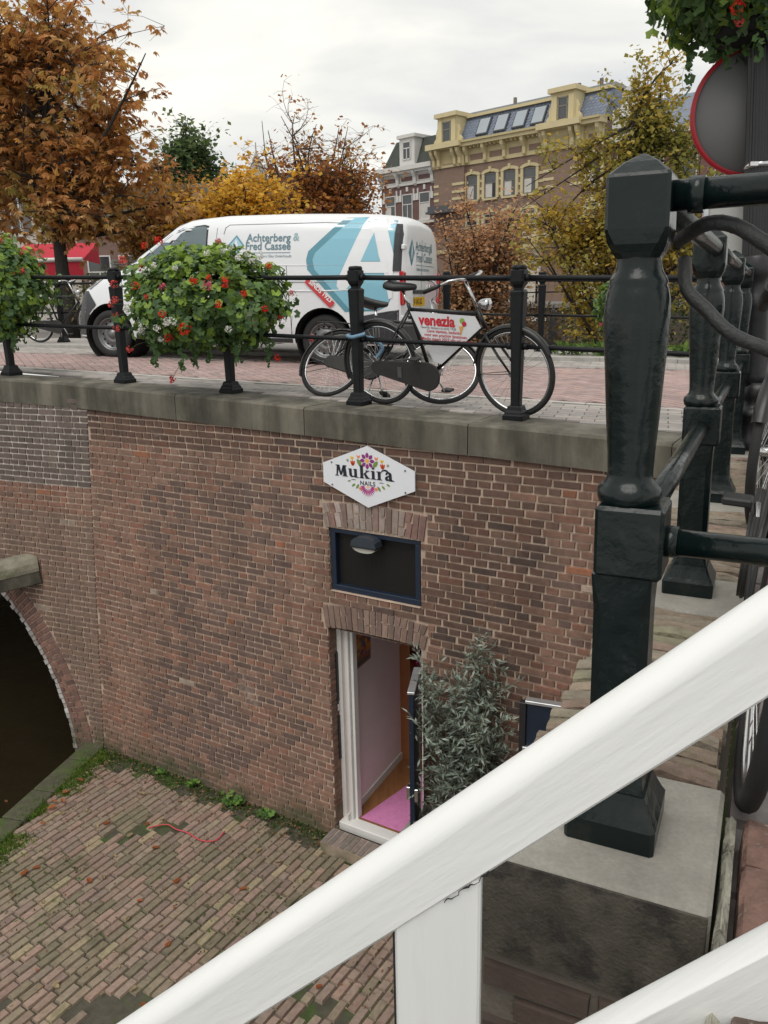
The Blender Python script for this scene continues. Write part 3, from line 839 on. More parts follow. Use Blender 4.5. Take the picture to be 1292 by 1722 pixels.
# ================================================================== QUAY RAILING (turned iron posts)
def quay_post(parent, p, seg=28):
    ax = (F, Vector((-F.y, F.x, 0)), Vector((-.015, .005, 1))); m = MB()
    m.sqloft([(.053, .004, .095), (.048, .010, .13), (.0465, .014, .18), (.0465, .016, .43), (.048, .006, .475), (.049, .004, .497)], p, ax=ax)
    post = m.build('post', M_gloss, parent)
    m = MB(); m.sqloft([(.076, .006, -.006), (.078, .006, .0), (.079, .008, .045), (.072, .008, .058), (.060, .006, .085), (.056, .005, .098)], p, ax=ax); m.build('plinth', M_gloss, post)
    m = MB(); m.box(p+Z0*.556, (.109, .109, .120), ax=ax, bev=.006); m.build('rail_block', M_gloss, post)
    m = MB(); m.lathe([(.042, .612), (.049, .617), (.0525, .628), (.051, .640), (.043, .648), (.0375, .655), (.0365, .665), (.038, .70), (.042, .76), (.046, .83), (.0498, .885), (.051, .915), (.0495, .94), (.0460, .957), (.0438, .961), (.045, .967), (.042, .974), (.037, .982), (.034, .992), (.033, 1.005), (.036, 1.016)], p, seg, ax=ax); m.build('baluster', M_gloss, post)
    m = MB(); m.sqloft([(.032, .012, 1.002), (.037, .014, 1.010), (.043, .012, 1.022), (.0455, .007, 1.036), (.0465, .005, 1.044), (.0465, .005, 1.117), (.0445, .005, 1.122), (.025, .003, 1.139), (.003, .001, 1.152)], p, ax=ax); m.build('head', M_gloss, post)
    return post
qr = thing('quay_railing', 'glossy green-black iron railing with turned posts on the quay wall', 'railing', QU(1.4, 0))
qp = [QU(k*SP, 0) for k in range(4)]
for i, p in enumerate(qp): quay_post(qr, p, 40 if i == 0 else 24)
ends = qp + [QU(4*SP-.35, 0)]
for a, b in zip(ends, ends[1:]):
    for h in (1.088, .553):
        m = MB(); m.tube([lerp(a, b, f)+Z0*h for f in (0, .5, 1)], .0225, 14); m.build('rail', M_gloss, qr)
        d = (b-a).normalized()
        for (e0, e1) in ((a+d*.05, a+d*.075), (b-d*.075, b-d*.05)): m = MB(); m.tube([e0+Z0*h, e1+Z0*h], .0265, 14); m.build('rail_collar', M_gloss, qr)
for (h, dz) in ((1.090, .006), (.553, -.004)):
    m = MB(); a = qp[0]+Z0*h; m.tube([a, a+G*.5+Z0*dz, a+G*1.1+Z0*dz*2], .0225, 16); m.build('rail', M_gloss, qr)
    m = MB(); m.tube([a+G*.05, a+G*.072], .0265, 16); m.build('rail_collar', M_gloss, qr)

# thick sleeved chain locks looped round the first post
def cable(name, pts, r, mat, label, cat='lock', n=10, wob=.0):
    P_ = [Vector(p) for p in pts]; out_ = []
    for i in range(len(P_)-1):
        p0, p1, p2, p3 = P_[max(i-1, 0)], P_[i], P_[i+1], P_[min(i+2, len(P_)-1)]
        for k in range(n):
            t = k/n; out_.append(.5*((2*p1)+(p2-p0)*t+(2*p0-5*p1+4*p2-p3)*t*t+(3*p1-p0-3*p2+p3)*t**3))
    out_.append(P_[-1])
    rs_ = [r*(1+wob*(1 if i % 5 == 0 else -.4)*.6) for i in range(len(out_))]
    m = MB(); m.tube(out_, rs_, 12); return m.build(name, mat, label=label, cat=cat)
M_sleeve = pmat('lock_sleeve', (.022, .023, .024), .6, .25, 30, .3, 160)

# ================================================================== WHITE STAIR HANDRAIL
def strip_rail(name_parent, a, b, w_, h, part, crown=.3, tilt=None):
    a, b = Vector(a), Vector(b); d = (b-a).normalized(); sidev = d.cross(Z0).normalized(); upv = sidev.cross(d).normalized()
    prof = []
    n = 10
    for k in range(n+1):
        an = math.pi*k/n; prof.append((math.cos(an)*w_/2, -w_*crown + w_*crown*math.sin(an)))
    prof += [(-w_/2, -h+.006), (-w_/2+.006, -h), (w_/2-.006, -h), (w_/2, -h+.006)]
    m = MB(); vs = []; N_ = 14
    for i in range(N_+1):
        c_ = lerp(a, b, i/N_)
        for (x, y) in prof: vs.append(c_ + sidev*x + upv*y)
    q = len(prof); fs = []
    for i in range(N_):
        for k in range(q): fs.append((i*q+k, i*q+(k+1) % q, (i+1)*q+(k+1) % q, (i+1)*q+k))
    fs += [tuple(range(q))[::-1], tuple(N_*q+k for k in range(q))]
    m.add(vs, fs, smooth=False)
    for i in range(len(m.sm)-2): m.sm[i] = (i % q) < n
    return m.build(part, M_white, name_parent)
HR = Vector((.452, .887, .54)); HL = Vector((-.418, 1.043, -.229)); hd = (HL-HR).normalized()
hand = thing('stair_handrail', 'white painted wooden stair handrail with square post descending across the foreground', 'handrail', (0, 1.0, -1.2))
hs = hd.cross(Z0).normalized()
off = Vector((0, .028, 0))
strip_rail(hand, HR-hd*.35+off, HL+hd*.9+off, .062, .104, 'top_rail', .42)
lowz = Vector((0, 0, -.54))
strip_rail(hand, HR-hd*.35+off+lowz, HR+hd*.75+off+lowz, .05, .11, 'lower_rail', .12)
m = MB(); pc = HR+hd*(.57)+off
pc = Vector((.068, .985+.0, 0)); hx = Vector((hd.x, hd.y, 0)).normalized(); hy = Vector((-hx.y, hx.x, 0))
m.box(pc+Z0*(-.57), (.124, .056, 1.36), ax=(hx, hy, Z0), bev=.004); hpst = m.build('post', M_whitepost, hand)
m = MB(); m.box(pc+hx*.0635+Z0*(-.60), (.003, .05, 1.26), ax=(hx, hy, Z0)); m.build('edge_strip', M_black, hpst)

# crack where rail and post meet
rc = random.Random(4); m = MB(); cp_ = []
ud = hs.cross(hd).normalized()
if ud.z < 0: ud = -ud
for k in range(22):
    t_ = .505 + k*.0042; cp_.append(HR+off+hd*t_ - ud*(.1035+rc.uniform(-.003, .003)) - hs*.0305)
m.tube(cp_, [.0006+.0016*max(0, math.sin(k*.75))*(1-k/24) for k in range(22)], 5); m.build('joint_crack', M_dark, hpst)
# ================================================================== CELLAR WINDOW
win = thing('cellar_window', 'small navy-framed mesh window in the brick wall above the cellar door', 'window', WA(1.12, -1.6, .06))
def frame_rect(parent, t0, t1, z0, z1, o, wd, th, mat, name):
    for (a, b, c_, d) in ((t0, t1, z1-wd, z1), (t0, t1, z0, z0+wd), (t0, t0+wd, z0+wd, z1-wd), (t1-wd, t1, z0+wd, z1-wd)):
        m = MB(); m.box(WA((a+b)/2, (c_+d)/2, o), (b-a, th, d-c_), ax=(U, V, Z0), bev=.004); m.build(name, mat, parent)
frame_rect(win, .675, 1.572, -1.608, -1.022, .045, .052, .07, M_navy, 'frame')
M_meshpane = pmat('mesh_pane', (.010, .009, .008), .6, .3, 30, .3, 200)
m = MB(); m.box(WA(1.12, -1.315, .075), (.80, .008, .49), ax=(U, V, Z0)); m.build('pane', M_meshpane, win)
m = MB()                                              # woven wire screen
for k in range(54):
    z = -1.555 + k*.0091; m.box(WA(1.123, z, .062), (.795, .0022, .0022), ax=(U, V, Z0), col=(.02, .02, .02))
for k in range(60):
    t = .73 + k*.0133; m.box(WA(t, -1.315, .0635), (.0016, .0016, .485), ax=(U, V, Z0), col=(.05, .045, .04))
m.build('wire_screen', pmat('wire', (.022, .020, .018), .5, .1, 20, 0), win, kind='stuff')
m = MB(); m.box(WA(1.12, -1.6125, .01), (.90, .05, .010), ax=(U, V, Z0), bev=.003); m.build('sill', M_mortar, win)
for k in range(3):
    m = MB(); m.box(WA(.78+.12*k, -1.018, -.0), (.02, .012, .006), ax=(U, V, Z0)); m.build('paint_chip', M_whitewood, win)
# bulkhead lamp
bl = thing('bulkhead_lamp', 'small half-round outdoor lamp with grey hood and frosted cover on the window frame', 'lamp', WA(1.19, -1.17, -.06))
m = MB(); prof = []
cx, cz = 1.17, -1.13
for k in range(9):
    an = math.pi*k/8; prof.append((math.cos(an)*.125, max(0, math.sin(an))**.7*.085))
m.prism(prof, WA(cx, cz, .02), -U, Z0, -V, .115); m.build('hood', pmat('lamp_hood', (.035, .045, .06), .35, .1, 20, .05, 60), bl)
m = MB(); m.prism([(-.128, -.012), (.128, -.012), (.128, .0), (-.128, .0)], WA(cx, cz, .02), -U, Z0, -V, .12); m.build('rim', M_black, bl)
m = MB(); pf = [(math.cos(math.pi+math.pi*k/8)*.115, math.sin(math.pi+math.pi*k/8)*.045-.012) for k in range(9)]
m.prism(pf, WA(cx, cz, .015), -U, Z0, -V, .10); m.build('cover', pmat('frosted_cover', (.5, .49, .45), .45, .08, 30, .05, 60), bl)

# ================================================================== HEXAGONAL SIGN
sg = thing('hexagonal_sign', 'white six-sided nail salon sign with colourful flowers above the window', 'sign', WA(1.14, -.79, -.03))
SC = (1.143, -.535)                                   # centre t, z
def SP_(x, y, o=0.0): return WA(SC[0]-x, SC[1]+y, -.032-o)     # x to the right, y up
def flat(parent, name, polys, mat, o, d=.0012):
    m = MB()
    for (poly, col) in polys:
        c_ = SP_(0, 0, o); m.prism(poly, c_, -U, Z0, -V, d, col)
    return m.build(name, mat, parent)
hexa = [(-.445, -.083), (0, -.262), (.445, -.075), (.445, .085), (0, .26), (-.445, .084)]
m = MB(); m.prism(hexa, WA(SC[0], SC[1], -.02), -U, Z0, -V, .012, (1, 1, 1)); m.build('panel', pmat('sign_white', (.76, .78, .83), .35, .02, 4, .02, 40), sg)
M_print = pmat('sign_print', (1, 1, 1), .5, .03, 30, 0, vcol=True)
INK = (.012, .014, .028)
def leafp(x, y, a, l, w_, n=5):
    pts = []
    for k in range(n+1): t = k/n; pts.append((t*l, math.sin(math.pi*t)**.8*w_/2))
    for k in range(n-1, 0, -1): t = k/n; pts.append((t*l, -math.sin(math.pi*t)**.8*w_/2))
    ca, sa = math.cos(R(a)), math.sin(R(a)); return [(x+px*ca-py*sa, y+px*sa+py*ca) for px, py in pts][::1]
def disc(x, y, r, n=14): return [(x+r*math.cos(2*math.pi*k/n), y+r*math.sin(2*math.pi*k/n)) for k in range(n)]
def ccw(p):
    s = sum(a[0]*b[1]-b[0]*a[1] for a, b in zip(p, p[1:]+p[:1])); return p if s > 0 else p[::-1]
pol = []
PUR, YEL, GRN, RED, ORA = (.25, .03, .19), (.8, .42, .08), (.17, .27, .05), (.66, .10, .03), (.8, .25, .12)
for k in range(8):
    an = 90+45*k; pol.append((ccw(leafp(.0+.022*math.cos(R(an)), .135+.022*math.sin(R(an)), an, .050, .032)), PUR))
pol.append((disc(0, .135, .019), YEL))
for (x, y, a, l, w_) in ((-.055, .085, 128, .075, .036), (.055, .083, 50, .075, .036)): pol.append((ccw(leafp(x, y, a, l, w_)), GRN))
for (x, y) in ((-.142, .105), (.147, .098)):
    for da in (-28, 0, 28): pol.append((ccw(leafp(x, y-.022, 90+da*.9, .05, .02)), RED))
    pol.append((disc(x, y-.008, .014), RED))
    for da in (-35, 0, 35): pol.append((ccw(leafp(x-.006, y+.03, 90+da, .032, .014)), (.82, .55, .08)))
for (x, y) in ((-.085, .165), (.088, .162)):
    for da in (-25, 25): pol.append((ccw(leafp(x, y-.018, 90+da, .036, .015)), ORA))
for (x, y) in ((-.192, .125), (.198, .112)):
    for k in range(6): pol.append((ccw(leafp(x, y, 60*k+20, .016, .006)), (.25, .3, .16)))
for (x, y, a, l) in ((-.165, -.045, 195, .034), (-.12, -.068, 215, .046), (-.085, -.068, 235, .052), (.095, -.07, -55, .052), (.135, -.062, -40, .044), (.18, -.042, -25, .04)): pol.append((ccw(leafp(x, y, a, l, l*.42)), GRN))
for (x, y) in ((-.072, -.105), (.082, -.098)):
    for k in range(6): pol.append((ccw(leafp(x, y, 60*k+15, .02, .009)), ORA))
for k in range(13):
    an = 188+13.7*k; l = .045+.022*math.sin(math.pi*k/12)
    pol.append((ccw(leafp(.03*math.cos(R(an)), -.078+.026*math.sin(R(an)), an, l, .011)), (.42, .02, .22)))
pol.append((ccw([(.02*math.cos(R(180+18*k)), -.078+.02*math.sin(R(180+18*k))) for k in range(11)]), (.85, .55, .38)))
pol.append((ccw(leafp(-.165, -.035, 0, .055, .006)), INK)); pol.append((ccw(leafp(.105, -.038, 0, .055, .006)), INK))
flat(sg, 'flower_print', pol, M_print, .0005)
# lettering: heavy serif capitals built from stems, serifs and bowls (units: x-height 1)
def serif_word(word, h):
    out_ = []; x = 0
    def st(x0, y0, x1, y1, w0, w1=None):
        w1 = w1 or w0; return [(x0-w0/2, y0), (x0+w0/2, y0), (x1+w1/2, y1), (x1-w1/2, y1)]
    def sf(cx_, y, w_, t=.09): return [(cx_-w_/2, y), (cx_+w_/2, y), (cx_+w_/2*.86, y+t), (cx_-w_/2*.86, y+t)]
    for ch in word:
        g = []
        if ch == 'M':
            g = [st(.12, 0, .22, 1.3, .12, .2), st(.92, 0, .85, 1.3, .34, .26), st(.52, .12, .24, 1.3, .13, .3), st(.52, .12, .82, 1.3, .15, .22), sf(.12, 0, .36), sf(.92, 0, .56), sf(.14, 1.2, .3, .1), sf(.92, 1.2, .34, .1)]; adv = 1.26
        elif ch == 'u':
            g = [st(.2, .25, .18, 1, .26), sf(.14, .9, .32, .1), [(.08, .3), (.14, .1), (.3, 0), (.46, .02), (.62, .14), (.62, .3), (.5, .18), (.4, .16), (.33, .3)], st(.7, 0, .68, 1, .26), sf(.62, .9, .3, .1), sf(.8, 0, .38)]; adv = 1.05
        elif ch == 'k':
            g = [st(.24, 0, .22, 1.5, .28), sf(.16, 1.4, .34, .1), sf(.24, 0, .5), [(.36, .48), (.7, .88), (.86, .88), (.5, .44)], sf(.78, .86, .4, .1), [(.42, .56), (.58, .66), (.98, .0), (.62, .0)], sf(.82, 0, .46)]; adv = 1.1
        elif ch == 'i':
            g = [st(.24, 0, .22, .95, .27), sf(.16, .87, .3, .1), sf(.24, 0, .52)]
            star = [(.22+(.2 if k % 2 == 0 else .085)*math.sin(math.pi*k/5), 1.26+(.2 if k % 2 == 0 else .085)*math.cos(math.pi*k/5)) for k in range(10)]
            for k in range(0, 10, 2): g.append([star[k], star[(k+1) % 10], (.22, 1.26), star[k-1]])
            adv = .56
        elif ch == 'r':
            g = [st(.24, 0, .22, .98, .27), sf(.14, .88, .32, .1), sf(.24, 0, .56)]
            arc = [(.34+.42*(1-math.cos(t)), .62+.62*math.sin(t)) for t in [math.pi*.06+k*(math.pi*.78)/9 for k in range(10)]]
            for (x0, y0), (x1, y1), i in zip(arc, arc[1:], range(9)):
                w_ = .10+.012*i; g.append([(x0, y0-w_), (x1, y1-w_-.004), (x1, y1+w_*.3), (x0, y0+w_*.3)])
            adv = .66
        elif ch == 'a':
            g = [st(.62, .0, .58, .85, .27), [(.1, .2), (.2, .03), (.38, .0), (.52, .1), (.52, .26), (.42, .2), (.36, .24), (.36, .38), (.5, .5), (.5, .62), (.3, .56), (.14, .42)], [(.14, .72), (.3, .66), (.36, .84), (.5, .86), (.62, .78), (.71, .8), (.6, 1.0), (.42, 1.04), (.22, .96)], [(.62, 0), (.95, 0), (.95, .09), (.7, .2)]]; adv = 1.0
        for p in g: out_.append([(x+px, py) for px, py in p])
        x += adv
    s_ = h; return [[(px*s_, py*s_) for px, py in p] for p in out_], x*s_
wd, wl = serif_word('Mukira', .083)
flat(sg, 'lettering', [(ccw([(px*.575/wl-.315+.0, py*.88-.015-.0*px) for px, py in p]), INK) for p in wd], M_print, .0018)
def text_polys(txt, size, mat=None, bold=0.0, align='LEFT', spacing=1.0):
    """text outline as a mesh in local x, y (bundled default font)"""
    cu = bpy.data.curves.new('t', 'FONT'); cu.body = txt; cu.size = size; cu.offset = bold; cu.align_x = align; cu.space_character = spacing; cu.resolution_u = 3
    ob = bpy.data.objects.new('t', cu); COL.objects.link(ob)
    dg = bpy.context.evaluated_depsgraph_get(); me = bpy.data.meshes.new_from_object(ob.evaluated_get(dg))
    vs = [(v.co.x, v.co.y) for v in me.vertices]; fs = [tuple(p.vertices) for p in me.polygons]
    bpy.data.objects.remove(ob); bpy.data.curves.remove(cu); bpy.data.meshes.remove(me)
    return vs, fs
def put_text(name, parent, txt, size, fn, col, mat, bold=0.0, align='LEFT', local=False, spacing=1.0, sx=1.0):
    vs, fs = text_polys(txt, size, bold=bold, align=align, spacing=spacing); m = MB()
    m.add([fn(x*sx, y) for x, y in vs], fs, col); return m.build(name, mat, parent, local=local)
put_text('lettering', sg, 'NAILS', .052, lambda x, y: SP_(x-.0, y-.073, .0022), INK, M_print, bold=.0012, align='CENTER', spacing=1.12)
for (x, y) in ((-.355, .095), (.358, .085), (-.355, -.098), (.358, -.095)):
    m = MB(); m.prism(disc(x, y, .008, 10), SP_(0, 0, .0), -U, Z0, -V, .004, (.1, .12, .13)); m.build('screw', M_print, sg)

# ================================================================== CELLAR DOOR AND ROOM
FL = -4.03
door = thing('cellar_door', 'white-framed arched cellar doorway with navy leaf standing open', 'door', WA(1.14, GZ, .1))
m = MB(); m.box(WA(1.565, -3.04, .165), (.125, .09, 2.2), ax=(U, V, Z0), bev=.004); m.build('jamb', M_whitewood, door)
m = MB(); m.box(WA(1.485, -3.04, .185), (.03, .07, 2.2), ax=(U, V, Z0), bev=.003); m.build('door_stop', M_whitewood, door)
m = MB(); m.box(WA(.70, -3.04, .165), (.075, .09, 2.2), ax=(U, V, Z0), bev=.004); m.build('jamb', M_whitewood, door)
for zc, h in ((-2.52, .50), (-3.15, .46)):
    m = MB(); m.box(WA(1.622, zc, .105), (.016, .035, h), ax=(U, V, Z0), bev=.003); m.build('hinge_strip', M_black, door)
m = MB(); m.box(WA(1.622, -2.83, .10), (.02, .04, .07), ax=(U, V, Z0), bev=.003); m.build('hinge', M_chrome, door)
m = MB(); m.box(WA(1.14, FL-.045, .10), (.96, .13, .09), ax=(U, V, Z0), bev=.006); m.build('threshold', M_whitewood, door)
# leaf: hinged at the right jamb, swung out over the planter
hx0 = WA(.70, 0, -.02); ld = Vector((-.16, -.987, 0)).normalized(); ln_ = Vector((ld.y, -ld.x, 0))
leaf = MB(); leaf.box(hx0+ld*.22+Z0*(-3.09), (.44, .042, 1.82), ax=(ld, ln_, Z0), bev=.004); lf = leaf.build('leaf', M_navy, door)
m = MB(); m.box(hx0+ld*.22+Z0*(-2.168), (.46, .06, .022), ax=(ld, ln_, Z0), bev=.003); m.build('zinc_cap', M_steel, lf)
m = MB(); m.box(hx0+ld*.40+ln_*.035+Z0*(-3.1), (.05, .03, .12), ax=(ld, ln_, Z0), bev=.004); m.box(hx0+ld*.43-ln_*.035+Z0*(-3.1), (.05, .03, .12), ax=(ld, ln_, Z0), bev=.004); m.build('latch', M_chrome, lf)
# room behind the door
room = thing('salon_room', 'small pink-lit salon entrance seen through the open cellar door', 'room', WA(1.0, FL, .6))
W0 = Vector((-.42, 6.78, 0)); wd_ = Vector((.454, .891, 0)).normalized(); wn = Vector((wd_.y, -wd_.x, 0))
M_roomwall = pmat('pink_white_wall', (.90, .82, .80), .7, .03, 4, .05, 60)
def vquad(mb, a, b, z0, z1, col=(1, 1, 1)): quad(mb, Vector((a.x, a.y, z0)), Vector((b.x, b.y, z0)), Vector((b.x, b.y, z1)), Vector((a.x, a.y, z1)), col)
m = MB(); vquad(m, W0, W0+wd_*1.22, FL, -1.6); m.build('side_wall', M_roomwall, room)
m = MB(); W1 = W0+wd_*1.22; vquad(m, W1, W1+wn*.12, FL, -1.6); W2 = W1+wn*.12; vquad(m, W2, W2+wd_*1.0, FL, -1.6); m.build('wood_post', pmat('orange_wood', (.30, .115, .04), .5, .15, 6, .1, 60, stretch=(1, 1, .1)), room)
m = MB(); vquad(m, W2+wd_*1.0, W2+wd_*1.0+wn*2.2, FL, -1.6); vquad(m, W2+wd_*1.0+wn*2.2, W2+wn*2.2-wd_*1.2, FL, -1.6); m.build('back_wall', M_roomwall, room)
m = MB(); a = WA(1.6, FL, .12); quad(m, *[Vector((v.x, v.y, FL)) for v in (WA(1.75, 0, .08), WA(-.6, 0, .08), WA(-.6, 0, 2.6), WA(1.75, 0, 2.6))]); m.build('wood_floor', pmat('laminate', (.27, .12, .045), .45, .25, 9, .05, 60, stretch=(3, .4, 1)), room)
m = MB(); quad(m, *[Vector((v.x, v.y, FL+.006)) for v in (WA(1.46, 0, .18), WA(.72, 0, .18), W0+wd_*.95+wn*1.2, W0+wd_*1.25+wn*.40)]); m.build('pink_mat', pmat('pink_carpet', (.62, .22, .44), .95, .12, 20, .4, 200), room)
m = MB(); quad(m, *[Vector((v.x, v.y, -1.6)) for v in (WA(1.75, 0, .3), WA(-.6, 0, .3), WA(-.6, 0, 2.6), WA(1.75, 0, 2.6))]); m.build('ceiling', M_roomwall, room)
m = MB(); m.box(W0+wd_*.61+wn*.008+Z0*(FL+.04), (1.22, .014, .08), ax=(wd_, wn, Z0)); m.build('skirting', M_whitewood, room)
# poster and red drape
po = thing('poster', 'small orange and red flower poster on the salon wall', 'poster', W0+wd_*.42+wn*.01+Z0*-2.5)
def wall_rect(mb, a0, a1, z0, z1, o, col): quad(mb, W0+wd_*a0+wn*o+Z0*z0, W0+wd_*a1+wn*o+Z0*z0, W0+wd_*a1+wn*o+Z0*z1, W0+wd_*a0+wn*o+Z0*z1, col)
m = MB(); wall_rect(m, .24, .55, -2.53, -1.98, .012, (.30, .16, .09)); m.build('sheet', M_print, po)
m = MB(); rz = random.Random(2)
for k in range(60):
    a_, z_ = rz.uniform(.26, .53), rz.uniform(-2.40, -2.0); s_ = rz.uniform(.012, .035)
    wall_rect(m, a_-s_, a_+s_, z_-s_, z_+s_, .0135+k*.00005, rz.choice([(.6, .1, .03), (.7, .28, .04), (.08, .2, .35), (.25, .06, .2), (.65, .4, .1)]))
wall_rect(m, .26, .50, -2.50, -2.47, .0172, (.08, .1, .12)); wall_rect(m, .36, .52, -2.46, -2.445, .0172, (.6, .08, .06))
m.build('flower_print', M_print, po)
dr = thing('red_wall_hanging', 'dark red floral cloth hanging at the back of the salon entrance', 'wall hanging', W2+wd_*.2+Z0*-3)
m = MB(); n = 14; vs = []
for k in range(n+1):
    f = k/n; p = W2 + wn*(.02+.012*math.sin(k*1.6)) + wd_*(.02+.6*f)
    for z_ in (-2.95, -1.65): vs.append(Vector((p.x, p.y, z_)))
m.add(vs, [(2*k, 2*k+1, 2*k+3, 2*k+2) for k in range(n)], (.22, .012, .012)); m.build('cloth', pmat('red_cloth', (1, 1, 1), .8, .6, 9, .1, 40, vcol=True), dr)
m = MB()
for k in range(26):
    p = W2 + wn*.05 + wd_*rz.uniform(.03, .3) + Z0*rz.uniform(-2.9, -2.45); a_ = rz.uniform(0, 6)
    m.lathe([(.0, 0), (.03, .008), (.045, .004)], p, 7, rz.choice([(.6, .03, .22), (.65, .1, .3), (.5, .02, .1)]), ax=(wd_, Z0, wn))
m.build('blossoms', M_petal, dr, kind='stuff')

# second navy leaf by the quay wall
gt = thing('shutter_door', 'navy cellar shutter leaf with zinc top standing open against the quay wall', 'door', (1.15, 5.2, -3.4))
g0 = Vector((1.06, 5.42, 0)); gd = Vector((.93, -.36, 0)).normalized(); gn = Vector((gd.y, -gd.x, 0))
m = MB(); m.box(g0+gd*.2+Z0*-2.72, (.44, .04, 1.35), ax=(gd, gn, Z0), bev=.004); m.build('leaf', M_navy, gt)
m = MB(); m.box(g0-gd*.045+gn*.01+Z0*-2.72, (.05, .06, 1.36), ax=(gd, gn, Z0), bev=.004); m.build('edge_post', M_black, gt)
m = MB(); m.box(g0+gd*.2+Z0*-2.035, (.46, .07, .025), ax=(gd, gn, Z0), bev=.003); m.build('zinc_cap', M_steel, gt)
m = MB(); m.box(g0+gd*.02+gn*.035+Z0*-2.42, (.12, .03, .04), ax=(gd, gn, Z0), bev=.003); m.box(g0+gd*.05+gn*.035+Z0*-2.56, (.05, .04, .22), ax=(gd, gn, Z0), bev=.003); m.tube([g0+gd*.06+gn*.06+Z0*-2.45, g0+gd*.06+gn*.06+Z0*-2.66], .01, 8); m.build('bolt', M_steel, gt)
# ================================================================== VAN
M_van = pmat('white_van_paint', (.72, .74, .77), .28, .02, 3, 0, spec=.5, coat=.5)
M_decal = pmat('van_decal', (1, 1, 1), .3, .02, 5, 0, vcol=True, coat=.4)
M_bumper = pmat('grey_bumper', (.030, .032, .036), .55, .1, 20, .08, 150)
M_taill = pmat('red_lens', (.42, .012, .018), .15, .15, 30, .1, 60, coat=.6)
M_headl = pmat('headlamp_lens', (.12, .13, .14), .08, .3, 30, .15, 25, coat=.8, spec=.8)
M_vglass = pmat('van_glass', (.10, .14, .16), .05, .15, 2, .02, 4, spec=.9)
vf = Vector((-.949, .317, .03)).normalized(); vl = Vector((-.317, -.949, 0)).normalized(); vu = vf.cross(vl)
vrot = Matrix((vf, vl, vu)).transposed()
van = thing('delivery_van', 'white panel van with large blue letter A graphic parked on the bridge', 'van', Vector((-.428, 11.262, .055)), vrot)
TOPP = [(-1.0, 1.60), (-.985, 1.72), (-.95, 1.80), (-.85, 1.85), (-.5, 1.885), (.5, 1.905), (1.5, 1.895), (1.95, 1.86), (2.15, 1.80), (3.0, 1.27), (3.15, 1.20), (3.5, 1.10), (3.75, .98), (3.88, .84), (3.96, .66), (4.0, .5)]
WID = [(-1.0, .885), (-.97, .93), (-.9, .95), (-.5, .96), (2.6, .96), (3.1, .945), (3.4, .91), (3.65, .84), (3.85, .70), (3.96, .50), (4.0, .34)]
def interp(tab, x):
    if x <= tab[0][0]: return tab[0][1]
    for (a, b), (c_, d) in zip(tab, tab[1:]):
        if a <= x <= c_: return lerp(b, d, (x-a)/(c_-a))
    return tab[-1][1]
HWF = [(0, .955), (.147, .955), (.2, .985), (.26, 1.0), (.42, 1.0), (.55, .99), (.62, .975), (.72, .945), (.82, .905), (.90, .86), (.945, .79), (.97, .70), (.988, .5), (1.0, .0)]
def vtop(x): return interp(TOPP, x)
def vside(x, z):
    zt = vtop(x); return interp(WID, x)*interp(HWF, max(0, min(1, z/zt)))
LEV = [.147, .165, .2, .26, .34, .42, .5, .55, .62, .67, .72, .77, .82, .86, .90, .925, .945, .96, .97, .98, .988, .995, 1.0]
sts = [-1.0, -.985, -.97, -.94, -.9, -.8, -.6, -.4, -.2, 0, .3, .6, .9, 1.2, 1.5, 1.7, 1.95, 2.05, 2.15, 2.4, 2.7, 3.0, 3.07, 3.15, 3.3, 3.5, 3.65, 3.75, 3.82, 3.88, 3.93, 3.96, 3.985, 4.0]
def van_body():
    m = MB(); rows = []
    for x in sts:
        zt = vtop(x); w_ = interp(WID, x); row = []
        zl = [max(.28, f*zt) for f in LEV]
        for f, z in zip(LEV, zl): row.append(Vector((x, w_*interp(HWF, f), z)))
        for f, z in list(zip(LEV, zl))[-2::-1]: row.append(Vector((x, -w_*interp(HWF, f), z)))
        rows.append(row)
    q = len(rows[0]); vs = [v for r_ in rows for v in r_]; fs = []
    for i in range(len(rows)-1):
        for k in range(q): fs.append((i*q+k, (i+1)*q+k, (i+1)*q+(k+1) % q, i*q+(k+1) % q))
    fs.append(tuple(range(q))); fs.append(tuple((len(rows)-1)*q+k for k in range(q))[::-1])
    m.add(vs, fs, (1, 1, 1), True); return m
def cut_body(mb, cyls):
    """wheel arches cut with an exact boolean"""
    me = bpy.data.meshes.new('tmp'); me.from_pydata([tuple(v) for v in mb.v], [], mb.f)
    o = bpy.data.objects.new('tmp', me); COL.objects.link(o); tmp = [o]
    for (x, z, r, y0, y1) in cyls:
        c_ = MB(); c_.lathe([(r, y0), (r, y1)], (x, 0, z), 36, ax=(Vector((1, 0, 0)), Vector((0, 0, 1)), Vector((0, -1, 0))))
        m2 = bpy.data.meshes.new('tmp'); m2.from_pydata([tuple(v) for v in c_.v], [], c_.f)
        o2 = bpy.data.objects.new('tmp', m2); COL.objects.link(o2); tmp.append(o2)
        md = o.modifiers.new('b', 'BOOLEAN'); md.operation = 'DIFFERENCE'; md.object = o2; md.solver = 'EXACT'
    dg = bpy.context.evaluated_depsgraph_get(); dg.update()
    res = bpy.data.meshes.new_from_object(o.evaluated_get(dg))
    out_ = MB(); out_.add([v.co.copy() for v in res.vertices], [tuple(p.vertices) for p in res.polygons], (1, 1, 1), True)
    for t_ in tmp: bpy.data.objects.remove(t_)
    return out_
body = cut_body(van_body(), [(0, .33, .40, -1.2, -.55), (0, .33, .40, .55, 1.2), (3.2, .33, .41, -1.2, -.55), (3.2, .33, .41, .55, 1.2)])
vb = body.build('body', M_van, van, local=True)
md = vb.modifiers.new('es', 'EDGE_SPLIT'); md.split_angle = R(32)
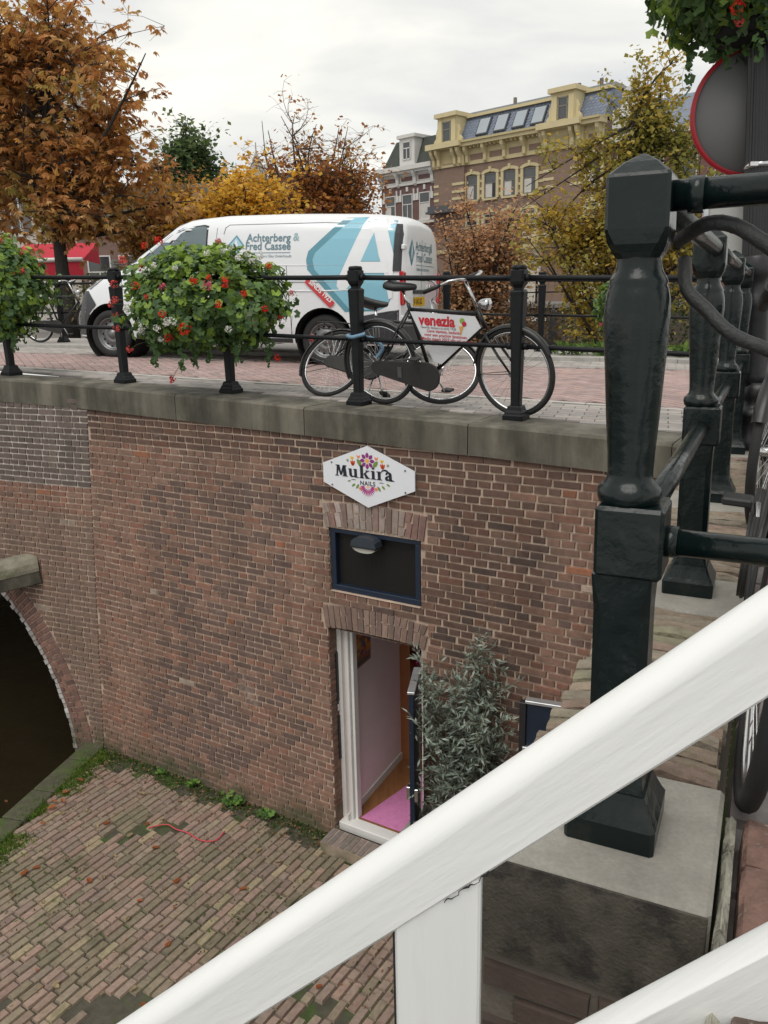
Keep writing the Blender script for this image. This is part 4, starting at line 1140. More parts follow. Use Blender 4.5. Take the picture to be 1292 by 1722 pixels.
for (x, r) in ((0, .395), (3.2, .405)):                 # inner wheel housings
    for sy in (1, -1):
        m = MB(); vs = []
        m.lathe([(r, .50), (r, .93)] if sy > 0 else [(r, -.93), (r, -.50)], (x, 0, .33), 28, ax=(Vector((1, 0, 0)), Vector((0, 0, 1)), Vector((0, -1, 0)))) if False else m.tube([(x, sy*.5, .33), (x, sy*.9, .33)], r, 28, cap=False)
        m.lathe([(.0, 0), (r, 0)], (x, sy*.5, .33), 28, ax=(Vector((1, 0, 0)), Vector((0, 0, 1)), Vector((0, -1, 0))), smooth=False)
        m.build('wheel_housing', M_dark, vb, local=True)
def strips(poly, dz=.03):
    """horizontal slices of a polygon -> quads (x0,x1 at two heights)"""
    ys = sorted({p[1] for p in poly}); lo, hi = ys[0], ys[-1]
    cuts = set(ys); z = lo
    while z < hi: cuts.add(z); z += dz
    cuts = sorted(cuts); res = []
    def xs_at(z):
        r_ = []
        for (x0, z0), (x1, z1) in zip(poly, poly[1:]+poly[:1]):
            if (z0 <= z < z1) or (z1 <= z < z0): r_.append(x0+(x1-x0)*(z-z0)/(z1-z0))
        return sorted(r_)
    for a, b in zip(cuts, cuts[1:]):
        if b-a < 1e-5: continue
        e_ = min(1e-4, (b-a)*.01); A, B = xs_at(a+e_), xs_at(b-e_)
        if len(A) == len(B):
            for k in range(0, len(A)-1, 2): res.append(((A[k], a), (A[k+1], a), (B[k+1], b), (B[k], b)))
    return res
def side_patch(name, polys, mat, eps, parent=None, dz=.04, nx=.25):
    m = MB()
    for (poly, col) in polys:
        for (a, b, c_, d) in strips(poly, dz):
            n_ = max(1, int(abs(b[0]-a[0])/nx)+1)
            for k in range(n_):
                f0, f1 = k/n_, (k+1)/n_
                q = [(lerp(a[0], b[0], f0), a[1]), (lerp(a[0], b[0], f1), a[1]), (lerp(d[0], c_[0], f1), c_[1]), (lerp(d[0], c_[0], f0), c_[1])]
                m.add([Vector((x, vside(x, z)+eps, z)) for x, z in q], [(3, 2, 1, 0)], col, True)
    return m.build(name, mat, parent or vb, local=True)
LB, DB = (.215, .475, .595), (.085, .265, .345)
WHT = (.74, .76, .79)
blue = [(-.24, 1.80), (.208, 1.405), (.232, 1.302), (.213, 1.187), (-.297, .682), (-.71, .70), (-.845, .76), (-.875, .83), (-.90, 1.117), (-.894, 1.76), (-.559, 1.81)]
side_patch('blue_graphic', [(blue, DB)], M_decal, .003)
inner = [(-.36, 1.80), (.115, 1.384), (.145, 1.301), (.115, 1.187), (-.36, .715), (-.71, .71), (-.84, .765), (-.868, .83), (-.893, 1.117), (-.888, 1.755), (-.559, 1.80)]
side_patch('blue_graphic', [(inner, LB)], M_decal, .006)
side_patch('white_letter', [([(-.535, 1.81), (-.755, 1.80), (-.368, 1.013), (-.31, .95), (-.229, .939), (-.188, .991), (-.195, 1.053)], WHT), ], M_decal, .009)
side_patch('white_letter', [([(-.535, 1.806), (-.755, 1.796), (-.905, 1.35), (-.905, .86), (-.862, .84), (-.80, 1.13)], WHT)], M_decal, .0105)
side_patch('white_letter', [([(-.40, 1.279), (-.83, 1.279), (-.85, 1.148), (-.36, 1.147)], WHT)], M_decal, .0125)
side_patch('blue_triangle', [([(-.638, 1.62), (-.493, 1.283), (-.735, 1.283)], LB)], M_decal, .0150)
side_patch('red_band', [([(.202, 1.09), (-.170, .79), (-.105, .725), (.238, 1.03)], (.52, .03, .04))], M_decal, .0175)
def sidetxt(name, txt, size, x0, z0, col, eps=.006, ang=0, bold=0.0, sx=1.0):
    ca, sa = math.cos(ang), math.sin(ang)
    def fn(x, y):
        X, Zz = x0-(x*ca-y*sa), z0+(x*sa+y*ca); return Vector((X, vside(X, Zz)+eps, Zz))
    return put_text(name, vb, txt, size, fn, col, M_decal, bold=bold, local=True, sx=sx)
TX = (.10, .20, .245)
sidetxt('lettering', 'Achterberg', .135, 1.067, 1.528, TX, bold=.002, sx=.98)
sidetxt('lettering', '&', .135, .425, 1.535, (.27, .42, .46), bold=.001)
sidetxt('lettering', 'Fred Cassee', .135, 1.082, 1.427, TX, bold=.002, sx=.94)
sidetxt('lettering', 'Schilders Glas Onderhoudt', .045, .93, 1.335, TX)
side_patch('rule_line', [([(1.07, 1.392), (.45, 1.395), (.45, 1.388), (1.07, 1.385)], TX)], M_decal, .005)
sidetxt('lettering', 'SINDS 1923', .078, .182, 1.028, (.8, .8, .8), eps=.021, ang=-.685, bold=.002, sx=.97)
dm = [(1.327, 1.485), (1.212, 1.609), (1.099, 1.485), (1.213, 1.355)]
side_patch('diamond_logo', [(dm, DB)], M_decal, .004)
side_patch('diamond_logo', [([(1.30, 1.485), (1.212, 1.58), (1.125, 1.485), (1.213, 1.385)], (.35, .55, .65))], M_decal, .006)
side_patch('diamond_logo', [([(1.255, 1.42), (1.235, 1.42), (1.212, 1.50), (1.19, 1.42), (1.17, 1.42), (1.205, 1.55), (1.22, 1.55)], WHT)], M_decal, .008)
# side glass, pillar, lamps, bumpers, seams
side_patch('window', [([(2.74, 1.215), (2.60, 1.34), (2.22, 1.60), (2.02, 1.69), (1.72, 1.725), (1.655, 1.71), (1.65, 1.245)], (1, 1, 1))], M_vglass, .004)
side_patch('window_seal', [([(2.80, 1.195), (2.63, 1.345), (2.24, 1.62), (2.03, 1.71), (1.71, 1.745), (1.632, 1.73), (1.628, 1.225)], (1, 1, 1))], M_black, .002)
side_patch('quarter_panel', [([(3.0, 1.18), (2.76, 1.35), (2.76, 1.2)], (1, 1, 1))], M_black, .004)
side_patch('bumper', [([(3.98, .30), (3.98, .90), (3.86, .93), (3.62, .90), (3.50, .80), (3.42, .72), (3.55, .6), (3.60, .3)], (1, 1, 1))], M_bumper, .006, dz=.03, nx=.05)
side_patch('headlamp', [([(3.76, .93), (3.66, 1.02), (3.46, 1.10), (3.30, 1.155), (3.42, 1.02), (3.58, .92)], (1, 1, 1))], M_headl, .009, dz=.02, nx=.05)
side_patch('sill', [([(2.75, .285), (2.75, .34), (.43, .34), (.43, .285)], (1, 1, 1))], M_bumper, .004)
side_patch('rear_pillar', [([(-.90, 1.72), (-.955, 1.72), (-.985, 1.60), (-.992, 1.17), (-.90, 1.17)], (1, 1, 1))], M_bumper, .016, nx=.02)
side_patch('rear_bumper', [([(-.40, .30), (-.42, .62), (-.86, .70), (-.985, .72), (-.985, .30)], (1, 1, 1))], M_bumper, .012, nx=.05)
for (x, z0, z1) in ((1.50, .36, 1.80), (2.98, .5, 1.16), (.42, .36, .62)):
    m = MB(); m.tube([Vector((x+(.02*(1-(z-z0)/(z1-z0))), vside(x, z)-.001, z)) for z in [lerp(z0, z1, k/14) for k in range(15)]], .0035, 5); m.build('door_seam', M_black, vb, local=True)
def side_line(pts, r, mat, name):
    m = MB(); P_ = []
    for (a, b) in zip(pts, pts[1:]):
        for k in range(6): x, z = lerp(a[0], b[0], k/6), lerp(a[1], b[1], k/6); P_.append(Vector((x, vside(x, z)+.001, z)))
    x, z = pts[-1]; P_.append(Vector((x, vside(x, z)+.001, z))); m.tube(P_, r, 5); return m.build(name, mat, vb, local=True)
M_crease = pmat('crease', (.30, .31, .33), .4, 0, 5, 0)
side_line([(1.40, 1.62), (1.38, 1.70), (1.33, 1.735), (0, 1.745), (-.62, 1.715), (-.74, 1.66), (-.82, 1.5), (-.86, 1.31), (-.82, 1.25), (-.7, 1.235), (.2, 1.235)], .006, M_crease, 'panel_crease')
side_line([(1.40, 1.62), (1.40, 1.28), (1.36, 1.24), (.2, 1.235)], .005, M_van, 'panel_crease')
side_line([(3.2, .93), (1.6, .92), (0, .93), (-.4, .95)], .010, M_van, 'side_crease')
for (x, z) in ((1.72, 1.03), (1.30, 1.03)):
    m = MB(); y_ = vside(x, z); m.box((x, y_+.014, z), (.19, .02, .035), bev=.008); m.box((x, y_+.002, z-.002), (.22, .012, .06), bev=.005); m.build('door_handle', M_bumper, vb, local=True)
side_line([(1.45, 1.03), (.6, 1.035), (-.55, 1.04)], .007, M_crease, 'slide_rail')
side_line([(.43, .36), (.44, .64), (.50, 1.235)], .0035, M_black, 'door_seam')
side_line([(-.30, 1.0), (-.30, 1.16), (-.46, 1.16), (-.46, 1.0), (-.30, 1.0)], .003, M_crease, 'fuel_flap_seam') if False else None
RX = -1.002
def rear_patch(name, polys, mat, eps, parent=None):
    m = MB()
    for (poly, col) in polys:
        for (a, b, c_, d) in strips(poly, .06): m.add([Vector((RX-eps, y, z)) for y, z in (a, b, c_, d)], [(0, 1, 2, 3)], col)
    return m.build(name, mat, parent or vb, local=True)
def rtxt(name, txt, size, y0, z0, col, sx=1.0, bold=.001):
    return put_text(name, vb, txt, size, lambda x, y: Vector((RX-.006, y0-x*sx, z0+y)), col, M_decal, bold=bold, local=True)
rear_patch('rear_door_line', [([(-.006, .5), (.006, .5), (.006, 1.58), (-.006, 1.58)], (.25, .26, .28))], M_decal, .002)
rtxt('lettering', 'Achterberg&', .16, .30, 1.435, TX, .95); rtxt('lettering', 'Fred Cassee', .16, .26, 1.30, TX, .95); rtxt('lettering', 'Schilders Glas Onderhoudt', .055, .25, 1.19, TX)
rear_patch('rule_line', [([(.26, 1.26), (-.60, 1.26), (-.60, 1.253), (.26, 1.253)], TX)], M_decal, .004)
rear_patch('diamond_logo', [([(.60, 1.40), (.47, 1.56), (.34, 1.40), (.47, 1.24)], DB)], M_decal, .003)
rear_patch('diamond_logo', [([(.53, 1.32), (.505, 1.32), (.475, 1.42), (.435, 1.32), (.41, 1.32), (.46, 1.50), (.48, 1.50)], WHT)], M_decal, .006)
for sy in (1, -1):
    m = MB(); m.box((RX+.04, sy*.845, .97), (.14, .10, .40), bev=.015); m.build('tail_lamp', M_taill, vb, local=True)
for z in (1.45, .62):
    m = MB(); m.box((RX-.005, .815, z), (.04, .13, .06), bev=.01); m.build('door_hinge', M_van, vb, local=True)
m = MB(); m.box((RX-.02, 0, .42), (.12, 1.80, .26), bev=.03); m.build('rear_bumper', M_bumper, vb, local=True)
m = MB(); m.box((RX-.012, .08, .93), (.03, .62, .05), bev=.01); m.build('plate_lamp_bar', M_bumper, vb, local=True)
rear_patch('number_plate', [([(.36, .75), (-.17, .75), (-.17, .865), (.36, .865)], (.72, .42, .02))], M_decal, .004)
rtxt('plate_number', 'V-342-SG', .105, .345, .772, (.02, .02, .02), .93)
m = MB(); m.lathe([(.05, 0), (.05, .012), (.035, .016), (0, .018)], (RX, -.42, .98), 16, ax=(Vector((0, 1, 0)), Vector((0, 0, 1)), Vector((-1, 0, 0)))); m.build('badge', M_chrome, vb, local=True)
rtxt('lettering', 'BLUETEC', .045, -.53, .985, (.1, .1, .1)) if False else None
# windscreen and mirror
m = MB()
for k in range(6):
    x0, x1 = lerp(2.2, 2.96, k/6), lerp(2.2, 2.96, (k+1)/6)
    for sy in range(6):
        f0, f1 = -1+sy/3, -1+(sy+1)/3
        def ws(x, f): zt = vtop(x); return Vector((x+.004, f*.70*interp(WID, x), zt*interp([(0, 1.0), (.5, .996), (.75, .985), (1, .972)], abs(f))+.006))
        m.add([ws(x0, f0), ws(x1, f0), ws(x1, f1), ws(x0, f1)], [(0, 1, 2, 3)], smooth=True)
m.build('windscreen', M_vglass, vb, local=True)
for sy in (1, -1):
    m = MB(); m.box((2.40, sy*1.07, 1.17), (.12, .15, .22), bev=.03); m.build('mirror', M_black, van, local=True)
def van_wheel(x, sy):
    AX = (Vector((1, 0, 0)), Vector((0, 0, 1)), Vector((0, sy, 0)))
    c_ = (x, sy*.70, .325)
    m = MB(); m.lathe([(.20, -.02), (.29, .0), (.315, .02), (.325, .05), (.325, .16), (.312, .19), (.28, .205), (.235, .20), (.215, .185)], c_, 40, ax=AX, cap=False); wl_ = m.build('wheel', M_rubber, van, local=True)
    m = MB(); m.lathe([(.222, .188), (.212, .192), (.205, .17), (.185, .14), (.165, .135), (.12, .165), (.09, .175), (.075, .16), (.06, .16), (.055, .185), (0, .19)], c_, 40, ax=AX, cap=False); rim = m.build('rim', pmat('steel_rim', (.20, .205, .21), .4, .1, 20, .05, 60, metal=.6) if 'steel_rim' not in MATS else MATS['steel_rim'], wl_, local=True)
    for k in range(14):
        a = 2*math.pi*k/14; p = Vector(c_)+Vector((math.cos(a)*.172, sy*.139, math.sin(a)*.172))
        m = MB(); m.lathe([(.017, 0), (0, .002)], p, 8, ax=AX); m.build('rim_hole', M_dark, rim, local=True) if sy > 0 else None
for x in (0, 3.2):
    for sy in (1, -1): van_wheel(x, sy)

# ================================================================== BICYCLES
M_brown = pmat('worn_leatherette', (.022, .020, .019), .5, .2, 20, .15, 50)
def torus(m, c_, R_, r, ax, seg=48, ms=8, col=(1, 1, 1)):
    m.tube([Vector(c_)+ax[0]*(R_*math.cos(2*math.pi*k/seg))+ax[1]*(R_*math.sin(2*math.pi*k/seg)) for k in range(seg)], r, ms, col, closed=True)
XZ = (Vector((1, 0, 0)), Vector((0, 0, 1)), Vector((0, -1, 0)))
def bike_wheel(root, c_, r, wall=False, ax=XZ, seg=48):
    m = MB(); torus(m, c_, r-.020, .0205, ax, seg, 10); w_ = m.build('wheel', M_rubber, root, local=True)
    m = MB(); torus(m, c_, r-.043, .011, ax, seg, 6); m.build('rim', M_chrome, w_, local=True)
    m = MB(); n = 32
    for k in range(n):
        a = 2*math.pi*k/n; b = a+(.5 if k % 2 else -.5); s_ = .03 if k % 4 < 2 else -.03
        p = Vector(c_)+ax[0]*(math.cos(a)*(r-.05))+ax[1]*(math.sin(a)*(r-.05)); h = Vector(c_)+ax[0]*(math.cos(b)*.03)+ax[1]*(math.sin(b)*.03)+ax[2]*s_
        m.tube([h, p], .0013, 4, cap=False)
    m.build('spokes', M_chrome, w_, local=True, kind='stuff')
    m = MB(); m.tube([Vector(c_)-ax[2]*.06, Vector(c_)+ax[2]*.06], .022, 12); m.build('hub', M_chrome, w_, local=True)
    return w_
def arcpts(c_, r, a0, a1, n=20, ax=XZ): return [Vector(c_)+ax[0]*(r*math.cos(R(lerp(a0, a1, k/n))))+ax[1]*(r*math.sin(R(lerp(a0, a1, k/n)))) for k in range(n+1)]
def fender(root, c_, r, a0, a1, mat, ax=XZ, name='mudguard'):
    m = MB(); P_ = arcpts(c_, r, a0, a1, 26, ax); vs = []; fs = []
    for i, p in enumerate(P_):
        rad = (p-Vector(c_)).normalized()
        for (y, dr) in ((-.030, -.018), (-.024, -.004), (-.01, .003), (.01, .003), (.024, -.004), (.030, -.018)): vs.append(p+ax[2]*y+rad*dr)
    for i in range(26):
        for k in range(5): fs.append((i*6+k, i*6+k+1, (i+1)*6+k+1, (i+1)*6+k))
    m.add(vs, fs, smooth=True); return m.build(name, mat, root, local=True)
def saddle(root, p, mat=None):
    m = MB(); vs = []; fs = []
    secs = [(-.13, .02, .02), (-.125, .075, .045), (-.09, .095, .055), (-.03, .085, .052), (.04, .045, .045), (.10, .026, .038), (.14, .018, .03), (.15, .008, .015)]
    n = 12
    for (x, w_, h) in secs:
        for k in range(n):
            a = 2*math.pi*k/n; y, z = w_*math.cos(a), h*math.sin(a)*(1 if math.sin(a) > 0 else .9)
            vs.append(Vector(p)+Vector((x, y, z*.8 + (.012 if x < -.08 else 0)+.02)))
    for i in range(len(secs)-1):
        for k in range(n): fs.append((i*n+k, (i+1)*n+k, (i+1)*n+(k+1) % n, i*n+(k+1) % n))
    fs.append(tuple(range(n))); fs.append(tuple((len(secs)-1)*n+k for k in range(n))[::-1])
    m.add(vs, fs, smooth=True); return m.build('saddle', mat or M_black, root, local=True)
def pedal_set(root, bb, ang, r=.17):
    for s_ in (1, -1):
        a = R(ang)+(0 if s_ > 0 else math.pi)
        e_ = Vector(bb)+Vector((math.cos(a)*r, s_*.075, math.sin(a)*r)); st_ = Vector(bb)+Vector((0, s_*.06, 0))
        m = MB(); m.tube([st_, e_], [.011, .009], 8); cr_ = m.build('crank', M_chrome, root, local=True)
        m = MB(); m.box(e_+Vector((0, s_*.055, 0)), (.085, .085, .024), bev=.006); m.build('pedal', M_black, cr_, local=True)
def dutch_bike(name, label, M, steer=0, board=False, col=M_blackpaint, rack=True, wheels=(1.235, .355), bar_rot=0, chaincase=True, simple=False, bw=1.0):
    root = thing(name, label, 'bicycle', M.translation, M.to_3x3()); wb, r = wheels
    rh, fh = Vector((0, 0, r)), Vector((wb, 0, r)); bb = Vector((.49, 0, .285)); sc_ = Vector((.305, 0, .83)); ht = Vector((.915, 0, .83)); hb_ = Vector((.985, 0, .68))
    bike_wheel(root, rh, r)
    def tb(nm, pts, rr_, mat=col): m = MB(); m.tube(pts, rr_, 10); return m.build(nm, mat, root, local=True)
    tb('seat_tube', [bb, sc_, sc_+(sc_-bb).normalized()*.03], .016); tb('top_tube', [sc_-Vector((0, 0, .015)), ht-Vector((0, 0, .035))], .0145); tb('down_tube', [hb_+Vector((-.01, 0, .03)), bb], .0165); tb('head_tube', [hb_, ht], .019)
    for s_ in (1, -1):
        tb('chain_stay', [bb+Vector((0, s_*.03, 0)), rh+Vector((0, s_*.055, 0))], .010); tb('seat_stay', [sc_+Vector((0, s_*.02, -.02)), rh+Vector((0, s_*.055, 0))], .008)
    tb('seat_post', [sc_, sc_+Vector((-.055, 0, .13))], .0125, M_chrome)
    saddle(root, sc_+Vector((-.075, 0, .14)))
    sax = (ht-hb_).normalized()
    rs_ = Matrix.Rotation(R(steer), 3, sax)
    def SR(p): return hb_ + rs_ @ (Vector(p)-hb_)
    fax = (rs_ @ XZ[0], rs_ @ XZ[1], rs_ @ XZ[2])
    fc = SR(fh); bike_wheel(root, fc, r, ax=fax)
    for s_ in (1, -1): tb('fork_blade', [SR(hb_+Vector((.0, s_*.035, -.02))), SR(lerp(hb_, fh, .55)+Vector((.0, s_*.055, -.01))), SR(fh+Vector((0, s_*.055, 0)))], [.013, .011, .008])
    fender(root, rh, r+.018, 20, 205, col); fender(root, fc, r+.018, 28, 175, col, fax)
    for s_ in (1, -1): tb('mudguard_stay', [rh+Vector((0, s_*.05, 0)), rh+Vector((-.34*.93, s_*.03, -.10))], .003); tb('mudguard_stay', [fc+fax[2]*(s_*.05), fc+fax[0]*(-.35)+fax[1]*(-.05)+fax[2]*(s_*.02)], .003)
    # bars
    st = ht+sax*.24
    tb('stem', [SR(ht), SR(st)], .0125, M_chrome)
    bar = []
    for s_ in (-1, 1):
        seq = [st, st+Vector((.05, s_*.06*bw, .012)), st+Vector((.04, s_*.17*bw, .03)), st+Vector((-.06, s_*.25*bw, .0)), st+Vector((-.20, s_*.27*bw, -.05))]
        P_ = [SR(p) for p in seq]
        tb('handlebar', [P_[0], P_[1], lerp(P_[1], P_[2], .6)+Vector((.008, 0, .004)), P_[2], lerp(P_[2], P_[3], .5)+Vector((.01, 0, .012)), P_[3]], .0105, M_chrome)
        tb('grip', [P_[3], lerp(P_[3], P_[4], .5), P_[4]], [.016, .0175, .016], M_black)
    if chaincase:
        m = MB(); P_ = []
        for k in range(13): a = R(-90+180*k/12); P_.append((bb.x+math.cos(a)*.115, bb.z+math.sin(a)*.115))
        for k in range(9): a = R(90+180*k/8); P_.append((rh.x+.02+math.cos(a)*.06, rh.z-.02+math.sin(a)*.055))
        m.prism(P_, Vector((0, -.062, 0)), Vector((1, 0, 0)), Z0, Vector((0, -1, 0)), .028); cc = m.build('chain_case', M_brown, root, local=True)
        m = MB(); m.tube([Vector((x, -.077, z)) for x, z in P_], .006, 6, closed=True); m.build('case_piping', M_black, cc, local=True)
        m = MB(); m.box((.24, -.094, .31), (.04, .004, .09), bev=.001); m.build('tape_patch', pmat('grey_tape', (.07, .07, .072), .5, .2, 20, .1, 60) if 'grey_tape' not in MATS else MATS['grey_tape'], cc, local=True)
    pedal_set(root, bb, -62)
    if rack:
        for s_ in (1, -1): tb('rack_rail', [sc_+Vector((-.04, s_*.04, -.09)), Vector((-.05, s_*.06, .745)), Vector((-.30, s_*.06, .745)), Vector((-.32, 0, .745))], .006); tb('rack_leg', [Vector((-.12, s_*.06, .745)), rh+Vector((0, s_*.06, 0))], .005)
        for x in (-.05, -.14, -.23): tb('rack_slat', [Vector((x, -.06, .748)), Vector((x, .06, .748))], .005)
        m = MB(); m.box((-.345, 0, .60), (.03, .05, .08), bev=.01); m.build('rear_light', M_taill, root, local=True)
    # front lamp
    m = MB(); lp = SR(ht+Vector((.10, 0, .04))); m.lathe([(.012, -.09), (.035, -.06), (.045, -.01), (.046, .01), (.03, .02), (0, .025)], lp, 14, ax=(fax[1], fax[2]*-1, fax[0])); m.build('head_lamp', M_chrome, root, local=True)
    tb('kickstand', [bb+Vector((-.02, .03, -.02)), Vector((.40, .10, .03))], .008, M_chrome)
    return root
def bike_matrix(rear, ahead, lean):
    rear, ahead = Vector(rear), Vector(ahead); x = (ahead-rear).normalized(); y = Z0.cross(x).normalized(); z = x.cross(y)
    m = Matrix((x, y, z)).transposed() @ Matrix.Rotation(R(lean), 3, 'X')
    return Matrix.Translation(rear) @ m.to_4x4()
B1 = bike_matrix(BR(1.293, .15, .0), BR(.058, .13, .0), 6.5)
b1 = dutch_bike('city_bicycle', 'black city bicycle with a white ice-cream advertising board in its frame', B1, steer=-10, rack=False)
# advertising board filling the frame
bdp = [(.325, .80), (.905, .775), (.955, .69), (.60, .385), (.53, .40)]
m = MB(); m.prism(ccw(bdp), Vector((0, -.020, 0)), Vector((1, 0, 0)), Z0, Vector((0, -1, 0)), .006); bo = m.build('advert_board', pmat('board_white', (.70, .71, .74), .5, .03, 6, .02, 40), b1, local=True)
def bt(txt, size, x0, z0, col, bold=0.0, sx=1.0): put_text('lettering', bo, txt, size, lambda x, y: Vector((x0+x*sx, -.0275, z0+y-.035*x*sx)), col, M_print, bold=bold, local=True)
REDT = (.55, .02, .035)
bt('venezia', .118, .405, .700, REDT, .0045, .93); bt('Heerlijk Italiaans ijs sinds 1928', .026, .42, .672, (.1, .02, .03))
bt('Lieve klanten, bedankt', .034, .475, .641, REDT, .0006); bt('voor een prachtig ijsseizoen.', .034, .45, .611, REDT, .0006); bt('Medio maart 2027 zijn wij er weer.', .034, .425, .580, REDT, .0006); bt('Fijne winter!', .036, .50, .542, REDT, .0006)
m = MB()
for (poly, col, e_) in ((ccw([(.765, .70), (.81, .70), (.782, .62)]), (.66, .36, .10), 0), (disc(.778, .715, .022), (.75, .72, .6), .0004), (disc(.795, .738, .022), (.25, .4, .08), .0008), (disc(.813, .714, .020), (.5, .02, .06), .0012)):
    m.prism(poly, Vector((0, -.0272-e_, 0)), Vector((1, 0, 0)), Z0, Vector((0, -1, 0)), .0008, col)
m.build('ice_cream_print', M_print, bo, local=True)
B2 = bike_matrix(BR(2.02, .26, .0), BR(.70, .26, .0), -34)
b2 = dutch_bike('city_bicycle', 'low black bicycle leaning over behind the railing, saddle near its mid rail', B2, steer=24, wheels=(1.13, .345))
# right bicycle parked along the quay wall, seen from its front wheel
q3 = QU(1.61, .245); q3.z = -.148; q4 = QU(.3, .212); q4.z = -.148
b3 = dutch_bike('city_bicycle', 'dark bicycle parked against the quay wall at the right edge, wheel towards us', bike_matrix(q3, q4, -3), steer=3, rack=False, bw=.45)
q5 = QU(3.75, .30); q5.z = -.148; q6 = QU(2.5, .185); q6.z = -.148
b5 = dutch_bike('city_bicycle', 'second bicycle on the quay, its front wheel beside the lamp post foot', bike_matrix(q5, q6, -3), steer=-4, rack=False, bw=.45)
# far bicycle behind the left flowers
fb = deck((-6.2, 15.0), .05); b4 = dutch_bike('city_bicycle', 'distant parked bicycle beyond the van front, by the far railing', bike_matrix(fb, fb+Vector((.95, -.33, 0)), 4), rack=True)
# blue cable lock on the bridge railing post
pp = BR(1.445, 0)
cable('cable_lock', [pp+Z0*.60-U*.10-V*.03, pp+Z0*.575+U*.0-V*.075, pp+Z0*.585+U*.08-V*.02, pp+Z0*.57+U*.02+V*.08, pp+Z0*.555-U*.12+V*.06, pp+Z0*.48-U*.2+V*.08, pp+Z0*.40-U*.15+V*.06], .016, pmat('blue_sleeve', (.14, .25, .36), .6, .15, 30, .2, 90), 'light blue cable lock round a bridge railing post beside the bicycles')
# chain sleeves on the first quay post
hp = qp[0]
cable('chain_lock', [hp+Z0*1.03+G*.03+F*.08, hp+Z0*1.05+G*.075+F*.03, hp+Z0*1.045+G*.115+F*.02, hp+Z0*1.02+G*.155+F*.01, hp+Z0*.985+G*.205, hp+Z0*.93+G*.32], .0115, M_sleeve, 'upper black sleeved chain lock hanging from the corner post rail', wob=.06)
cable('chain_lock', [hp+Z0*1.0+G*.045+F*.05, hp+Z0*.955+G*.055+F*.02, hp+Z0*.925+G*.085+F*.01, hp+Z0*.892+G*.12, hp+Z0*.872+G*.16, hp+Z0*.858+G*.21, hp+Z0*.85+G*.34], .0105, M_sleeve, 'lower black sleeved chain lock looping from the neck of the corner post', wob=.06)

# ================================================================== GERANIUM BASKETS
def lobed(c_, n_, s_, rng_, cup=.2):
    """five-lobed round leaf as a fan"""
    n_ = n_.normalized(); a = n_.orthogonal().normalized(); a = Matrix.Rotation(rng_.uniform(0, 6.28), 3, n_) @ a; b = n_.cross(a)
    vs = [c_ - n_*(s_*cup*.5)]
    N_ = 10
    for k in range(N_):
        an = -2.6+5.2*k/(N_-1); r = s_*(1.0 if k % 2 else .78)
        vs.append(c_ + a*(r*math.cos(an)) + b*(r*math.sin(an)) + n_*(s_*rng_.uniform(-.12, .12)))
    return vs, [(0, k, k+1) for k in range(1, N_)]
def flower_variant(col, seed):
    rr_ = random.Random(seed); m = MB()
    for k in range(26):
        d = Vector((rr_.gauss(0, 1), rr_.gauss(0, 1), rr_.gauss(0, 1))).normalized(); c_ = d*.034*rr_.uniform(.6, 1.25); s_ = rr_.uniform(.014, .021)
        a = d.orthogonal().normalized(); a = Matrix.Rotation(rr_.uniform(0, 6), 3, d) @ a; b = d.cross(a)
        cc = jit(col, .2, rr_)
        m.add([c_, c_+a*s_+d*.004, c_+(a+b)*s_*.6+d*.01, c_+b*s_+d*.004, c_-a*s_*.8+d*.004, c_+(b-a)*s_*.5+d*.008], [(0, 1, 2, 3), (0, 3, 5, 4)], cc)
    return m
FMESH = {}
def flower(parent, p, kind, s_=1.0, rng_=random):
    key = (kind, rng_.randrange(3))
    if key not in FMESH:
        o = flower_variant({'red': (.66, .035, .018), 'pink': (.62, .14, .19), 'white': (.75, .75, .70), 'coral': (.62, .09, .08)}[kind], hash(key[1]) + {'red': 1, 'pink': 20, 'white': 40, 'coral': 60}[kind]).build('flower_head', M_petal, parent, local=True)
        FMESH[key] = o.data
    else:
        o = bpy.data.objects.new('flower_head', FMESH[key]); COL.objects.link(o); o.parent = parent; ABS[o] = ABS[parent]
    o.location = Vector(p)-Vector(parent.location); o.scale = (s_, s_, s_); o.rotation_euler = (rng_.uniform(0, 6), rng_.uniform(0, 6), rng_.uniform(0, 6))
    return o
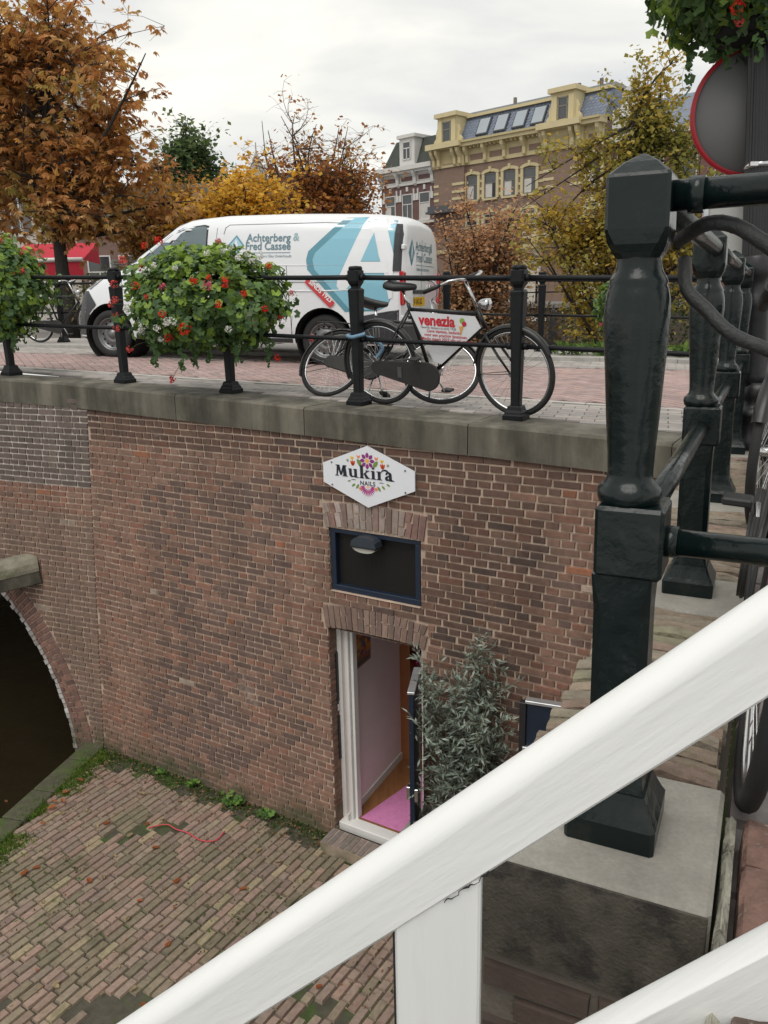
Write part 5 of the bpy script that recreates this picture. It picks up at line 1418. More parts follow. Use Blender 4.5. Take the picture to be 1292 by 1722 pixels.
def basket(name, label, c_, rad, n, seed, heads, trail=8, lowcut=-1.0, dens=None, bright=1.0, leafs=.045):
    rg_ = random.Random(seed); c_ = Vector(c_)
    root = thing(name, label, 'flower basket', c_-Z0*rad[2]); m = MB()
    for k in range(n):
        d = Vector((rg_.gauss(0, 1), rg_.gauss(0, 1), rg_.gauss(0, 1))).normalized()
        if d.z < lowcut: d.z = -d.z
        rr_ = rg_.uniform(.72, 1.02)
        nz_ = 1+.24*mnoise.noise(d*2.3+Vector((seed, 0, 0)))+.18*mnoise.noise(d*5+Vector((0, seed, 0)))
        p = c_ + Vector((d.x*rad[0], d.y*rad[1], d.z*rad[2]))*(rr_*nz_)
        nrm = (Vector((d.x/rad[0], d.y/rad[1], d.z/rad[2])).normalized()*.9 + Vector((rg_.gauss(0, .45), rg_.gauss(0, .45), .45+rg_.gauss(0, .4))))
        g_ = rg_.random(); young = max(0, d.z)*.9
        if g_ < .30+young*.45: col = (.25, .37, .06)
        elif g_ < .72: col = (.13, .225, .07)
        else: col = (.085, .155, .06)
        if rg_.random() < .08: col = (.16, .22, .13)
        vs, fs = lobed(p, nrm, leafs*rg_.uniform(.6, 1.15), rg_); m.add(vs, fs, tuple(v*bright for v in jit(col, .25, rg_)))
    for k in range(trail):                               # hanging shoots
        a = rg_.uniform(0, 6.28); p = c_+Vector((math.cos(a)*rad[0]*rg_.uniform(.3, .8), math.sin(a)*rad[1]*.8, -rad[2]*.75)); L_ = rg_.uniform(.1, .32)
        for j in range(int(L_*40)):
            q = p + Vector((rg_.gauss(0, .012), rg_.gauss(0, .012), -j*.025)); vs, fs = lobed(q, Vector((rg_.gauss(0, 1), -1+rg_.gauss(0, .5), .3)), leafs*.8*rg_.uniform(.5, 1), rg_); m.add(vs, fs, jit((.08, .15, .05), .3, rg_))
    fo = m.build('foliage', M_gera, root, kind='stuff')
    m = MB(); m.lathe([(.12, -.38), (.22, -.28), (.30, -.05), (.31, .0)], c_, 20); m.build('bowl', M_dark, root)
    for (dx_, dz_, kd, s_) in heads:
        # head at an offset across the view (right) and up, on the side facing the wharf
        x, z = dx_, dz_; e_ = 1-(x/rad[0])**2-(z/rad[2])**2
        y = -math.sqrt(max(.04, e_))*rad[1]*1.20
        flower(root, c_+Vector((x, y, z)), kd, s_*rg_.uniform(.7, 1.0), rg_)
    m = MB()
    for (dx_, dz_, kd, s_) in heads:
        e_ = 1-(dx_/rad[0])**2-(dz_/rad[2])**2; y = -math.sqrt(max(.04, e_))*rad[1]*1.20; p = c_+Vector((dx_, y, dz_)); d = (p-c_)
        m.tube([c_+d*.75-Z0*.03, c_+d*.9, p], .0025, 5, (.10, .13, .05))
    m.build('flower_stems', M_gera, root, kind='stuff')
    return root
def px2(c_, d, lst, cx, cy):                              # offsets measured in the photograph, metres
    k = d/1350.; return [((x-cx)*k, -(y-cy)*k, kd, s_) for (x, y, kd, s_) in lst]
h2 = [(270, 480, 'red', 1), (316, 523, 'red', 1), (320, 482, 'pink', .9), (292, 496, 'red', .7), (368, 475, 'red', 1.1), (388, 483, 'pink', 1.3), (390, 470, 'red', .7), (414, 475, 'red', .9), (314, 560, 'red', 1.1), (347, 547, 'red', 1.2), (403, 511, 'red', .9), (320, 536, 'white', 1.2), (300, 545, 'white', 1.1), (276, 540, 'white', 1), (265, 548, 'white', .9), (330, 534, 'white', 1), (298, 563, 'white', .8), (246, 515, 'white', .8), (272, 416, 'red', 1), (296, 410, 'red', 1), (392, 412, 'pink', .9), (412, 425, 'white', .9), (437, 432, 'white', .9), (458, 436, 'white', 1), (426, 440, 'white', .9), (445, 444, 'white', .8), (400, 428, 'white', .8), (380, 433, 'white', .8), (470, 452, 'red', .9), (414, 483, 'red', .8), (440, 495, 'red', .8), (467, 519, 'red', 1), (485, 533, 'red', 1), (450, 540, 'pink', 1), (412, 548, 'white', 1), (415, 575, 'white', 1), (300, 450, 'white', .8), (286, 458, 'white', .9), (338, 455, 'white', .8), (274, 452, 'red', .8), (505, 496, 'coral', .7), (298, 632, 'red', 1.1), (476, 598, 'red', 1), (235, 440, 'coral', 1), (217, 475, 'coral', .9), (215, 500, 'coral', 1), (208, 507, 'coral', .9), (214, 525, 'coral', .9), (214, 545, 'coral', .9), (232, 580, 'coral', .9)]
c2 = BR(2.89, -.06, .94); c2 += Vector((-.13, 0, -.09))
bk2 = basket('geranium_basket', 'large round geranium basket with red and white blooms in front of the van', c2, (.74, .60, .47), 5200, 4, px2(c2, 7.45, h2, 360, 505), trail=18)
h1 = [(30, 443, 'red', 1.1), (65, 465, 'red', 1), (22, 491, 'red', .8), (40, 502, 'white', 1), (20, 511, 'coral', .9), (55, 540, 'red', 1.1), (42, 543, 'red', 1.1), (12, 553, 'coral', .9), (15, 418, 'coral', 1.3), (24, 417, 'coral', 1), (50, 428, 'coral', 1), (58, 426, 'coral', .9), (38, 424, 'coral', .9), (66, 432, 'coral', .8), (94, 450, 'coral', .7), (100, 478, 'coral', .8)]
c1 = p4 + Vector((-.10, 0, .96))
bk1 = basket('geranium_basket', 'geranium basket with coral blooms cut off by the left picture edge', c1, (.62, .55, .55), 4200, 9, px2(c1, 8.8, h1, 22, 500), trail=10)
# far basket on the far railing, next to the corner post
c3 = deck((3.55, 11.95), .72)
bk3 = basket('geranium_basket', 'distant geranium basket with pink and white blooms behind the corner post', c3, (.42, .35, .50), 1200, 12, [(-.30, .2, 'pink', 1), (-.25, -.1, 'white', 1), (-.33, -.02, 'pink', 1), (-.2, .3, 'white', 1.1), (-.36, -.25, 'pink', .9)], trail=4, leafs=.05)

# ================================================================== LAMP POST WITH SIGN BACKS AND HANGING BASKET
M_lampiron = pmat('black_cast_iron', (.014, .014, .016), .38, .3, 25, .3, 40, bdist=.003)
LPB = Vector((2.40, 5.16, -.13)); LPT = Vector((2.235, 5.25, 2.9)); lean = (LPT-LPB).normalized()
lax = (lean.orthogonal().normalized(), lean.cross(lean.orthogonal().normalized()), lean)
lamp = thing('lamp_post', 'black fluted cast-iron lamp post carrying sign backs and a flower basket', 'lamp post', LPB)
m = MB(); m.lathe([(.16, 0), (.16, .10), (.145, .12), (.145, .24), (.155, .25), (.155, .28), (.12, .30), (.10, .33), (.115, .36), (.12, .40), (.10, .46)], LPB, 20); m.build('base', M_lampiron, lamp)
m = MB(); m.lathe([(.10, .44), (.092, .5), (.085, .9), (.095, .93), (.095, .97), (.075, 1.0), (.072, 1.08), (.085, 1.1), (.10, 1.16), (.085, 1.22), (.075, 1.24)], LPB, 20, ax=lax); m.build('lower_shaft', M_lampiron, lamp)
m = MB(); pr2 = []
n = 24
vs = []; zs_ = [1.22, 1.6, 2.2, 2.75, 3.3]
for z in zs_:
    for k in range(n*2):
        a = math.pi*k/n; r = (.079-.004*(z-1.2))*(1 if k % 2 else .93); vs.append(LPB+lax[0]*(r*math.cos(a))+lax[1]*(r*math.sin(a))+lean*z)
m.add(vs, [(i*2*n+k, i*2*n+(k+1) % (2*n), (i+1)*2*n+(k+1) % (2*n), (i+1)*2*n+k) for i in range(len(zs_)-1) for k in range(2*n)]); m.build('fluted_shaft', M_lampiron, lamp)
def at_lamp(z): return LPB+lean*((z-LPB.z)/lean.z)
for z in (1.62, 1.50):
    m = MB(); m.tube([at_lamp(z-.016), at_lamp(z+.016)], .083, 24); m.build('clamp_band', M_chrome, lamp)
    m = MB(); m.box(at_lamp(z)+Vector((-.06, -.07, 0)), (.05, .03, .03), bev=.004); m.build('clamp_screw', M_chrome, lamp)
sgn = thing('round_traffic_sign', 'back of a round traffic sign, grey with a red rim, on the lamp post', 'sign', at_lamp(1.6))
sn = Vector((-.15, -1, 0)).normalized(); sx_ = Vector((sn.y*-1, sn.x, 0)); 
scn = at_lamp(1.945)+Vector((.02, .115, 0))
m = MB(); m.lathe([(.352, -.012), (.352, .0), (0, .001)], scn, 56, ax=(sx_, Z0, sn)); m.build('disc', pmat('sign_back_grey', (.17, .17, .17), .5, .05, 4, .03, 30), sgn)
m = MB(); m.lathe([(.350, .006), (.374, .004), (.376, -.02), (.352, -.022)], scn, 56, ax=(sx_, Z0, sn), cap=False); m.build('rim', pmat('red_rim', (.36, .012, .022), .4, .05, 10, .02, 40), sgn)
sg2 = thing('sign_box', 'back of a pale rectangular street sign behind the quay rail', 'sign', at_lamp(1.0)+Vector((0, .12, 0)))
sc2 = at_lamp(1.265)+Vector((.12, .13, 0))
m = MB(); m.box(sc2, (.78, .05, .62), ax=(sx_, sn, Z0), bev=.015); m.build('panel', pmat('sign_back_pale', (.50, .50, .48), .5, .05, 5, .03, 30), sg2)
for (a, b, c_, d) in ((0, .295, .78, .03), (0, -.295, .78, .03), (-.375, 0, .03, .62), (.375, 0, .03, .62)):
    m = MB(); m.box(sc2+sx_*a+Z0*b+sn*.03, (c_, .02, d), ax=(sx_, sn, Z0), bev=.005); m.build('edge', M_steel, sg2)
m = MB(); m.lathe([(.05, 0), (0, .001)], sc2+sx_*-.02+Vector((.12, 0, -.05))+sn*.027, 20, ax=(sx_, Z0, sn), col=(.6, .62, .66)); m.build('sticker', M_print, sg2)
ct = at_lamp(2.62)+Vector((.06, 0, .02))
h4 = [(-.62, .03, 'red', 1), (-.50, .12, 'red', .9), (-.60, -.12, 'red', .8), (-.35, -.27, 'red', .9), (-.36, -.22, 'red', .8), (-.30, -.32, 'coral', .9), (-.66, .12, 'red', .8)]
bk4 = basket('hanging_basket', 'dark green hanging geranium basket at the top of the lamp post', ct, (.68, .60, .40), 3600, 31, h4, trail=9, bright=.8, leafs=.05)
m = MB(); m.lathe([(.10, -.36), (.34, -.33), (.36, -.28), (.3, -.27)], ct, 24); m.build('tray', M_dark, bk4)
# ================================================================== TREES
def leaf_simple(m, p, d, n_, l, w_, col):
    d = d.normalized(); s_ = d.cross(n_)
    if s_.length < 1e-4: s_ = d.orthogonal()
    s_.normalize(); up = s_.cross(d)
    m.add([p, p+d*(l*.45)+s_*(w_*.5)+up*(l*.06), p+d*l, p+d*(l*.45)-s_*(w_*.5)+up*(l*.06)], [(0, 1, 2), (0, 2, 3)], col)
def leaf_palm(m, p, d, n_, l, col, rng_, k=5):
    """horse-chestnut leaf: drooping leaflets from one point"""
    d = d.normalized(); s_ = d.cross(n_)
    if s_.length < 1e-4: s_ = d.orthogonal()
    s_.normalize()
    for i in range(k):
        a = (i-(k-1)/2)*.62; q = (d*math.cos(a)+s_*math.sin(a)); q = (q - Z0*rng_.uniform(.25, .75)).normalized()
        leaf_simple(m, p, q, n_, l*(1-.28*abs(i-(k-1)/2)/((k-1)/2)), l*.34, jit(col, .14, rng_))
def tree(name, label, base, trunk, limbs, crown, leaf, pal, seed, group=None, bare=None, tmat=None):
    """trunk: (height, r); limbs: (n, sub, twig); crown: list of (centre offset, radii, weight); leaf: (kind, n per twig, size)"""
    rg_ = random.Random(seed); base = Vector(base); H_, r0 = trunk
    root = thing(name, label, 'tree', base, group=group)
    tr = MB(); P_ = [base]
    for k in range(1, 9): P_.append(base + Vector((rg_.gauss(0, .05*r0*6), rg_.gauss(0, .05*r0*6), H_*k/8)))
    tr.tube(P_, [r0*(1.25 if k == 0 else 1-.08*k) for k in range(9)], 9)
    trk = tr.build('trunk', tmat or M_bark, root)
    br = MB(); cr_ = MB(); tot = sum(c_[2] for c_ in crown)
    def target():
        x = rg_.uniform(0, tot)
        for (c_, rd, w_) in crown:
            x -= w_
            if x <= 0: break
        d = Vector((rg_.gauss(0, 1), rg_.gauss(0, 1), rg_.gauss(0, 1))).normalized()*(rg_.random()**.4)
        return base + Vector(c_) + Vector((d.x*rd[0], d.y*rd[1], d.z*rd[2])), (c_, rd)
    def curve(a, b, bow, n=5):
        mid = lerp(a, b, .5) + Vector((rg_.gauss(0, bow), rg_.gauss(0, bow), abs(rg_.gauss(0, bow)))); o = []
        for k in range(n+1): t = k/n; o.append(a*(1-t)**2 + mid*(2*t*(1-t)) + b*t*t)
        return o
    def put_leaves(p, dirv, n_):
        kind, _, sz = leaf
        hgt = (p.z-base.z)
        for _ in range(n_):
            if bare and rg_.random() < bare(p-base): continue
            q = p + Vector((rg_.gauss(0, sz*.8), rg_.gauss(0, sz*.8), rg_.gauss(0, sz*.6)))
            d = (dirv*.6 + Vector((rg_.gauss(0, 1), rg_.gauss(0, 1), rg_.gauss(-.3, .6)))).normalized(); nv = Vector((rg_.gauss(0, .5), rg_.gauss(0, .5), 1)).normalized()
            g_ = mnoise.noise(q*.55+Vector((seed, 0, 0)))*.5+.5 + rg_.uniform(-.22, .22)
            col = pal[max(0, min(len(pal)-1, int(g_*len(pal))))]
            s_ = sz*rg_.uniform(.5, 1.35)
            if kind == 'palm': leaf_palm(cr_, q, d, nv, s_, jit(col, .2, rg_), rg_)
            else: leaf_simple(cr_, q, d, nv, s_, s_*.75, jit(col, .22, rg_))
    nl, ns, ntw = limbs
    for i in range(nl):
        f = lerp(.32, 1.0, (i+rg_.random())/nl); k = f*8; a = lerp(P_[int(min(k, 7))], P_[int(min(k, 7))+1], k-int(min(k, 7)))
        b, el = target(); c1_ = curve(a, b, (b-a).length*.12, 6); rr_ = r0*rg_.uniform(.28, .5)*(1.15-.5*f)
        br.tube(c1_, [lerp(rr_, r0*.06, t/6) for t in range(7)], 6, cap=False)
        for j in range(ns):
            t = rg_.uniform(.25, 1); q = c1_[min(6, int(t*6))]; cd, rd = el
            e_ = q + Vector((rg_.gauss(0, rd[0]*.32), rg_.gauss(0, rd[1]*.32), rg_.gauss(rd[2]*.08, rd[2]*.28))); c2_ = curve(q, e_, (e_-q).length*.15, 4); r2_ = r0*.10*rg_.uniform(.6, 1)
            br.tube(c2_, [lerp(r2_, r0*.025, u_/4) for u_ in range(5)], 5, cap=False)
            for w_ in range(ntw):
                q2 = c2_[rg_.randrange(1, 5)]; e2 = q2 + Vector((rg_.gauss(0, rd[0]*.14), rg_.gauss(0, rd[1]*.14), rg_.gauss(0, rd[2]*.12))); c3_ = curve(q2, e2, (e2-q2).length*.12, 2)
                br.tube(c3_, [r0*.03, r0*.022, r0*.014], 4, cap=False)
                for q3_ in c3_[1:]: put_leaves(q3_, (e2-q2).normalized() if (e2-q2).length > 1e-4 else Z0, leaf[1])
            put_leaves(c2_[-1], (e_-q).normalized(), leaf[1])
    br.build('branches', tmat or M_bark, trk, kind='stuff')
    cr_.build('crown', M_leaf, root, kind='stuff'); return root
CHP = [(.34, .16, .05), (.50, .235, .08), (.60, .335, .105), (.56, .28, .11), (.64, .40, .17), (.44, .29, .085), (.33, .28, .075)]
tree('chestnut_tree', 'large brown-leaved horse chestnut with a forked trunk at the left edge', (-9.5, 25.3, -.2), (8.2, .23), (44, 7, 5), [((1.0, 0, 4.5), (3.6, 2.6, 2.0), 2.6), ((.5, 0, 8.6), (3.1, 2.6, 3.0), 3.2), ((3.2, -.4, 6.8), (2.0, 2.0, 1.2), 1.4), ((-2.0, 0, 6), (2.4, 2.4, 4.0), 2.0), ((3.3, -.2, 3.8), (2.2, 1.5, 1.3), 1.6), ((.4, -.6, 3.2), (3.0, 1.6, .9), 1.0)], ('palm', 2, .25), CHP, 3)
tree('chestnut_tree', 'second brown horse chestnut standing behind the left flower basket', (-12.6, 26.5, -.2), (8, .26), (24, 7, 5), [((0, 0, 6.5), (2.8, 2.6, 4.5), 1)], ('palm', 2, .32), CHP, 8)
YEP = [(.62, .32, .04), (.74, .44, .06), (.80, .52, .09), (.66, .38, .06), (.54, .29, .06)]
tree('autumn_tree', 'dense golden-orange tree behind the van roof', (-4.6, 28, -.6), (4.4, .14), (40, 8, 7), [((0, 0, 4.3), (2.3, 2.0, 1.35), 2), ((-1.2, 0, 4.0), (1.5, 1.5, 1.2), 1), ((.15, 0, 5.6), (.5, .5, .9), .15)], ('s', 3, .17), YEP, 5)
tree('bare_topped_tree', 'tall half-bare tree with a rounded bare crown and rusty leaves lower down', (-2.5, 32.2, -1), (5.4, .20), (46, 10, 7), [((-.1, 0, 7.2), (2.1, 1.9, 2.1), 2.6), ((1.5, 0, 5.6), (1.9, 1.7, 1.7), 1.6), ((.2, 0, 4.6), (2.6, 2.0, 1.3), 2.2)], ('s', 3, .17), [(.42, .17, .05), (.52, .24, .06), (.36, .15, .06), (.46, .28, .08)], 16, bare=lambda d: min(.82, max(.05, (d.z-4.8)/3.4)), tmat=pmat('brown_bark', (.075, .055, .042), .95, .3, 12, .5, 40, bdist=.02))
tree('autumn_tree', 'small copper-leaved tree in front of the yellow building', (2.75, 23.3, -3.6), (5.0, .13), (36, 8, 7), [((.1, 0, 6.3), (1.75, 1.4, 1.15), 2.2), ((0, 0, 5.0), (1.6, 1.3, 1.0), 1)], ('s', 3, .115), [(.52, .28, .14), (.60, .36, .19), (.46, .24, .13), (.56, .38, .21), (.42, .26, .14)], 21)
tree('linden_tree', 'yellow-green linden thinning into sky behind the corner post', (5.0, 17.0, -3.8), (8.0, .13), (52, 8, 7), [((-.1, 0, 5.6), (1.5, 1.2, 1.1), 2.2), ((-1.1, 0, 6.2), (.8, .8, .8), .8), ((.9, 0, 7.2), (1.0, 1.0, 1.4), 1.7), ((.6, 0, 8.4), (.55, .55, 1.0), .5), ((1.7, 0, 6.5), (1.0, 1.0, 1.6), 1.3), ((-1.7, 0, 6.0), (.95, .9, 1.0), 1.5)], ('s', 3, .105), [(.21, .22, .06), (.26, .26, .065), (.30, .28, .07), (.40, .34, .08), (.46, .35, .08), (.60, .42, .08), (.66, .45, .08)], 33)
tree('tall_green_tree', 'tall green tree far behind the van cab', (-10.6, 48, 1.0), (8, .25), (34, 7, 6), [((0, 0, 7.2), (2.2, 2.2, 2.4), 2), ((1.6, 0, 6), (1.6, 1.6, 1.7), 1), ((-1.8, 0, 6), (1.6, 1.6, 1.8), 1)], ('s', 3, .30), [(.11, .17, .06), (.15, .21, .08), (.09, .14, .06), (.20, .24, .09)], 41)
tree('autumn_tree', 'orange tree between the chestnut and the golden tree', (-7.4, 30, -.5), (4.0, .14), (36, 8, 7), [((0, 0, 4.0), (1.7, 1.6, 1.7), 1)], ('s', 3, .17), [(.42, .20, .05), (.50, .26, .06), (.34, .20, .06), (.28, .24, .08)], 52)

# ================================================================== BACKGROUND BUILDINGS
M_fbrick = pmat('far_brick', (1, 1, 1), .9, .12, 4, .1, 20, vcol=True)
M_fpaint = pmat('far_paint', (1, 1, 1), .7, .07, 2, .05, 20, vcol=True)
M_slate = pmat('slate', (.16, .19, .25), .55, .18, 3, .2, 12)
M_roofdark = pmat('mossy_roof', (.05, .058, .05), .85, .25, 2, .2, 12)
M_fglass = pmat('far_glass', (.05, .055, .06), .08, .2, 1.5, .05, 2, spec=.8)
M_curtain = pmat('curtain', (.55, .53, .5), .8, .15, 6, .05, 20)
class Facade:
    """a street front: s along it, h up, o outwards"""
    def __init__(s, name, label, o, d, z0): s.o = Vector(o); s.d = Vector(d).normalized(); s.n = Vector((s.d.y, -s.d.x, 0)); s.n = s.n if s.n.dot(-s.o) > 0 else -s.n; s.z0 = z0; s.root = thing(name, label, 'building', Vector((o[0], o[1], z0)))
    def p(s, a, h, o=0): q = s.o+s.d*a+s.n*o; q.z = s.z0+h; return q
    def box(s, name, a0, a1, h0, h1, o0, o1, mat, col=(1, 1, 1), parent=None, bev=0):
        m = MB(); m.box(s.p((a0+a1)/2, (h0+h1)/2, (o0+o1)/2), (a1-a0, abs(o1-o0), h1-h0), col, ax=(s.d, s.n, Z0), bev=bev); return m.build(name, mat, parent or s.root)
    def poly(s, name, pts, o0, o1, mat, col=(1, 1, 1), parent=None):
        m = MB(); m.prism(pts, s.p(0, 0, o0), s.d, Z0, s.n, o1-o0, col); return m.build(name, mat, parent or s.root)
    def window(s, a, h0, h1, w_, fcol=(.62, .61, .58), trim=None, tw=.14, curtain=0, sash=.62, mull=False, rec=.14):
        fr = s.box('window', a-w_/2, a+w_/2, h0, h1, -.02, .012, M_fglass)
        t = .07
        for (x0, x1, y0, y1) in ((a-w_/2, a-w_/2+t, h0, h1), (a+w_/2-t, a+w_/2, h0, h1), (a-w_/2+t, a+w_/2-t, h0, h0+t), (a-w_/2+t, a+w_/2-t, h1-t, h1), (a-w_/2+t, a+w_/2-t, lerp(h0, h1, sash)-.03, lerp(h0, h1, sash)+.03)): s.box('frame', x0, x1, y0, y1, .0, .05, M_fpaint, fcol, fr)
        if mull: s.box('frame', a-.03, a+.03, h0+t, lerp(h0, h1, sash)-.03, .0, .045, M_fpaint, fcol, fr)
        if curtain: s.box('curtain', a-w_/2+t, a+w_/2*(curtain)-t, h0+t, lerp(h0, h1, sash)-.04, .012, .018, M_curtain, parent=fr)
        if trim:
            s.box('surround', a-w_/2-tw, a-w_/2, h0, h1, -.02, .10, M_fpaint, trim, fr); s.box('surround', a+w_/2, a+w_/2+tw, h0, h1, -.02, .10, M_fpaint, trim, fr)
            n_ = 8; up = [(a+(w_/2+tw*1.3)*math.cos(math.pi*k/n_), h1+.28*math.sin(math.pi*k/n_)) for k in range(n_+1)]; lo = [(a+(w_/2)*math.cos(math.pi*k/n_), h1-.02+.10*math.sin(math.pi*k/n_)) for k in range(n_, -1, -1)]
            m = MB()
            for k in range(n_):
                quadp = [up[k], up[k+1], lo[n_-k-1], lo[n_-k]]; m.prism(ccw(quadp), s.p(0, 0, -.02), s.d, Z0, s.n, .14, trim)
            m.build('hood', M_fpaint, fr)
            s.box('keystone', a-.09, a+.09, h1+.10, h1+.42, -.02, .17, M_fpaint, trim, fr)
        s.box('sill', a-w_/2-.1, a+w_/2+.1, h0-.12, h0, -.02, .14, M_fpaint, trim or fcol, fr)
        return fr
YL = (.56, .48, .285); BK = (.235, .16, .125)
FD = Vector((.71, -.71, 0))
yb = Facade('yellow_mansion', 'yellow stone and brick town mansion with slate mansard roof and skylights', (4.27, 62.0, 0), FD, .4)
B_ = .5                                                    # heights below were measured from eye level
H = lambda h: h*.91+B_
yb.box('wall', 0, 13.4, -1, H(11.0), -6, 0, M_fbrick, BK)
yb.box('bay', 0, 2.75, -1, H(11.0), 0, .25, M_fbrick, BK); yb.box('bay', 9.3, 12.1, -1, H(11.0), 0, .25, M_fbrick, BK)
for h in (7.15, 7.65, 8.2): 
    for (a0, a1, o) in ((0, .45, .29), (1.7, 2.75, .29), (2.75, 2.95, .04), (3.75, 4.4, .04), (5.4, 6.0, .04), (7.0, 7.6, .04), (8.65, 9.3, .04), (9.3, 10.1, .29), (11.3, 12.1, .29)): yb.box('band', a0, a1, H(h), H(h)+.17, 0, o, M_fpaint, YL)
for h in (4.3, 4.9, 5.5): yb.box('band', 0, 13.4, H(h), H(h)+.16, 0, .03, M_fpaint, YL)
yb.box('ground_floor', 0, 13.4, -1, H(3.2), 0, .12, M_fpaint, (.58, .56, .50)); yb.box('string_course', 0, 13.4, H(3.2), H(3.5), 0, .35, M_fpaint, YL)
yb.box('frieze', 0, 13.4, H(9.55), H(10.8), 0, .10, M_fpaint, YL)
for (a0, a1) in ((3.2, 4.25), (4.85, 5.85), (6.45, 7.45), (8.05, 9.0), (12.4, 13.1)): yb.box('frieze_panel', a0, a1, H(9.85), H(10.25), .08, .13, M_fbrick, BK)
for (a0, a1) in ((0, 2.75), (9.3, 12.1)): yb.box('bay_frieze', a0-.05, a1+.05, H(9.55), H(10.8), .1, .36, M_fpaint, YL); yb.box('tablet', a0+.9, a0+1.85, H(9.8), H(10.4), .3, .42, M_fpaint, (.43, .36, .19))
for a in (.2, .65, 2.1, 2.55, 3.0, 4.55, 6.15, 7.75, 9.2, 9.6, 11.5, 11.95, 13.2):
    o = .36 if (a < 2.75 or 9.3 < a < 12.1) else .10
    m = MB(); m.prism([(0, -1.15), (.18, -1.0), (.22, -.6), (.5, -.25), (.55, 0), (0, 0)], yb.p(a-.11, H(10.8), o), yb.n, Z0, yb.d, .22, YL); m.build('bracket', M_fpaint, yb.root)
yb.box('cornice', -.15, 13.5, H(10.8), H(11.05), -.1, .72, M_fpaint, YL); yb.box('cornice', -.15, 13.5, H(11.05), H(11.2), -.1, .85, M_fpaint, (.46, .39, .21))
for (a0, a1) in ((-.15, 2.9), (9.15, 12.25)): yb.box('cornice', a0, a1, H(10.85), H(11.25), .6, 1.05, M_fpaint, YL)
k = 0; a = 3.0
while a < 9.1:
    yb.box('dentil', a, a+.14, H(10.66), H(10.8), .1, .45, M_fpaint, YL); a += .34
for a in (1.15, 3.3, 4.9, 6.5, 8.1, 10.7, 12.8): yb.window(a, H(7.0), H(8.75), 1.0, (.16, .15, .14), YL, .2, curtain=.4, rec=.1)
for a in (1.15, 3.3, 4.9, 6.5, 8.1, 10.7, 12.8): yb.window(a, H(4.0), H(5.9), 1.0, (.45, .44, .40), YL, .2)
for a in (1.3, 3.3, 4.9, 6.5, 8.1, 10.7, 12.8): yb.window(a, H(.6), H(2.6), 1.1, (.45, .44, .40))
yb.box('balcony', .1, 2.6, H(6.35), H(6.75), .25, 1.1, M_fpaint, (.085, .09, .10)); yb.box('balcony', .0, 2.7, H(6.2), H(6.36), .25, 1.2, M_fpaint, (.07, .075, .085))
yb.box('balcony', 9.0, 13.5, H(3.5), H(4.1), .25, 1.0, M_fpaint, YL)
# mansard
m = MB(); a0, a1 = 0, 13.4
pts_ = [yb.p(a0, H(11.2), .1), yb.p(a1, H(11.2), .1), yb.p(a1, H(13.0), -.75), yb.p(a0, H(13.0), -.75), yb.p(a0, H(11.2), -6), yb.p(a1, H(11.2), -6), yb.p(a1, H(13.0), -5.2), yb.p(a0, H(13.0), -5.2)]
m.add(pts_, [(0, 1, 2, 3), (4, 7, 6, 5), (0, 3, 7, 4), (1, 5, 6, 2), (3, 2, 6, 7)]); rf = m.build('roof', M_slate, yb.root)
m = MB(); sl_ = (pts_[3]-pts_[0])
for r_ in range(9):
    for k in range(48):
        f0 = r_/9; a = (k+(.5 if r_ % 2 else 0))*.3
        if a > 13.1: continue
        c_ = yb.p(a+.15, 0, 0); c_ = pts_[0]+yb.d*(a+.15)+sl_*(f0+.055); e2 = sl_.normalized(); nn3 = yb.d.cross(e2); nn3 = nn3 if nn3.dot(yb.n) > 0 else -nn3
        m.add([c_-e2*.13+nn3*.03, c_+yb.d*.14+nn3*.018, c_+e2*.12+nn3*.005, c_-yb.d*.14+nn3*.018], [(0, 1, 2, 3)], jit((.175, .205, .27), .1))
m.build('slates', pmat('slate_tiles', (1, 1, 1), .5, .1, 4, 0, vcol=True), rf, kind='stuff')
yb.box('roof_edge', -.1, 13.5, H(13.0), H(13.2), -1.0, -.55, M_fpaint, YL, rf)
m = MB(); q_ = [yb.p(0, H(13.18), -.7), yb.p(13.4, H(13.18), -.7), yb.p(12.4, H(13.95), -2.8), yb.p(1.0, H(13.95), -2.8)]; m.add(q_+[yb.p(13.4, H(13.18), -5.2), yb.p(0, H(13.18), -5.2)], [(0, 1, 2, 3), (1, 4, 2), (0, 3, 5), (3, 2, 4, 5)]); m.build('upper_roof', M_roofdark if False else pmat('lead_roof', (.12, .125, .125), .7, .15, 2, .1, 12), rf)
for a in (3.6, 5.1, 6.6, 8.05):
    m = MB(); e2 = sl_.normalized(); nn3 = yb.d.cross(e2); nn3 = nn3 if nn3.dot(yb.n) > 0 else -nn3; c_ = pts_[0]+yb.d*(a+.45)+sl_*.5+nn3*.05
    m.box(c_, (1.02, 1.30, .16), ax=(yb.d, e2, nn3), bev=.02); fr = m.build('skylight', M_fpaint, rf)
    m.c = [(.05, .055, .065)]*len(m.c); fr.data.color_attributes[0].data.foreach_set('color', [x for _ in m.v for x in (.05, .055, .065, 1)])
    m = MB(); m.box(c_+nn3*.085, (.84, 1.10, .01), ax=(yb.d, e2, nn3)); m.build('skylight_pane', pmat('skylight_glass', (.30, .34, .38), .06, .05, 1, 0, spec=.9) if 'skylight_glass' not in MATS else MATS['skylight_glass'], rf)
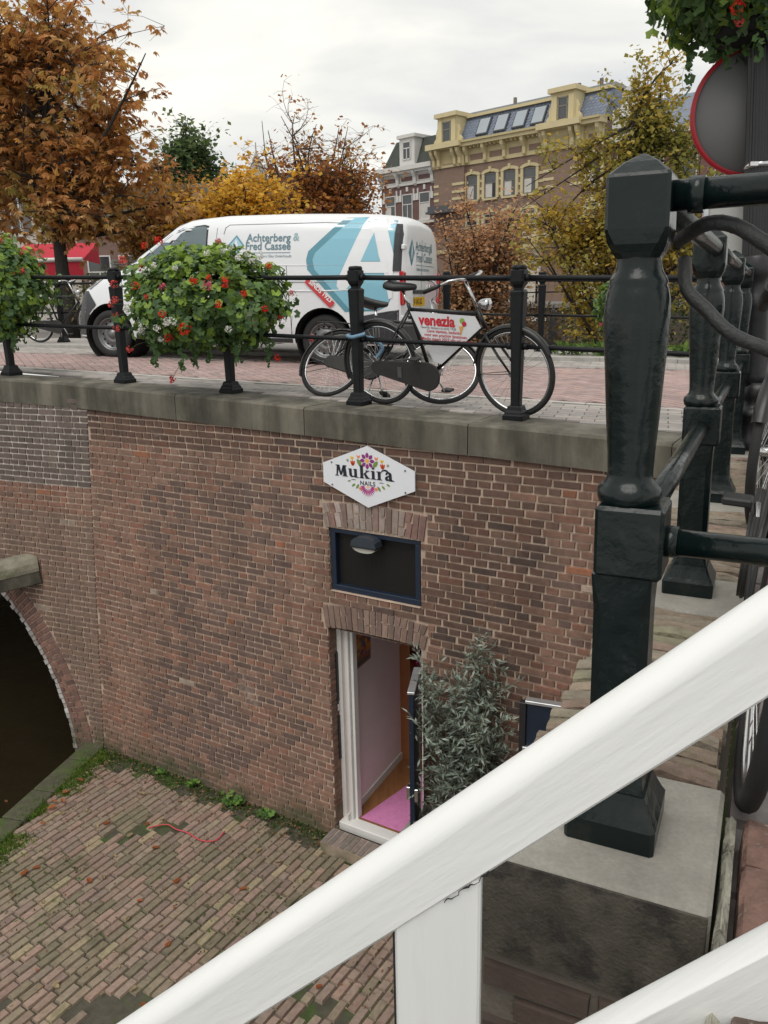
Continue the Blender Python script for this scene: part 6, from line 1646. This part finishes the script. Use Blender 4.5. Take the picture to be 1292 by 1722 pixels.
for a in (1.35, 10.7):
    d_ = yb.box('dormer', a-.85, a+.85, H(11.2), H(13.35), -1.4, .42, M_fpaint, YL)
    yb.box('dormer_glass', a-.32, a+.32, H(11.45), H(12.75), .40, .435, M_fglass, parent=d_)
    for (x0, x1, y0, y1) in ((a-.36, a-.28, 11.4, 12.8), (a+.28, a+.36, 11.4, 12.8), (a-.36, a+.36, 12.72, 12.8), (a-.36, a+.36, 12.2, 12.27)): yb.box('dormer_frame', x0, x1, H(y0), H(y1), .42, .47, M_fpaint, (.2, .19, .16), d_)
    for (x0, x1) in ((a-.8, a-.42), (a+.42, a+.8)): yb.box('pilaster', x0, x1, H(11.3), H(12.9), .42, .50, M_fpaint, YL, d_)
    yb.box('dormer_cornice', a-1.0, a+1.0, H(13.1), H(13.4), -1.4, .66, M_fpaint, YL, d_)
    for sg_ in (-1, 1):
        m = MB(); m.prism(ccw([(0, 0), (sg_*.42, 0), (sg_*.40, .3), (sg_*.2, .5), (sg_*.22, .8), (sg_*.06, 1.2), (0, 1.2)]), yb.p(a+sg_*.85, H(11.2), .15), yb.d, Z0, yb.n, .2, YL); m.build('scroll', M_fpaint, d_)
for a in (4.9, 9.9, 11.5): 
    yb.box('chimney_pot', a, a+.16, H(13.7), H(14.25), -2.6, -2.4, M_fpaint, (.2, .17, .14), rf)
# white-trimmed house to the left
wb = Facade('white_trimmed_house', 'narrow brown brick house with white cornice, dormer and dark mansard roof', (4.27-5.55*.71, 62.0+5.55*.71, 0), FD, .4)
WT = (.60, .59, .57)
wb.box('wall', 0, 5.53, -1, H(10.0), -6, 0, M_fbrick, (.15, .085, .08))
wb.box('cornice', -.25, 5.5, H(9.85), H(10.2), -.1, .6, M_fpaint, WT); wb.box('cornice', -.15, 5.5, H(9.65), H(9.85), -.1, .4, M_fpaint, WT); wb.box('architrave', 0, 5.5, H(8.75), H(8.95), 0, .12, M_fpaint, WT); wb.box('frieze', 0, 5.5, H(9.5), H(9.65), 0, .15, M_fpaint, WT)
for a in (.12, 1.85, 3.6, 5.3):
    m = MB(); m.prism([(0, -1.05), (.14, -.9), (.18, -.5), (.38, -.2), (.42, 0), (0, 0)], wb.p(a-.13, H(9.8), .05), wb.n, Z0, wb.d, .26, WT); m.build('bracket', M_fpaint, wb.root)
for a in (.97, 2.72, 4.45): wb.box('frieze_frame', a-.7, a+.7, H(8.98), H(9.5), 0, .06, M_fpaint, WT); wb.box('frieze_panel', a-.55, a+.55, H(9.08), H(9.42), .05, .09, M_fbrick, (.15, .085, .08))
for i, a in enumerate((.97, 2.72, 4.45)):
    wb.window(a, H(6.0), H(8.1), 1.05, (.60, .59, .57), None, curtain=(.2, 0, .98)[i], mull=(i == 1))
    for sg_ in (-1, 1): wb.box('quoin', a+sg_*.72-.13, a+sg_*.72+.13, H(7.55), H(8.05), 0, .07, M_fpaint, WT); wb.box('quoin_tip', a+sg_*.66-.06, a+sg_*.66+.06, H(8.05), H(8.45), 0, .07, M_fpaint, WT)
    wb.box('keystone', a-.1, a+.1, H(8.3), H(8.65), 0, .08, M_fpaint, WT)
    wb.window(a, H(2.9), H(5.0), 1.05, (.60, .59, .57), None); wb.box('keystone', a-.1, a+.1, H(5.15), H(5.5), 0, .08, M_fpaint, WT); wb.window(a, H(.3), H(2.2), 1.05, (.5, .49, .47), None)
wb.box('string_course', 0, 5.5, H(5.72), H(5.9), 0, .14, M_fpaint, WT)
m = MB(); q_ = [wb.p(.15, H(10.2), .0), wb.p(5.6, H(10.2), .0), wb.p(5.6, H(12.35), -.8), wb.p(.9, H(12.35), -.8), wb.p(.15, H(10.2), -6), wb.p(5.6, H(10.2), -6), wb.p(5.6, H(12.35), -5.2), wb.p(.9, H(12.35), -5.2)]
m.add(q_, [(0, 1, 2, 3), (4, 7, 6, 5), (0, 3, 7, 4), (1, 5, 6, 2), (3, 2, 6, 7)]); r2 = m.build('roof', M_roofdark, wb.root)
d_ = wb.box('dormer', 2.1, 3.6, H(10.2), H(12.35), -1.6, .15, M_fpaint, WT, r2)
wb.box('dormer_glass', 2.5, 3.2, H(10.75), H(12.0), .14, .17, M_fglass, parent=r2); wb.box('dormer_cornice', 1.95, 3.75, H(12.3), H(12.55), -1.6, .3, M_fpaint, WT, r2)
for (x0, x1, y0, y1) in ((2.44, 2.52, 10.7, 12.05), (3.18, 3.26, 10.7, 12.05), (2.44, 3.26, 11.5, 11.58), (2.82, 2.88, 10.7, 11.5), (2.44, 3.26, 11.97, 12.05), (2.44, 3.26, 10.68, 10.76)): wb.box('dormer_frame', x0, x1, H(y0), H(y1), .16, .21, M_fpaint, WT, r2)
# house to the right, mostly behind the linden
rb_ = Facade('gabled_house', 'brick house with white stepped gable behind the linden tree', (4.27+13.6*.71, 62.0-13.6*.71, 0), FD, .4)
rb_.box('wall', 0, 12, -1, H(9.4), -6, 0, M_fbrick, (.16, .085, .075)); rb_.box('cornice', -.1, 12, H(9.4), H(9.8), -.1, .5, M_fpaint, WT)
m = MB(); q_ = [rb_.p(0, H(9.8), .1), rb_.p(12, H(9.8), .1), rb_.p(12, H(12.2), -2.4), rb_.p(0, H(12.2), -2.4), rb_.p(12, H(9.8), -6), rb_.p(0, H(9.8), -6)]; m.add(q_, [(0, 1, 2, 3), (3, 2, 4, 5), (0, 3, 5), (1, 4, 2)]); m.build('roof', M_slate, rb_.root)
rb_.poly('gable', [(.5, 9.8), (3.1, 9.8), (3.1, 10.8), (2.6, 10.9), (2.5, 11.8), (2.1, 12.0), (1.8, 12.6), (1.5, 12.0), (1.1, 11.8), (1.0, 10.9), (.5, 10.8)], .05, .45, M_fpaint, WT)
for a in (1.2, 3.2, 5.2, 7.2, 9.2):
    for h in (6.6, 3.8): rb_.window(a, H(h), H(h)+1.9, 1.0, WT, None)
# church-like house with turret behind the bare tree
tb_ = Facade('turreted_house', 'distant house with dark roof and pale pointed turret behind the trees', (-8.2, 54.0, 0), Vector((1, .05, 0)), .0)
tb_.box('wall', .6, 7.3, -1, 6.6, -5, 0, M_fbrick, (.17, .10, .09))
m = MB(); q_ = [tb_.p(.6, 6.6, .2), tb_.p(7.3, 6.6, .2), tb_.p(6.3, 8.9, -2.5), tb_.p(1.3, 8.9, -2.5), tb_.p(7.3, 6.6, -5), tb_.p(.6, 6.6, -5)]; m.add(q_, [(0, 1, 2, 3), (3, 2, 4, 5), (0, 3, 5), (1, 4, 2)]); m.build('roof', pmat('dark_tiles', (.07, .065, .065), .8, .2, 3, .2, 12), tb_.root)
tb_.box('turret', .3, 1.2, -1, 8.2, .0, .8, M_fbrick, (.24, .16, .13)); tb_.box('turret_band', .22, 1.28, 8.0, 8.25, -.1, .9, M_fpaint, (.45, .43, .38))
m = MB(); m.lathe([(.68, 0), (.5, .4), (.16, 1.2), (.04, 1.5), (.03, 2.0)], tb_.p(.75, 8.25, .4), 4, ax=(tb_.d, tb_.n, Z0), smooth=False, col=(.38, .37, .32)); m.build('turret_roof', M_fpaint, tb_.root)
for a in (2.2, 3.9, 5.6): tb_.window(a, 4.2, 6.0, .95, WT, None); tb_.window(a, 1.4, 3.4, .95, WT, None)
tb_.box('chimney', 4.6, 5.2, 8.4, 9.6, -2.9, -2.2, M_fbrick, (.16, .09, .08))
# left row behind the chestnuts with red awnings
lb_ = Facade('cafe_building', 'pale plastered cafe building with white windows behind the chestnut', (-26, 44, 0), Vector((1, -.03, 0)), .2)
lb_.box('wall', 0, 10.8, -1, 13.0, -5, 0, M_fpaint, (.50, .47, .43)); lb_.box('cornice', -.1, 10.9, 12.8, 13.2, -.1, .4, M_fpaint, WT)
for a in (1.2, 3.2, 5.2, 7.2, 9.4):
    for h in (4.2, 7.2, 10.2):
        wq = lb_.window(a, h, h+1.9, 1.0, WT, None, mull=True); lb_.box('shutter', a+.58, a+1.0, h, h+1.9, .0, .06, M_fpaint, (.13, .12, .12), wq)
lb2 = Facade('shop_building', 'low brick shop building with white-framed windows beyond the red awnings', (-15.1, 42.5, 0), Vector((1, -.03, 0)), .2)
lb2.box('wall', 0, 6.5, -1, 4.6, -5, 0, M_fbrick, (.20, .13, .11)); lb2.box('cornice', -.1, 6.6, 4.5, 4.8, -.1, .3, M_fpaint, WT)
for a in (1.0, 2.6, 4.2, 5.6): lb2.window(a, .9, 3.0, 1.2, WT, None, mull=True)
m = MB(); q_ = [lb2.p(0, 4.8, .1), lb2.p(6.5, 4.8, .1), lb2.p(6.5, 6.6, -2.5), lb2.p(0, 6.6, -2.5), lb2.p(6.5, 4.8, -5), lb2.p(0, 4.8, -5)]; m.add(q_, [(0, 1, 2, 3), (3, 2, 4, 5), (0, 3, 5), (1, 4, 2)]); m.build('roof', M_roofdark, lb2.root)
M_awn = pmat('red_canvas', (.46, .012, .035), .7, .08, 3, .05, 20)
def awning(label, x0, x1, y, z1, z0, dep):
    t = thing('cafe_awning', label, 'awning', ((x0+x1)/2, y-dep, z0-.4)); m = MB()
    quad(m, Vector((x0, y, z1)), Vector((x1, y, z1)), Vector((x1, y-dep, z0)), Vector((x0, y-dep, z0))); m.build('canvas', M_awn, t)
    m = MB(); m.tube([(x0, y-dep, z0), (x1, y-dep, z0)], .09, 8); m.build('front_bar', M_whitewood, t)
    m = MB(); quad(m, Vector((x0, y-dep-.02, z0-.06)), Vector((x1, y-dep-.02, z0-.06)), Vector((x1, y-dep-.02, z0-.75)), Vector((x0, y-dep-.02, z0-.75))); m.build('valance', M_awn, t)
    for x in (x0, x1): m = MB(); m.add([Vector((x, y, z1)), Vector((x, y-dep, z0)), Vector((x, y, z0-.1))], [(0, 1, 2)]); m.build('side', M_awn, t)
    for x in (x0+.1, x1-.1): m = MB(); m.tube([(x, y-dep+.05, z0), (x, y-dep+.05, .2)], .04, 6); m.build('prop', M_iron, t)
awning('red cafe awning to the right of the chestnut trunk', -14.6, -11.6, 35, 3.3, 2.55, 2.0)
awning('red cafe awning to the left of the chestnut trunk', -16.8, -15.3, 35.5, 3.6, 2.8, 1.6)
pb = thing('menu_board', 'white cafe notice board beyond the chestnut, left of the van', 'sign', (-9.6, 31, .2))
m = MB(); m.box((-9.55, 31, 2.15), (.62, .04, .55), col=(.5, .5, .5)); pn = m.build('panel', M_print, pb)
m = MB(); m.tube([(-9.55, 31.03, .1), (-9.55, 31.03, 2.0)], .03, 6); m.build('pole', M_iron, pb)
rz = random.Random(6); m = MB()
for k in range(5): m.box((-9.55, 30.975, 2.34-k*.09), (.48*rz.uniform(.6, 1), .006, .035), col=(.2, .2, .22))
m.build('print_lines', M_print, pb, kind='stuff')

# ================================================================== FAR QUAY
QD = FD; q0_ = Vector((-4.2, 43.0, 0))
def FQ(a, z, o=0): p = q0_+QD*a+Vector((-QD.y, QD.x, 0))*o; p.z = z; return p
fqw = thing('far_quay_wall', 'dark brick quay wall with arched cellar openings across the canal', 'wall', FQ(14, -4.5))
m = MB(); m.add([FQ(-30, WATER-.2), FQ(36, WATER-.2), FQ(36, .42), FQ(-30, .42)], [(0, 1, 2, 3)], (.10, .075, .065)); m.build('face', M_fbrick, fqw)
m = MB(); m.box(FQ(3, .44, .12), (66, .5, .16), ax=(QD, Vector((-QD.y, QD.x, 0)), Z0), col=(.22, .21, .19)); m.build('coping', M_fpaint, fqw)
for k in range(9):
    a = 5.5+k*2.35; w_ = .62 if k % 2 else .4; P_ = [(-w_, -4), (w_, -4)]+[(w_*math.cos(math.pi*j/8), -1.05+.32*math.sin(math.pi*j/8)) for j in range(9)]
    on = Vector((-QD.y, QD.x, 0))*-1
    m = MB(); m.prism(P_, FQ(a, 0, -.02), QD, Z0, on, .03, (.02, .022, .028)); m.build('arched_opening', M_fpaint, fqw)
m = MB(); m.add([FQ(-30, .40), FQ(40, .40), FQ(40, .40, 40), FQ(-30, .40, 40)], [(0, 1, 2, 3)]); m.build('far_street', pmat('far_street_paving', (.17, .155, .145), .9, .15, 1, 0), kind='structure')
m = MB(); m.add([Vector((-60, 17.5, -.6)), Vector((-10.8, 17.5, -.6)), Vector((-9.6, 24, -.4)), Vector((-4, 60, .05)), Vector((-60, 60, .05))], [(0, 1, 2, 3, 4)]); m.build('left_street', pmat('left_street_paving', (.20, .185, .175), .9, .15, 1, 0), kind='structure')
fr_ = thing('far_quay_railing', 'thin dark railing along the far quay behind parked bicycles', 'railing', FQ(14, .5))
for k in range(22): m = MB(); m.box(FQ(2+k*1.4, .98), (.07, .07, 1.0), ax=(QD, Vector((-QD.y, QD.x, 0)), Z0)); m.build('post', M_iron, fr_)
for h in (.95, 1.42): m = MB(); m.tube([FQ(1.5, h), FQ(32, h)], .03, 6); m.build('rail', M_iron, fr_)
# closed parasol, name sign and terrace greenery on the far wharf
M_cloth = pmat('navy_canvas', (.014, .018, .03), .8, .15, 5, .1, 30)
ps = Vector((6.05, 28.8, 0)); pa = thing('closed_parasol', 'closed black parasol on the wharf terrace across the canal', 'parasol', ps+Z0*-4.2)
m = MB(); m.lathe([(.05, .75), (.10, .6), (.15, 0), (.20, -.7), (.16, -.95), (.12, -1.3)], ps+Z0*-.35, 10); m.build('folded_canopy', M_cloth, pa)
m = MB(); m.tube([ps+Z0*-4.3, ps+Z0*.5], .03, 8); m.build('pole', M_iron, pa)
bs = thing('name_board', 'small black board with white name on the far wharf railing', 'sign', (5.2, 27, -.2)); bc = Vector((5.19, 27.0, .10))
m = MB(); m.box(bc, (.55, .04, .22), col=(.012, .012, .014)); m.build('board', M_print, bs)
put_text('lettering', bs, 'Borne', .20, lambda x, y: bc+Vector((x, -.024, y-.06)), (.75, .75, .75), M_print, bold=.006, align='CENTER')
m = MB(); m.tube([bc-Z0*.1, bc-Z0*4.3], .03, 6); m.build('pole', M_iron, bs)
m = MB(); m.add([Vector((0, 19, -4.3)), Vector((16, 14, -4.3)), Vector((20, 24, -4.3)), Vector((2, 34, -4.3))], [(0, 1, 2, 3)]); m.build('far_wharf', pmat('far_wharf_paving', (.10, .09, .08), .9, .2, 1, 0), kind='structure')
# hedge and leafy plants along the far side of the bridge
def shrub(name, label, c_, rad, n, size, pal, seed, cat='plant', group=None, up=.3):
    rg_ = random.Random(seed); c_ = Vector(c_); m = MB(); root = thing(name, label, cat, c_-Z0*rad[2], group=group)
    for k in range(n):
        d = Vector((rg_.gauss(0, 1), rg_.gauss(0, 1), rg_.gauss(0, 1))).normalized()*(rg_.random()**.35)
        p = c_+Vector((d.x*rad[0], d.y*rad[1], d.z*rad[2])); dd = Vector((rg_.gauss(0, .7), rg_.gauss(0, .7), rg_.gauss(up, .5))); leaf_simple(m, p, dd, Vector((rg_.gauss(0, 1), rg_.gauss(0, 1), 1)), size*rg_.uniform(.6, 1.2), size*.42, jit(rg_.choice(pal), .25, rg_))
    m.build('foliage', M_leaf, root, kind='stuff')
    m = MB()
    for k in range(4): m.tube([c_-Z0*rad[2]+Vector((rg_.gauss(0, .05), rg_.gauss(0, .05), 0)), c_+Vector((rg_.gauss(0, rad[0]*.4), rg_.gauss(0, rad[1]*.4), rad[2]*.3))], [.012, .005], 5)
    m.build('stems', M_bark, root, kind='stuff'); return root
for i, x in enumerate((2.7, 3.2, 3.75, 4.3)): shrub('leafy_plant', ('low bright green plant beside the far kerb, leftmost of a row', 'low bright green plant beside the far kerb, second of a row', 'low bright green plant beside the far kerb, third of a row', 'low bright green plant beside the far kerb, behind the corner post')[i], deck((x, poly_at(x, LK)+.45), .12), (.30, .2, .07), 120, .13, [(.12, .21, .04), (.18, .26, .06), (.08, .15, .04)], 60+i, group='low plants by the far kerb')
for i, (x, y, z, rx, rz_, lb) in enumerate(((3.6, 24.5, -.3, 2.4, 1.2, 'brownish hedge mass below the small copper tree'), (7.4, 24.0, .2, 2.2, 1.5, 'dark green shrubbery below the linden'), (11, 20, .8, 2.4, 2.0, 'dark evergreen shrub at the right beyond the quay posts'), (-1, 27, 1.0, 3.2, 1.4, 'rusty hedge mass behind the van rear'), (-6.5, 24, .9, 2.6, 1.1, 'green hedge behind the van bonnet'))):
    shrub('hedge', lb, (x, y, z), (rx, 1.0, rz_), 2600, .17, [[(.16, .10, .05), (.22, .13, .06), (.10, .09, .04)], [(.06, .085, .03), (.10, .12, .04), (.05, .07, .03)], [(.035, .06, .03), (.06, .085, .035)], [(.26, .13, .05), (.2, .11, .045), (.3, .17, .06)], [(.10, .14, .05), (.14, .17, .06), (.2, .14, .06)]][i], 80+i, 'hedge')

# ================================================================== OLIVE SHRUB AND PLANTER BESIDE THE DOOR
pc_ = Vector((.60, 5.80, 0)); pl_ = thing('stone_planter', 'grey stone planter holding the olive bush beside the door', 'planter', pc_+Z0*GZ)
pax = (U, V, Z0); 
for (o, s_) in (((-.46, 0), (.05, .5)), ((.46, 0), (.05, .5)), ((0, -.23), (.97, .05)), ((0, .23), (.97, .05))):
    m = MB(); m.box(pc_+U*o[0]+V*o[1]+Z0*(GZ+.36), (s_[0], s_[1], .72), ax=pax, bev=.006); m.build('side', M_bluestone, pl_)
m = MB(); m.box(pc_+Z0*(GZ+.33), (.86, .40, .6), ax=pax); m.build('soil', M_soil, pl_)
ol = thing('olive_bush', 'grey-green olive bush growing beside the cellar door', 'bush', pc_+Z0*(GZ+.66)); rg_ = random.Random(77)
st_ = MB(); lv = MB(); b0 = Vector((.70, 5.86, GZ+.64))
OLP = [(.20, .245, .20), (.26, .305, .26), (.34, .39, .34), (.15, .19, .15), (.28, .335, .275)]
tips = []
for k in range(62):
    f = rg_.random()
    tgt = Vector((rg_.gauss(.64, .17), rg_.gauss(5.80, .16), lerp(-3.15, -1.95, f**.8)))
    if k < 7: tgt = Vector((rg_.gauss(.70, .10), rg_.gauss(5.86, .08), rg_.uniform(-2.0, -1.68)))
    elif k < 13: tgt = Vector((rg_.gauss(.28, .08), rg_.gauss(5.84, .08), rg_.uniform(-2.5, -1.92)))
    elif k < 18: tgt = Vector((rg_.gauss(.30, .10), rg_.gauss(5.72, .08), rg_.uniform(-3.5, -3.2)))
    tgt.x = max(tgt.x, .26)
    s0 = b0+Vector((rg_.gauss(0, .03), rg_.gauss(0, .03), 0)); mid = lerp(s0, tgt, .5)+Vector((rg_.gauss(0, .08), rg_.gauss(0, .06), .08)); P_ = [s0*(1-t)**2+mid*(2*t*(1-t))+tgt*t*t for t in [j/9 for j in range(10)]]
    st_.tube(P_, [lerp(.012, .002, j/9) for j in range(10)], 5, (.10, .085, .06))
    for j in range(3, 10):
        for w_ in range(2):
            q = P_[j]; e_ = q+Vector((rg_.gauss(0, .11), rg_.gauss(0, .09), rg_.gauss(.03, .09))); e_.x = max(e_.x, .16)
            st_.tube([q, e_], [.003, .0015], 4, (.13, .13, .09), cap=False)
            for u_ in range(7):
                p = lerp(q, e_, (u_+1)/7); d = (e_-q).normalized()+Vector((rg_.gauss(0, .8), rg_.gauss(0, .8), rg_.gauss(.15, .6)))
                leaf_simple(lv, p, d, Vector((rg_.gauss(0, .6), rg_.gauss(0, .6), 1)), rg_.uniform(.05, .085), .019, jit(rg_.choice(OLP), .18, rg_))
st_.build('stems', M_vcmatte, ol, kind='stuff'); lv.build('foliage', M_olive, ol, kind='stuff')

# ================================================================== WEEDS, MOSS, GRASS, FALLEN LEAVES
rg_ = random.Random(15); gm = MB()
def blade(m, p, h, col, lean_=.5):
    d = Vector((rg_.gauss(0, lean_), rg_.gauss(0, lean_), 1)).normalized(); s_ = d.orthogonal().normalized()*.0065*rg_.uniform(.6, 1.4)
    m.add([p-s_, p+s_, p+d*h+Vector((rg_.gauss(0, .01), rg_.gauss(0, .01), 0))], [(0, 1, 2)], col)
for k in range(7500):
    d = rg_.uniform(-.25, 4.2); w_ = abs(rg_.gauss(.34, .09)); p = E0+ED*d+EN*w_
    if mnoise.noise(Vector((p.x*2.2, p.y*2.2, 5))) < -.15: continue
    p.z = GZ+.012; blade(gm, p, rg_.uniform(.03, .09), jit(rg_.choice([(.10, .20, .025), (.14, .26, .03), (.07, .13, .02), (.2, .24, .05)]), .25, rg_), .9)
gm.build('grass', M_leaf, label='bright green grass strip growing along the wharf edge', cat='grass', kind='stuff')
gm = MB()
for k in range(3600):                                     # tufts and moss leaves in the paving joints and at the wall foot
    if rg_.random() < .45: p = WA(rg_.uniform(1.7, 4.8), GZ, -abs(rg_.gauss(.06, .10)))
    else:
        p = Vector((rg_.uniform(-3.6, .6), rg_.uniform(4.6, 8.0), 0))
        if (p-WA(0, 0)).dot(-V) < .05 or mnoise.noise(Vector((p.x*1.1, p.y*1.1, 0))) < .22: continue
    p.z = GZ+.012; 
    if rg_.random() < .5: blade(gm, p, rg_.uniform(.015, .05), jit((.09, .17, .025), .35, rg_), 1.0)
    else:
        vs, fs = lobed(p+Z0*rg_.uniform(.004, .03), Vector((rg_.gauss(0, .4), rg_.gauss(0, .4), 1)), rg_.uniform(.006, .016), rg_); gm.add(vs, fs, jit(rg_.choice([(.06, .10, .02), (.10, .18, .03), (.05, .07, .02)]), .3, rg_))
gm.build('joint_weeds', M_leaf, label='small weeds and moss in the wharf paving joints', cat='weeds', kind='stuff')
gm = MB()
for k in range(900):                                      # leaf crumbs swept against the wall and into the grass
    r_ = rg_.random()
    if r_ < .55: p = WA(rg_.uniform(1.65, 4.9), GZ, -abs(rg_.gauss(.10, .16)))
    elif r_ < .75: p = E0+ED*rg_.uniform(0, 3.5)+EN*abs(rg_.gauss(.4, .12))
    else: p = Vector((rg_.uniform(-3.4, .5), rg_.uniform(4.4, 8.0), 0))
    if (p-WA(0, 0)).dot(-V) < .01: continue
    p.z = GZ+.03; leaf_simple(gm, p, Vector((rg_.gauss(0, 1), rg_.gauss(0, 1), rg_.gauss(0, .15))), Vector((rg_.gauss(0, .3), rg_.gauss(0, .3), 1)), rg_.uniform(.015, .04), rg_.uniform(.01, .022), jit(rg_.choice([(.30, .21, .11), (.22, .13, .06), (.38, .30, .18), (.16, .11, .06), (.36, .15, .06)]), .25, rg_))
gm.build('leaf_litter', M_leaf, label='crumbled leaf litter along the wall foot and wharf edge', cat='leaf litter', kind='stuff')
def weed(label, t, o, n, s_):
    root = thing('weed', label, 'weed', WA(t, GZ, -o)); m = MB()
    for k in range(n):
        a = rg_.uniform(0, 6.28); r_ = rg_.uniform(0, s_); p = WA(t, GZ, -o)+Vector((math.cos(a)*r_, math.sin(a)*r_*.6, rg_.uniform(.02, s_*.9)))
        vs, fs = lobed(p, Vector((rg_.gauss(0, .5), rg_.gauss(-.4, .5), 1)), rg_.uniform(.018, .042), rg_); m.add(vs, fs, jit(rg_.choice([(.12, .24, .05), (.17, .30, .06), (.08, .16, .04)]), .2, rg_))
    m.build('leaves', M_gera, root, kind='stuff'); m = MB()
    for k in range(6): m.tube([WA(t, GZ, -o), WA(t, GZ, -o)+Vector((rg_.gauss(0, s_*.5), rg_.gauss(0, s_*.3), s_*.7))], [.004, .002], 4, (.12, .2, .05))
    m.build('stalks', M_gera, root, kind='stuff')
weed('larger leafy green weed at the wall foot, left of the door', 2.85, .10, 34, .16)
weed('small leafy weed at the wall foot nearest the door', 2.42, .08, 18, .10)
weed('thin weed at the wall foot, midway between corner and door', 3.45, .06, 16, .11)
weed('tiny weed at the wall foot, nearest the corner', 3.95, .05, 9, .07)
def fallen(p, s_, col, label, grp, flat_=.02, mat=None):
    m = MB(); a = rg_.uniform(0, 6.28); ca, sa = math.cos(a), math.sin(a); n = 9; vs = []
    for k in range(n):
        t = 2*math.pi*k/n; x = math.cos(t)*s_; y = math.sin(t)*s_*.55*(1+.25*math.cos(3*t)); vs.append(Vector((p.x+x*ca-y*sa, p.y+x*sa+y*ca, p.z+abs(y)*.35+rg_.uniform(0, .006))))
    vs.append(Vector(p)); m.add(vs, [(k, (k+1) % n, n) for k in range(n)], col); m.build('fallen_leaf', M_leaf, label=label, cat='leaf', group=grp)
for k in range(75):
    p = Vector((rg_.uniform(-3.4, .2), rg_.uniform(4.8, 8.1), GZ+.032))
    if (p-WA(0, 0)).dot(-V) < .12 or (p-E0).dot(EN) < .1: continue
    if k % 3 == 0: fallen(p, rg_.uniform(.025, .045), jit((.42, .13, .045), .2, rg_), 'orange-brown fallen leaf lying on the wharf paving', 'orange leaves on the wharf')
    else: fallen(p, rg_.uniform(.02, .04), jit((.42, .33, .2), .2, rg_), 'pale tan fallen leaf lying on the wharf paving', 'tan leaves on the wharf')
for (d, w_) in ((.55, .42), (.78, .40), (.92, .46), (.95, .38), (1.05, .42), (1.3, .5), (2.0, .42), (2.2, .5), (2.6, .36)):
    fallen(E0+ED*d+EN*w_+Z0*.05, rg_.uniform(.03, .05), jit((.45, .17, .06), .25, rg_), 'curled russet leaf caught in the grass along the wharf edge', 'russet leaves in the grass')
for k in range(12):
    p = E0+ED*rg_.uniform(.1, 2.4)-EN*rg_.uniform(.15, 1.1); p.z = WATER+.006
    fallen(p, rg_.uniform(.02, .045), jit(rg_.choice([(.3, .24, .12), (.25, .12, .05)]), .2, rg_), 'fallen leaf floating on the dark canal water', 'leaves on the canal')
# red cord lying on the paving
pts_ = [c for c in (Vector((-2.42, 6.93, 0)), Vector((-2.25, 6.98, 0)), Vector((-2.13, 6.90, 0)), Vector((-2.0, 6.84, 0)), Vector((-1.84, 6.72, 0)), Vector((-1.70, 6.72, 0)), Vector((-1.64, 6.85, 0)))]
cable('plastic_string', [p+Z0*(GZ+.034) for p in pts_], .006, pmat('red_plastic', (.55, .06, .08), .4, .05, 20, 0), 'thin pinkish red cord lying on the wharf paving', 'string')
